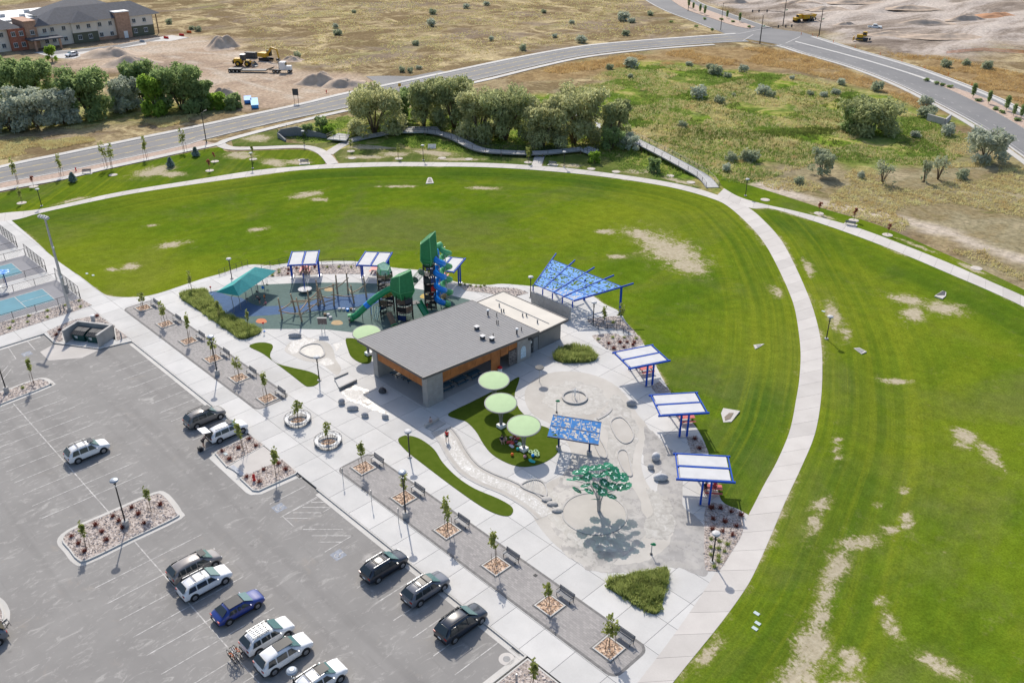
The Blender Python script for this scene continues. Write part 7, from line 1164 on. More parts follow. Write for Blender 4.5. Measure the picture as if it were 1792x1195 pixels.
# ---------------------------------------------------------------- court fences
def chain(label, a, b, h, sp, cell=.16):
    A, B = Vector((*a, .04)), Vector((*b, .04)); O = A.copy(); B = B-A; t = thing('chain_link_fence', label, 'fence', O); L = B.length; n = max(1, round(L/sp)); pm = MB().cyl((0, 0, 0), .04, h+.05, 6).mesh('post'); pm.materials.append(BLACK)
    for k in range(n+1): o = obj('post', pm, None, t); o.location = B*k/n
    part('top_rail', BLACK, t, lambda m: m.bar((0, 0, h), B+Vector((0, 0, h)), .05)); mb = MB(); d = B.normalized(); u = 0.0
    while u < L-h: mb.bar(d*u+Vector((0, 0, .05)), d*(u+h)+Vector((0, 0, h)), .012); mb.bar(d*u+Vector((0, 0, h)), d*(u+h)+Vector((0, 0, .05)), .012); u += cell*1.6
    mb.build('wire_mesh', DKGREY, t)['kind'] = 'stuff'
for i, (x0, x1, y1) in enumerate(courts):
    nm = ['court beside the gravel bed', 'middle court', 'court beside the north path'][i]; chain('tall chain-link end fence of the '+nm, (x0, y1+.1), (x1, y1+.1), 2.1, 1.6); chain('low chain-link side fence of the %s, dumpster side' % nm, (x1+.1, y1-20), (x1+.1, y1), 1.15, 3.1, .2)
    if i < 2: chain('low chain-link side fence of the %s, road side' % nm, (x0-.1, y1-20), (x0-.1, y1), 1.15, 3.1, .2)
um = thing('court_umbrella', 'bright blue petal sunshade on a curved post between courts', 'shade', (-151.4, 31.5, .03)); part('post', mat('navy_post', (.02, .05, .16), .5), um, lambda m: m.tube([(0, 0, 0), (0, 0, 1.5), (-.05, .0, 2.7)], .09, 8))
for k in range(6): a = k*math.pi/3; part('petal', BLUES, um, lambda m: m.blob((.62*math.cos(a), .62*math.sin(a), 2.8), (.5, .5, .1), k, 10, 5, .1))
part('seat_ring', STEEL, um, lambda m: m.tube([(.5*math.cos(a)+.3, .5*math.sin(a)-.6, .45) for a in np.linspace(0, 6.28, 13)], .05, 5))
# ---------------------------------------------------------------- boardwalk and footbridge
DECK = mat('weathered_deck', (.42, .42, .41), .8, .15, 1.2)
def deck(label, pts, w, zs, name='boardwalk', rails_=(1, 1)):
    C = [G(x, y, z) for (x, y), z in zip(pts, zs)]; C = [Vector(p) for p in smooth(C, 4)]; O = C[0].copy(); O.z = 0; t = thing(name, label, 'boardwalk', O); P = resample([(c.x, c.y) for c in C], 60); Ls = np.r_[0, np.cumsum([(C[i+1]-C[i]).length for i in range(len(C)-1)])]; zz = np.interp(np.linspace(0, Ls[-1], 60), Ls, [c.z for c in C])
    l, r = offset(P, w/2), offset(P, -w/2); mb = MB()
    for i in range(59): mb.add([(l[i][0]-O.x, l[i][1]-O.y, zz[i]), (r[i][0]-O.x, r[i][1]-O.y, zz[i]), (r[i+1][0]-O.x, r[i+1][1]-O.y, zz[i+1]), (l[i+1][0]-O.x, l[i+1][1]-O.y, zz[i+1])], [(0, 1, 2, 3)])
    o = fix_up(mb.build('deck', DECK, t)); s = o.modifiers.new('solid', 'SOLIDIFY'); s.thickness = .16
    pm = MB().cyl((0, 0, 0), .045, 1.15, 6).mesh('rail_post'); pm.materials.append(BLACK); sup = MB().cyl((0, 0, -1.2), .12, 1.2, 6).mesh('pile'); sup.materials.append(WOODD)
    for side_, on in ((l, rails_[0]), (r, rails_[1])):
        part('fascia', GREY, t, lambda m: [m.bar((side_[i][0]-O.x, side_[i][1]-O.y, zz[i]-.12), (side_[i+1][0]-O.x, side_[i+1][1]-O.y, zz[i+1]-.12), .08, .3) for i in range(59)])
        if not on: continue
        for hh in (1.12, .85, .58, .3): part('rail', BLACK, t, lambda m: m.tube([(p[0]-O.x, p[1]-O.y, z+hh) for p, z in zip(side_[::3], zz[::3])], .035 if hh > 1 else .018, 5))
        for i in range(0, 60, 3): o = obj('rail_post', pm, None, t); o.location = (side_[i][0]-O.x, side_[i][1]-O.y, zz[i])
        for i in range(2, 60, 8): o = obj('pile', sup, None, t); o.location = (side_[i][0]-O.x, side_[i][1]-O.y, zz[i])
    return t
deck('long grey boardwalk with dark railings winding below the willows', [(611, 246), (640, 239), (662, 235), (691, 230), (729, 228), (769, 232.6), (798, 242), (839, 261), (890, 266), (945, 267), (990, 263), (1020, 260)], 2.8, [.1, .5]+[.8]*10)
deck('grey railed footbridge leading from the path fork into the wetland', [(1247, 328), (1232, 310), (1205, 294), (1168, 274), (1125, 252), (1085, 233), (1040, 217), (987, 197)], 2.8, [.05, .3, .8, 1.1, 1.1, 1.1, 1.1, 1.0], 'footbridge')
for pl_, lb in (([(572, 243), (592, 233), (612, 236), (606, 246)], 'square lookout deck with railings beside the retaining wall'), ([(1015, 263), (1030, 256), (1048, 262), (1034, 270)], 'small railed lookout platform at the boardwalk end'), ([(700, 232), (715, 222), (765, 222), (772, 231)], 'wide boardwalk lookout deck under the willows')):
    w = [G(x, y, .8) for x, y in pl_]; c = sum(w, Vector())/4; c.z = 0; t = thing('lookout_deck', lb, 'deck', c); part('deck', DECK, t, lambda m: m.prism([(p-c)[:2] for p in w], .55, .805)); part('rail', BLACK, t, lambda m: [m.bar(w[i]-c+Vector((0, 0, hh)), w[(i+1) % 4]-c+Vector((0, 0, hh)), .05) for i in range(4) for hh in (1.1, .6)]); pm = MB().cyl((0, 0, 0), .045, 1.15, 6).mesh('rail_post'); pm.materials.append(BLACK)
    for i in range(4):
        for u in (0, .33, .66): o = obj('rail_post', pm, None, t); o.location = w[i].lerp(w[(i+1) % 4], u)-c
rwl = thing('retaining_wall', 'dark grey retaining wall with sloping top beside the lookout deck', 'wall', G(500, 247)); O = rwl.location.copy(); pts = [(500, 248), (487, 241), (493, 240), (520, 238), (572, 242)]; hs = [.5, 1.3, 2.0, 2.4, .9]; SL = mat('slate_wall', (.20, .205, .21), .8, .1)
for i in range(4):
    a, b = G(*pts[i])-O, G(*pts[i+1])-O; n_ = Vector((-(b-a).y, (b-a).x, 0)).normalized()*.2; part('wall', SL, rwl, lambda m: m.add([tuple(p) for p in (a-n_, a+n_, b+n_, b-n_, a-n_+Vector((0, 0, hs[i])), a+n_+Vector((0, 0, hs[i])), b+n_+Vector((0, 0, hs[i+1])), b-n_+Vector((0, 0, hs[i+1])))], [(4, 5, 6, 7), (0, 4, 7, 3), (1, 2, 6, 5), (0, 1, 5, 4), (2, 3, 7, 6)]))
railing('dark railing on top of the retaining wall', [G(487, 241)+Vector((0, 0, 1.3)), G(493, 240)+Vector((0, 0, 2.0)), G(520, 238)+Vector((0, 0, 2.4)), G(572, 242)+Vector((0, 0, .9))], 1.0, 2.5)
ip = thing('interpretive_panel', 'white slanted interpretive slab in the planting below the boardwalk', 'panel', G(756, 260), R(45)); part('slab', KERBC, ip, lambda m: m.box((0, 0, .5), (2.0, 1.4, .12), M=Matrix.Rotation(R(35), 3, 'X'))); part('print', mat('panel_picture', (.42, .44, .42), .6, .5, 5), ip, lambda m: m.box((0, -.04, .57), (1.2, .7, .02), M=Matrix.Rotation(R(35), 3, 'X')))
cul = thing('culvert', 'grey concrete culvert headwall beside the boulevard', 'culvert', G(1648, 219)); O = cul.location.copy(); a, b, c_ = [G(*p)-O for p in ((1622, 211), (1652, 220), (1662, 212))]; part('headwall', CASTC, cul, lambda m: m.bar(a+Vector((0, 0, .9)), b+Vector((0, 0, .9)), .4, 1.8)); part('wing_wall', CASTC, cul, lambda m: m.bar(b+Vector((0, 0, .8)), c_+Vector((0, 0, 1.0)), .4, 1.6))
# ---------------------------------------------------------------- far building and neighbours
STU = mat('cream_stucco', (.74, .67, .58), .85, .06, .3); BRK = mat('brick_red', (.36, .14, .09), .85, .2, 1.5); BRK2 = mat('brick_brown', (.42, .26, .18), .85, .2, 1.5); OLV = mat('olive_siding', (.13, .135, .095), .85, .1, .5); SLATE = mat('slate_roof', (.095, .10, .115), .8, .2, .8, bump=.2); WGL = mat('window_glass', (.07, .09, .10), .15, .3, 1)
FB = Vector((-382, 132.5, 0)); ap = thing('apartment_building', 'two-storey cream, olive and brick residence with dark hip roof', 'building', FB); yy = lambda px: float(np.interp(px, [-90, 0, 50, 110, 200, 275, 300], [82, 99, 108.5, 120, 139.5, 160, 167]))-130
def bayw(px0, px1, x, z0, z1, m, name='wall', depth=14): return part(name, m, ap, lambda mb: mb.box(((x-depth)/2 if False else x-depth/2, (yy(px0)+yy(px1))/2, (z0+z1)/2), (depth, yy(px1)-yy(px0)-.02, z1-z0)))
def win(px, x, z, w=1.5, h=1.4):
    y = yy(px); f = part('window', WHITE, ap, lambda m: m.box((x+.06, y, z), (.14, w, h))); part('pane', WGL, f, lambda m: [m.box((x+.14, y+s*w*.235, z), (.03, w*.42, h*.85)) for s in (-1, 1)]); part('sill', CASTC, f, lambda m: m.box((x+.15, y, z-h/2-.06), (.2, w+.2, .1)))
for p0, p1, x, lo, hi in ((-90, 17, 0, STU, STU), (17, 48, 1.5, BRK, BRK), (48, 70, 2.2, BRK2, BRK2), (70, 93, 1.2, STU, STU), (93, 136, 0, STU, STU), (136, 181, 1.0, OLV, STU), (181, 213, 0, STU, STU), (213, 234, 1.8, BRK2, BRK2), (234, 270, .6, OLV, STU)):
    tall = lo is BRK2; bayw(p0, p1, x, 0, 3.2, lo); bayw(p0, p1, x, 3.2, 6.5 if not tall else 8.2, hi); 
    if tall: part('parapet', WHITE if p0 > 200 else BRK2, ap, lambda m: m.box((x-7, (yy(p0)+yy(p1))/2, 8.3), (14.4, yy(p1)-yy(p0)+.4, .3)))
for px, x in ((-60, 0), (-30, 0), (5, 0), (25, 1.5), (40, 1.5), (60, 2.2), (85, 1.2), (102, 0), (123, 0), (147, 1.0), (166, 1.0), (188, 0), (206, 0), (241, .6), (257, .6)):
    win(px, x, 5.0)
    if px != 60: win(px, x, 1.75)
part('base_band', BRK2, ap, lambda m: m.box((.1, (yy(181)+yy(213))/2, .5), (.3, yy(213)-yy(181)-.05, 1.0)))
ec = part('entrance_canopy', SLATE, ap, lambda m: m.box((5.2, yy(75), 3.3), (7, yy(108)-yy(46), .35))); part('canopy_column', BRK2, ec, lambda m: [m.box((8, yy(75)+s*4.5, 1.6), (.7, .7, 3.2)) for s in (-1, 1)])
part('door', WHITE, ap, lambda m: m.box((1.85, yy(224), 1.1), (.2, 1.6, 2.2)))
pc = part('porch', STU, ap, lambda m: m.box((-5, yy(273), 6.4), (10, 3.5, .3))); part('porch_post', WOODD, pc, lambda m: [m.box((x, yy(278), 3.2), (.35, .35, 6.3)) for x in (-9, -5, -.6)])
def hip(name, m, x0, x1, y0, y1, z0, z1, parent, e=.0):
    d = min((x1-x0)/2, (y1-y0)/2); xm, ym = (x0+x1)/2, (y0+y1)/2
    r = [(xm, y0+d), (xm, y1-d)] if y1-y0 > x1-x0 else [(x0+d, ym), (x1-d, ym)]
    v = [(x0, y0, z0), (x1, y0, z0), (x1, y1, z0), (x0, y1, z0), (*r[0], z1), (*r[1], z1)]
    f = [(0, 1, 4), (1, 2, 5, 4), (2, 3, 5), (3, 0, 4, 5), (3, 2, 1, 0)] if y1-y0 > x1-x0 else [(0, 1, 5, 4), (1, 2, 5), (2, 3, 4, 5), (3, 0, 4), (3, 2, 1, 0)]
    return part(name, m, parent, lambda mb: mb.add(v, f))
hip('roof', SLATE, -15.5, 1.4, yy(85), yy(283), 6.55, 10.6, ap); hip('roof', SLATE, -15, 1.2, yy(-90), yy(46), 6.53, 10.2, ap); hip('roof', SLATE, -8, 3.4, yy(133), yy(183), 6.58, 9.6, ap); hip('roof', SLATE, -40, -14, yy(120), yy(265), 6.6, 11, ap); hip('roof', SLATE, -6, 3.0, yy(66), yy(95), 6.6, 8.8, ap)
ap.scale = (1, 1, 1.22)
wb = thing('flat_roof_building', 'low cream building with white flat roofs behind the residence', 'building', (-428, 120, 0)); part('wall', STU, wb, lambda m: m.box((0, -2, 3.4), (30, 44, 6.8))); part('roof', WHITE, wb, lambda m: m.box((0, -2, 6.9), (30.6, 44.6, .3))); part('wall', STU, wb, lambda m: m.box((14, -14, 3.0), (20, 24, 6.0))); part('roof', MEMB, wb, lambda m: m.box((14, -14, 6.1), (20.6, 24.6, .3))); part('roof_unit', LGREY, wb, lambda m: [m.box((x, y, 7.6), (2.2, 1.8, 1.3)) for x, y in ((-6, -10), (4, -4), (-3, 8), (8, 12), (10, 2))])
for y in range(-24, 18, 6): f = part('window', WGL, wb, lambda m: m.box((24.05 if y < -2 else 15.05, y, 4.4), (.1, 1.6, 1.5)))
struct(MB().prism(XY([(95, 102), (60, 92), (120, 88), (200, 80), (275, 66), (300, 62), (330, 66), (300, 72), (160, 92), (130, 103)]), -.1, .0).build('access_road', KERBC)); struct(MB().prism(XY([(70, 93), (150, 86), (215, 78), (278, 66), (282, 69), (215, 83), (150, 90), (85, 97)]), -.1, .012).build('road', ROAD))
g = G(126, 99); far_car = car('white SUV on the forecourt of the residence', (g.x, g.y, .01), R(200), CW, L=4.9, group='far vehicles')
for p, lb in (((92, 108), 'small green tree on the residence forecourt'),): tree('forecourt_tree', lb, P2D(p), 6, 2.2, 5, GB, 1500, .45, 3, .2, None, .3)
def barrier(label, px, m, s=(2.4, .5, .9)): g = G(*px); t = thing('barrier', label, 'barrier', (g.x, g.y, 0), R(20), 'plastic barriers'); part('body', m, t, lambda mb: mb.add([(-s[0]/2, -s[1]/2, 0), (s[0]/2, -s[1]/2, 0), (s[0]/2, s[1]/2, 0), (-s[0]/2, s[1]/2, 0), (-s[0]/2, -.1, s[2]), (s[0]/2, -.1, s[2]), (s[0]/2, .1, s[2]), (-s[0]/2, .1, s[2])], [(3, 2, 1, 0), (4, 5, 6, 7), (0, 1, 5, 4), (1, 2, 6, 5), (2, 3, 7, 6), (3, 0, 4, 7)])); part('foot', BLACK, t, lambda mb: mb.box((0, 0, .05), (s[0]*.9, s[1]+.1, .1)))
for p, m, lb in (((291, 68), RED, 'red plastic barrier on the site track, closest to the residence'), ((318, 63), RED, 'red plastic barrier in the middle of the site track'), ((331, 58), ORANGE, 'orange barrier at the far end of the site track'), ((249, 74), LGREY, 'pale concrete barrier at the residence road edge')): barrier(lb, p, m)
SOIL = mat('piled_soil', (.50, .40, .31), 1.0, .2, .4, .02, bump=.4)
def pile(label, px, wpx, h, m=None, sy=.7, seed=1, sharp=1.6):
    h *= .8; g = G(*px); d = (g-Vector((0, 0, H))).length; R_ = wpx/2*d/FPX; q = random.Random(seed); mb = MB(); n, k = 32, 11; ph = [q.uniform(0, 6) for _ in range(4)]; pk_ = [(q.uniform(-.4, .4), q.uniform(-.3, .3), q.uniform(.12, .28), q.uniform(.6, 1.0)) for _ in range(5)]
    for i in range(k+1):
        for j in range(n):
            a = 2*math.pi*j/n; r = i/k; e = 1+.18*math.sin(2*a+ph[0])+.1*math.sin(5*a+ph[1]); x, y = r*math.cos(a), r*math.sin(a); z = h*max(math.exp(-((x-u)**2+(y-w_)**2)/s_)*t_ for u, w_, s_, t_ in pk_)*max(0, 1-r**3)+(q.uniform(-.16, .16)*(1-r) if 0 < i < k else 0); mb.v.append((R_*x*e, R_*y*e*sy, z-.12 if i == k else z))
    for i in range(k):
        for j in range(n): a = i*n+j; b = i*n+(j+1) % n; mb.f.append((a, a+n, b+n, b))
    return tag(mb.build('soil_pile', m or SOIL, None, True, loc=(g.x, g.y, -.05), rz=R(45)), label, 'soil pile', 'soil piles')
for i, (p, w_, h_, sy, lb) in enumerate((((386, 84), 64, 6.5, .8, 'pointed grey soil pile beside the dry field'), ((200, 96), 90, 4.0, .7, 'broad low soil mound near the residence forecourt'), ((228, 112), 96, 3.8, .6, 'broad grey soil mound behind the grove'), ((560, 146), 74, 5.2, .8, 'steep grey soil pile beside the lowboy truck'), ((610, 150), 90, 3.2, .6, 'long low soil pile running to the road'), ((395, 165), 52, 3.0, .6, 'soil pile behind the blue container'), ((512, 106), 44, 2.2, .7, 'small reddish soil heap beside the excavator'))): pile(lb, p, w_, h_, None, sy, i)
pile('flat orange soil mound in the far earthworks', (1745, 30), 75, 3.0, mat('orange_soil', (.45, .24, .13), .95, .15, .4), .6, 11)
for i, (p, w_, h_) in enumerate((((1290, 6), 70, 3), ((1620, 42), 90, 3.2), ((1690, 35), 70, 3.5), ((1480, 44), 40, 2), ((1570, 62), 120, 2.2), ((1660, 66), 130, 2.0), ((1450, 18), 80, 2.2), ((1400, 6), 70, 2.0), ((1500, 5), 90, 2.2), ((1590, 16), 90, 2.5))): pile('low grey-brown earth ridge in the far earthworks', p, w_, h_, None, .35, 20+i)
# machines
def wheels(t, spots, r, w, rimm=YELLOW):
    for x, y in spots: wh = part('wheel', TYRE, t, lambda m: m.tube([(x-w/2, y, r), (x+w/2, y, r)], r, 14)); part('rim', rimm, wh, lambda m: m.tube([(x-w/2-.02, y, r), (x+w/2+.02, y, r)], r*.5, 10))
def loader(label, px, rz_):
    g = G(*px); t = thing('wheel_loader', label, 'loader', (g.x, g.y, 0), rz_); part('rear_body', YELLOW, t, lambda m: m.box((0, -1.9, 1.9), (2.2, 3.0, 1.5)), bevel=.12); part('front_frame', YELLOW, t, lambda m: m.box((0, 1.3, 1.5), (1.5, 1.6, 1.1)), bevel=.1); cb = part('cab', DKGREY, t, lambda m: m.box((0, -.2, 2.9), (1.7, 1.6, 1.9)), bevel=.08); part('cab_roof', WHITE, cb, lambda m: m.box((0, -.2, 3.92), (1.9, 1.8, .15))); part('lift_arm', YELLOW, t, lambda m: [m.bar((s*.6, 1.3, 2.0), (s*.6, 3.4, 1.0), .2, .4) for s in (-1, 1)]); part('bucket', GREY, t, lambda m: m.add([(-1.6, 3.2, .2), (1.6, 3.2, .2), (1.6, 4.6, .15), (-1.6, 4.6, .15), (-1.6, 3.2, 1.6), (1.6, 3.2, 1.6)], [(0, 1, 2, 3), (0, 4, 5, 1), (0, 3, 4), (1, 5, 2)])); wheels(t, [(s*1.15, y) for s in (-1, 1) for y in (-1.8, 1.5)], .95, .7); part('counterweight', BLACK, t, lambda m: m.box((0, -3.5, 1.5), (2.3, .5, 1.2)))
loader('yellow wheel loader parked on the building site', (428, 116), R(-50))
def excavator(label, px, rz_):
    g = G(*px); t = thing('excavator', label, 'excavator', (g.x, g.y, 0), rz_)
    for s in (-1, 1): part('track', BLACK, t, lambda m: m.box((s*1.3, 0, .5), (.7, 4.6, .95)), bevel=.3)
    part('undercarriage', DKGREY, t, lambda m: m.box((0, 0, .7), (1.9, 2.4, .5))); part('house', YELLOW, t, lambda m: m.box((.2, -.7, 2.0), (2.8, 3.6, 1.5)), bevel=.15); part('cab', GLASS, t, lambda m: m.box((-.9, 1.0, 2.5), (1.1, 1.7, 2.0)), bevel=.1); part('boom', YELLOW, t, lambda m: m.tube([(.3, .9, 2.2), (.3, 3.2, 4.6), (.3, 5.6, 4.2)], [.4, .42, .25], 6)); part('stick', YELLOW, t, lambda m: m.bar((.3, 5.6, 4.3), (.3, 6.2, 1.2), .3, .45)); part('bucket', DKGREY, t, lambda m: m.box((.3, 5.8, .75), (1.2, 1.0, .9)), bevel=.1)
excavator('yellow tracked excavator behind the wheel loader', (466, 106), R(-70))
g = G(455, 127); tk = thing('lowboy_truck', 'white truck tractor with long black lowboy trailer', 'truck', (g.x, g.y, 0), R(-47.5)); part('trailer_deck', DKGREY, tk, lambda m: m.box((0, -2.0, .75), (2.6, 9.0, .3))); part('gooseneck', BLACK, tk, lambda m: [m.bar((s*.6, 2.5, .9), (s*.6, 5.0, 1.7), .3) for s in (-1, 1)]); part('rear_frame', BLACK, tk, lambda m: m.box((0, -8.4, 1.1), (2.2, 4.4, .35))); wheels(tk, [(s*1.1, y) for s in (-1, 1) for y in (-10.0, -8.7, -7.4, 5.2, 6.5, 10.4)], .52, .5, STEEL)
part('chassis', BLACK, tk, lambda m: m.box((0, 7.2, .9), (1.0, 7.5, .3))); part('cab', WHITE, tk, lambda m: m.box((0, 8.2, 2.3), (2.3, 2.0, 2.6)), bevel=.15); part('bonnet', WHITE, tk, lambda m: m.box((0, 10.1, 1.6), (1.7, 2.0, 1.4)), bevel=.15); part('windscreen', GLASS, tk, lambda m: m.box((0, 9.22, 2.8), (2.0, .06, .9))); part('exhaust', STEEL, tk, lambda m: [m.cyl((s*1.1, 7.1, 1.2), .1, 2.9, 8) for s in (-1, 1)])
g = G(440, 102); t = thing('site_tank', 'dark rectangular tank behind the wheel loader', 'tank', (g.x, g.y, 0), R(30)); part('body', DKGREY, t, lambda m: m.box((0, 0, 1.1), (4.2, 1.8, 2.0)), bevel=.1); part('skid', BLACK, t, lambda m: [m.box((0, s*.7, .08), (4.6, .2, .16)) for s in (-1, 1)])
for p, L_, lb in (((446, 184), 9.5, 'bright blue tarpaulined trough beside the road'), ((434, 178), 6.0, 'smaller blue trough behind the larger one')): g = G(*p); t = thing('site_container', lb, 'container', (g.x, g.y, 0), R(62)); part('body', mat('tarp_blue', (.05, .30, .68), .5) if L_ > 7 else BLUES, t, lambda m: m.box((0, 0, .5), (1.9, L_, .9)), bevel=.1); part('cover', mat('tarp_pale_blue', (.20, .48, .80), .6) if L_ > 7 else BLUES, t, lambda m: m.box((0, 0, 1.0), (2.1, L_+.2, .12)))
g = G(1405, 40); dt = thing('dump_truck', 'yellow articulated dump truck at the boulevard crossing', 'dump truck', (g.x, g.y, 0), R(160)); part('body', YELLOW, dt, lambda m: m.add([(-1.5, -5, 1.8), (1.5, -5, 1.8), (1.5, 1, 1.6), (-1.5, 1, 1.6), (-1.8, -6, 3.4), (1.8, -6, 3.4), (1.8, 1.4, 3.6), (-1.8, 1.4, 3.6)], [(3, 2, 1, 0), (0, 1, 5, 4), (1, 2, 6, 5), (2, 3, 7, 6), (3, 0, 4, 7)])); part('load', SOIL, dt, lambda m: m.blob((0, -2, 3.1), (1.6, 3.2, .6), 3)); part('cab', YELLOW, dt, lambda m: m.box((0, 2.6, 2.6), (1.9, 1.8, 2.0)), bevel=.1); part('cab_glass', GLASS, dt, lambda m: m.box((0, 3.52, 2.9), (1.6, .06, .9))); part('bonnet', YELLOW, dt, lambda m: m.box((0, 4.3, 1.9), (2.0, 1.8, 1.2)), bevel=.1); wheels(dt, [(s*1.35, y) for s in (-1, 1) for y in (-3.9, -1.9, 3.6)], .9, .75, DKGREY)
g = G(1508, 72); dz = thing('bulldozer', 'yellow bulldozer on the grey earthworks', 'bulldozer', (g.x, g.y, 0), R(110))
for s in (-1, 1): part('track', DKGREY, dz, lambda m: m.box((s*1.2, 0, .65), (.65, 4.4, 1.2)), bevel=.4)
part('engine', YELLOW, dz, lambda m: m.box((0, .9, 1.8), (1.6, 2.4, 1.2)), bevel=.1); part('cab', YELLOW, dz, lambda m: m.box((0, -.8, 2.7), (1.7, 1.6, 1.7)), bevel=.1); part('cab_glass', GLASS, dz, lambda m: m.box((0, -.8, 2.85), (1.76, 1.3, .9))); part('blade', YELLOW, dz, lambda m: m.box((0, 3.2, .8), (3.8, .25, 1.4))); part('push_arm', YELLOW, dz, lambda m: [m.bar((s*1.5, -.5, .6), (s*1.5, 3.1, .6), .2) for s in (-1, 1)]); part('ripper', DKGREY, dz, lambda m: m.box((0, -2.9, .9), (1.8, .6, .8)))
g = G(1530, 51); pk = thing('pickup_truck', 'white pickup truck parked on the grey earthworks', 'pickup', (g.x, g.y, 0), R(-62)); part('body', CW, pk, lambda m: m.box((0, 0, .85), (2.0, 5.7, .75)), bevel=.12); part('cab', CW, pk, lambda m: m.add([(-.95, -.9, 1.2), (.95, -.9, 1.2), (.95, 1.5, 1.2), (-.95, 1.5, 1.2), (-.75, -.6, 1.95), (.75, -.6, 1.95), (.75, .8, 1.95), (-.75, .8, 1.95)], [(4, 5, 6, 7), (0, 1, 5, 4), (1, 2, 6, 5), (2, 3, 7, 6), (3, 0, 4, 7)])); part('side_window', GLASS, pk, lambda m: [m.box((s*.87, .1, 1.6), (.1, 1.6, .45)) for s in (-1, 1)]); part('bed', DKGREY, pk, lambda m: m.box((0, -1.9, 1.235), (1.6, 1.7, .03))); wheels(pk, [(s*.95, y) for s in (-1, 1) for y in (-1.8, 1.8)], .42, .3, STEEL)
# signals, signs, cones
def signal(label, px, h, arms):
    g = G(*px); t = thing('traffic_signal', label, 'traffic signal', (g.x, g.y, .05), 0, 'traffic signals'); part('pole', BLACK, t, lambda m: m.tube([(0, 0, 0), (0, 0, h)], [.22, .12], 8)); part('lamp_arm', BLACK, t, lambda m: m.tube([(0, 0, h-.2), (-1.5, 1.5, h+.3)], .06, 5))
    for a, L in arms:
        e = Vector((math.cos(R(a))*L, math.sin(R(a))*L, 6.4)); am = part('mast_arm', BLACK, t, lambda m: m.tube([(0, 0, 5.6), (e.x*.5, e.y*.5, 6.2), tuple(e)], [.12, .1, .07], 6))
        for f in (.55, .8, 1.0): part('signal_head', DKGREY, am, lambda m: m.box((e.x*f, e.y*f, 6.1), (.4, .4, 1.1)))
    part('sign', GREENS, t, lambda m: m.box((.6, .4, 6.6), (.08, 1.6, .4)))
signal('traffic signal with long mast arm at the wetland corner', (1329.6, 77), 10.5, [(60, 13)]); signal('traffic signal beside the dump truck and dirt corner', (1433, 63.5), 10.5, [(150, 8)]); signal('traffic signal with two arms at the far crossing corner', (1370, 46), 11.5, [(225, 14)])
cone = MB().lathe([(.24, 0), (.24, .04), (.1, .06), (.07, .9), (.05, 1.0)], n=8).mesh('traffic_cone'); cone.materials.append(ORANGE)
for p in ((1430, 66), (1402, 61), (1422, 63), (1458, 75), (1496, 84.5), (1540, 97), (1578, 108), (1618, 120), (1659, 133.5), (1700, 150)): g = G(*p); tag(obj('traffic_cone', cone, None, loc=(g.x, g.y, .1)), 'orange traffic channelizer cone on the boulevard kerb', 'cone', 'channelizer cones')
ofn = thing('safety_fence', 'sagging orange plastic safety fence across the dry field', 'fence', G(1655, 96)); O = ofn.location.copy(); P = [G(*p)-O for p in ((1655, 96), (1690, 92), (1720, 90), (1760, 92), (1800, 95), (1850, 98))]
part('mesh', ORANGE, ofn, lambda m: [m.bar(P[i]+Vector((0, 0, z)), P[i+1]+Vector((0, 0, z)), .03, .1) for i in range(5) for z in (.2, .5, .8, 1.1)])
for p in P: part('post', STEEL, ofn, lambda m: m.cyl(p, .04, 1.3, 5))
def board_sign(label, px, m, w, h, z, legs=2): g = G(*px); t = thing('road_sign', label, 'sign', (g.x, g.y, .05), R(45)); part('board', m, t, lambda mb: mb.box((0, 0, z), (w, .08, h))); part('leg', BLACK, t, lambda mb: [mb.bar((x, .06, 0), (x, .06, z), .1) for x in ((-w*.35, w*.35) if legs == 2 else (0,))])
board_sign('black notice board on two legs beside the road', (519, 181), DKGREY, 1.7, 1.9, 3.2); board_sign('yellow diamond warning sign at the side road', (700, 162), YELLOW, .9, .9, 2.2, 1)
# median and roadside trees
cyp = None
for i, p in enumerate(((1702, 172), (1729, 183), (1760, 195), (1773, 204), (1786, 208), (1205, 14), (1213, 18), (1225, 23), (1233, 27), (1272, 33), (1294, 39))):
    g = G(*p); lb = 'small median tree on the boulevard, %s from the crossing' % ORD[i if i < 5 else 10-i] if i < 5 else 'small tree on the median beyond the crossing, %s from it' % ORD[10-i]
    if cyp is None: cyp = thing('median_tree', lb, 'tree', (g.x, g.y, .15), 0, 'median trees'); part('trunk', BARK, cyp, lambda m: m.cyl((0, 0, 0), .07, 1.2, 6)); obj('crown', leaf_cloud('crown', [(0, 0, 1.2+.45*k, .75-.06*abs(k-3), .75-.06*abs(k-3), .4) for k in range(7)], 420, .3, .45, GG, 8, .1, .4), None, cyp)
    else: copy_tree(cyp, (g.x, g.y, .15), i, lb, .8+.1*(i % 3))
for i, p in enumerate(((1712, 178), (1740, 193), (1752, 199), (1780, 213), (1640, 148), (1650, 151), (1662, 154), (1620, 142), (1232, 35), (1262, 36), (1283, 40), (1312, 49), (1175, 40), (1218, 48), (1245, 54))): g = G(*p); t = thing('median_shrub', 'low green shrub planted on the boulevard median or verge', 'shrub', (g.x, g.y, .14), i, 'median shrubs'); t.scale = (1.1, 1.1, .7); obj('foliage', BM[3], None, t)
railing('black rail fence along the far boulevard lane', GL([(1225, 0), (1260, 13), (1300, 28), (1345, 44)]), 1.3, 5, BLACK)
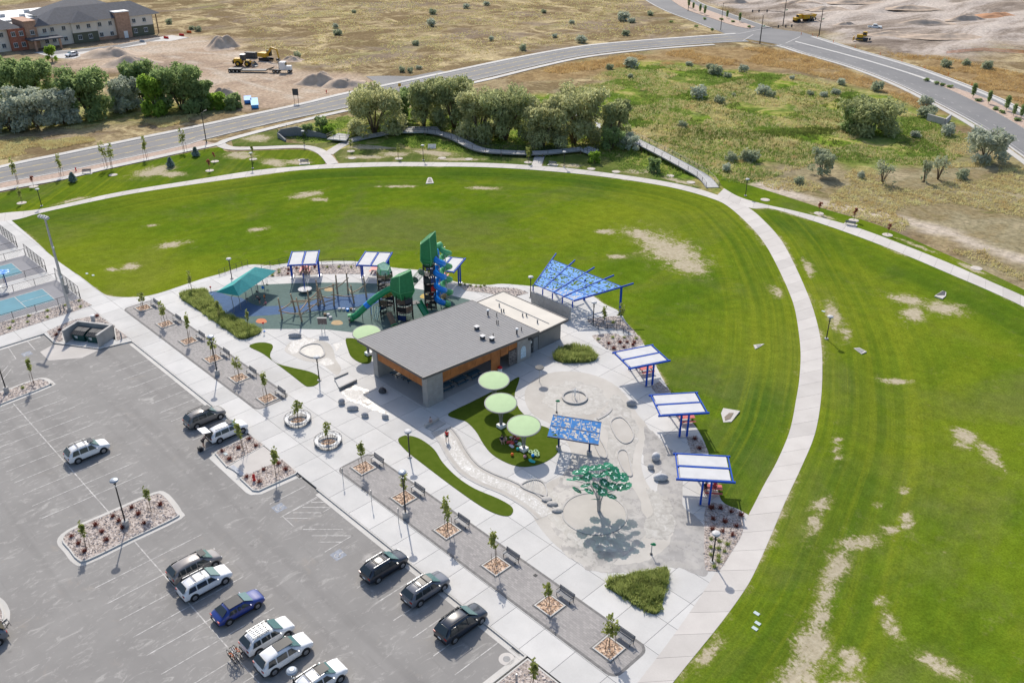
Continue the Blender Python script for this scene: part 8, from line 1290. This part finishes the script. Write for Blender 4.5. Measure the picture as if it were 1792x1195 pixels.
# ---------------------------------------------------------------- people
SK1 = mat('skin_light', (.52, .32, .23), .6, .05); SK2 = mat('skin_tan', (.38, .22, .15), .6, .05); HR = mat('hair_dark', (.03, .02, .015), .7); HR2 = mat('hair_blond', (.35, .22, .10), .7); CL = {}
def cloth(c):
    if c not in CL: CL[c] = mat('cloth_%d' % len(CL), c, .9, .1, 6)
    return CL[c]
def skin(name, verts, edges, m, parent, root=0):
    me = bpy.data.meshes.new(name); me.from_pydata([v[0] for v in verts], edges, []); me.materials.append(m); o = bpy.data.objects.new(name, me); COL.objects.link(o); o.parent = parent; md = o.modifiers.new('skin', 'SKIN'); md.use_smooth_shade = True
    for i, v in enumerate(verts): s = me.skin_vertices[0].data[i]; s.radius = (v[1], v[1]) if not isinstance(v[1], tuple) else v[1]; s.use_root = i == root
    sb = o.modifiers.new('sub', 'SUBSURF'); sb.levels = sb.render_levels = 1; return o
def person(label, px, h, top, bottom, pose='stand', rz_=0, sk=SK1, hair=HR, z=.035, loc=None, group=None):
    g = G(*px) if loc is None else Vector(loc); t = thing('person', label, 'person', (g.x, g.y, z), rz_, group); k = h/1.75
    if pose == 'sit': P = dict(pel=(0, 0, .14), ch=(0, .05, .5), nk=(0, .04, .64), hd=(0, -.02, .8), kn=(.16, -.42, .42), an=(.14, -.62, .06), sh=(.2, .04, .6), el=(.27, -.12, .36), ha=(.2, -.36, .3), toe=(.14, -.76, .04))
    elif pose == 'walk': P = dict(pel=(0, 0, .92), ch=(0, -.02, 1.28), nk=(0, -.03, 1.47), hd=(0, -.06, 1.62), kn=(.1, -.05, .5), an=(.1, .08, .08), sh=(.2, -.02, 1.41), el=(.26, .06, 1.14), ha=(.26, -.06, .9), toe=(.1, -.1, .04))
    elif pose == 'bend': P = dict(pel=(0, 0, .9), ch=(0, -.28, 1.15), nk=(0, -.42, 1.25), hd=(0, -.54, 1.3), kn=(.1, -.03, .48), an=(.1, .03, .08), sh=(.2, -.38, 1.2), el=(.24, -.5, .98), ha=(.2, -.66, .85), toe=(.1, -.14, .04))
    else: P = dict(pel=(0, 0, .92), ch=(0, .0, 1.28), nk=(0, 0, 1.47), hd=(0, -.02, 1.63), kn=(.1, -.01, .5), an=(.1, .02, .08), sh=(.2, 0, 1.41), el=(.25, .02, 1.12), ha=(.24, -.08, .88), toe=(.1, -.14, .04))
    S = lambda p, sx=1: (p[0]*k*sx, p[1]*k, p[2]*k); V = [(S(P['pel']), .13*k), (S(P['ch']), (.17*k, .12*k)), (S(P['nk']), .06*k), (S(P['hd']), (.085*k, .1*k))]; E_ = [(0, 1), (1, 2), (2, 3)]
    V.append((S((P['hd'][0], P['hd'][1]-.01, P['hd'][2]+.13)), .07*k)); E_.append((3, 4)); V.append((S((P['hd'][0], P['hd'][1]-.115, P['hd'][2]+.0)), .014*k)); E_.append((3, 5))
    for sx in (-1, 1):
        w = .28 if pose == 'walk' else 0; b = len(V); kn = (P['kn'][0], P['kn'][1]+sx*w*.5, P['kn'][2]); an = (P['an'][0], P['an'][1]+sx*w, P['an'][2]); to = (P['toe'][0], P['toe'][1]+sx*w, P['toe'][2])
        V += [(S((.1, P['pel'][1], P['pel'][2]-.04), sx), .095*k), (S(kn, sx), .062*k), (S(an, sx), .042*k), (S(to, sx), .035*k)]; E_ += [(0, b), (b, b+1), (b+1, b+2), (b+2, b+3)]
        b = len(V); V += [(S(P['sh'], sx), .058*k), (S(P['el'], sx), .042*k), (S(P['ha'], sx), .032*k)]; E_ += [(1, b), (b, b+1), (b+1, b+2)]
        hx, hy, hz = P['ha']
        for f in range(5): V.append((S((hx-.035+.02*f, hy-(.09 if f else .03)-.012*(f in (2, 3)), hz-(.03 if f else -.01)), sx), .0095*k)); E_.append((b+2, len(V)-1))
    skin('body', V, E_, sk, t)
    up_c = [(S(P['pel']), .15*k), (S(P['ch']), (.195*k, .14*k)), (S((0, P['nk'][1], P['nk'][2]-.07)), .09*k)]; e2 = [(0, 1), (1, 2)]
    for sx in (-1, 1): b = len(up_c); sh, el = Vector(S(P['sh'], sx)), Vector(S(P['el'], sx)); up_c += [(tuple(sh), .075*k), (tuple(sh.lerp(el, .55)), .062*k)]; e2 += [(1, b), (b, b+1)]
    skin('shirt', up_c, e2, cloth(top), t); lo = [(S((0, P['pel'][1], P['pel'][2]-.0)), .152*k)]; e3 = []
    for sx in (-1, 1): w = .28 if pose == 'walk' else 0; a = Vector(S((.1, P['pel'][1], P['pel'][2]-.05), sx)); kn = Vector(S((P['kn'][0], P['kn'][1]+sx*w*.5, P['kn'][2]), sx)); b = len(lo); lo += [(tuple(a), .112*k), (tuple(a.lerp(kn, .85)), .082*k)]; e3 += [(0, b), (b, b+1)]
    skin('trousers', lo, e3, cloth(bottom), t); hc = Vector(S(P['hd'])); part('hair', hair, t, lambda m: m.blob(hc+Vector((0, .025*k, .06*k)), (.1*k, .115*k, .12*k), 1, 10, 6, .04), True)
    ey = part('face', HR, t, lambda m: [m.blob(hc+Vector((s*.035*k, -.098*k, .02*k)), (.012*k,)*3, 1, 6, 4, 0) for s in (-1, 1)]+[m.box(hc+Vector((0, -.1*k, -.06*k)), (.04*k, .01*k, .008*k))]); return t
person('person in a red shirt and black shorts standing at the stream head', z3([(212, 708)])[0], 1.65, (.6, .03, .03), (.02, .02, .025), 'walk', R(40)); person('child in pale top sitting on the weir wall', z3([(68, 560)])[0], 1.2, (.6, .5, .48), (.4, .3, .3), 'sit', R(60), z=.45)
c2l = c2.location; person('person in black leaning into the open boot of a white car', (0, 0), 1.75, (.02, .02, .025), (.03, .03, .035), 'bend', R(180), z=-.115, loc=(c2l.x+.2, c2l.y-3.25, 0)); t = thing('cooler_bag', 'black bag on the asphalt behind the open white car', 'bag', (c2l.x+.7, c2l.y-3.9, -.115)); part('body', BLACK, t, lambda m: m.box((0, 0, .25), (.6, .45, .5)), bevel=.05); part('strap', GREY, t, lambda m: m.tube([(-.2, 0, .5), (0, 0, .68), (.2, 0, .5)], .02, 5))
person('person in red top standing under the shelter behind the spinner', z6([(1085, 352)])[0], 1.7, (.5, .12, .14), (.08, .1, .3), 'stand', R(30)); person('person in pink top beside the red table behind the spinner', z6([(1112, 352)])[0], 1.6, (.7, .35, .36), (.3, .05, .05), 'stand', R(200)); person('person in dark top under the shelter behind the spinner', z6([(1140, 352)])[0], 1.7, (.05, .04, .05), (.35, .25, .2), 'stand', R(-30))
person('person in dark clothes crouching by the swing', z6([(628, 668)])[0], 1.7, (.02, .02, .035), (.02, .02, .03), 'bend', R(-60)); person('child in orange shirt beside the swing', z6([(680, 640)])[0], 1.2, (.75, .22, .04), (.1, .1, .12), 'stand', R(20), hair=HR2); person('child in pink sitting on the blue rubber beside the swing', z6([(688, 672)])[0], 1.1, (.7, .18, .25), (.6, .2, .28), 'sit', R(20))
person('adult sitting on the turf in dark top between disc shades', zt([(490, 420)])[0], 1.7, (.03, .03, .06), (.45, .33, .25), 'sit', R(60), z=.075); person('child in pale swimwear sitting on the turf', zt([(580, 410)])[0], 1.3, (.6, .45, .38), (.5, .35, .3), 'sit', R(-10), hair=HR2, z=.075); person('adult in red sitting beside bags on the turf', zt([(780, 360)])[0], 1.7, (.5, .05, .04), (.2, .1, .1), 'sit', R(20), z=.075)
person('person in black beside the shelter by the red grass bed', z5([(658, 1035)])[0], 1.65, (.02, .02, .025), (.03, .03, .03), 'stand', R(80)); person('person in red at the table of the shelter by the red grass bed', z5([(716, 1030)])[0], 1.65, (.6, .06, .08), (.3, .05, .06), 'stand', R(10)); person('child in white at the end of the long green tube slide', zq([(1478, 740)])[0], 1.15, (.6, .6, .6), (.05, .05, .07), 'stand', R(200)); person('child in red climbing beside the tall tower', z10([(885, 850)])[0], 1.2, (.55, .04, .04), (.1, .1, .15), 'stand', R(0));
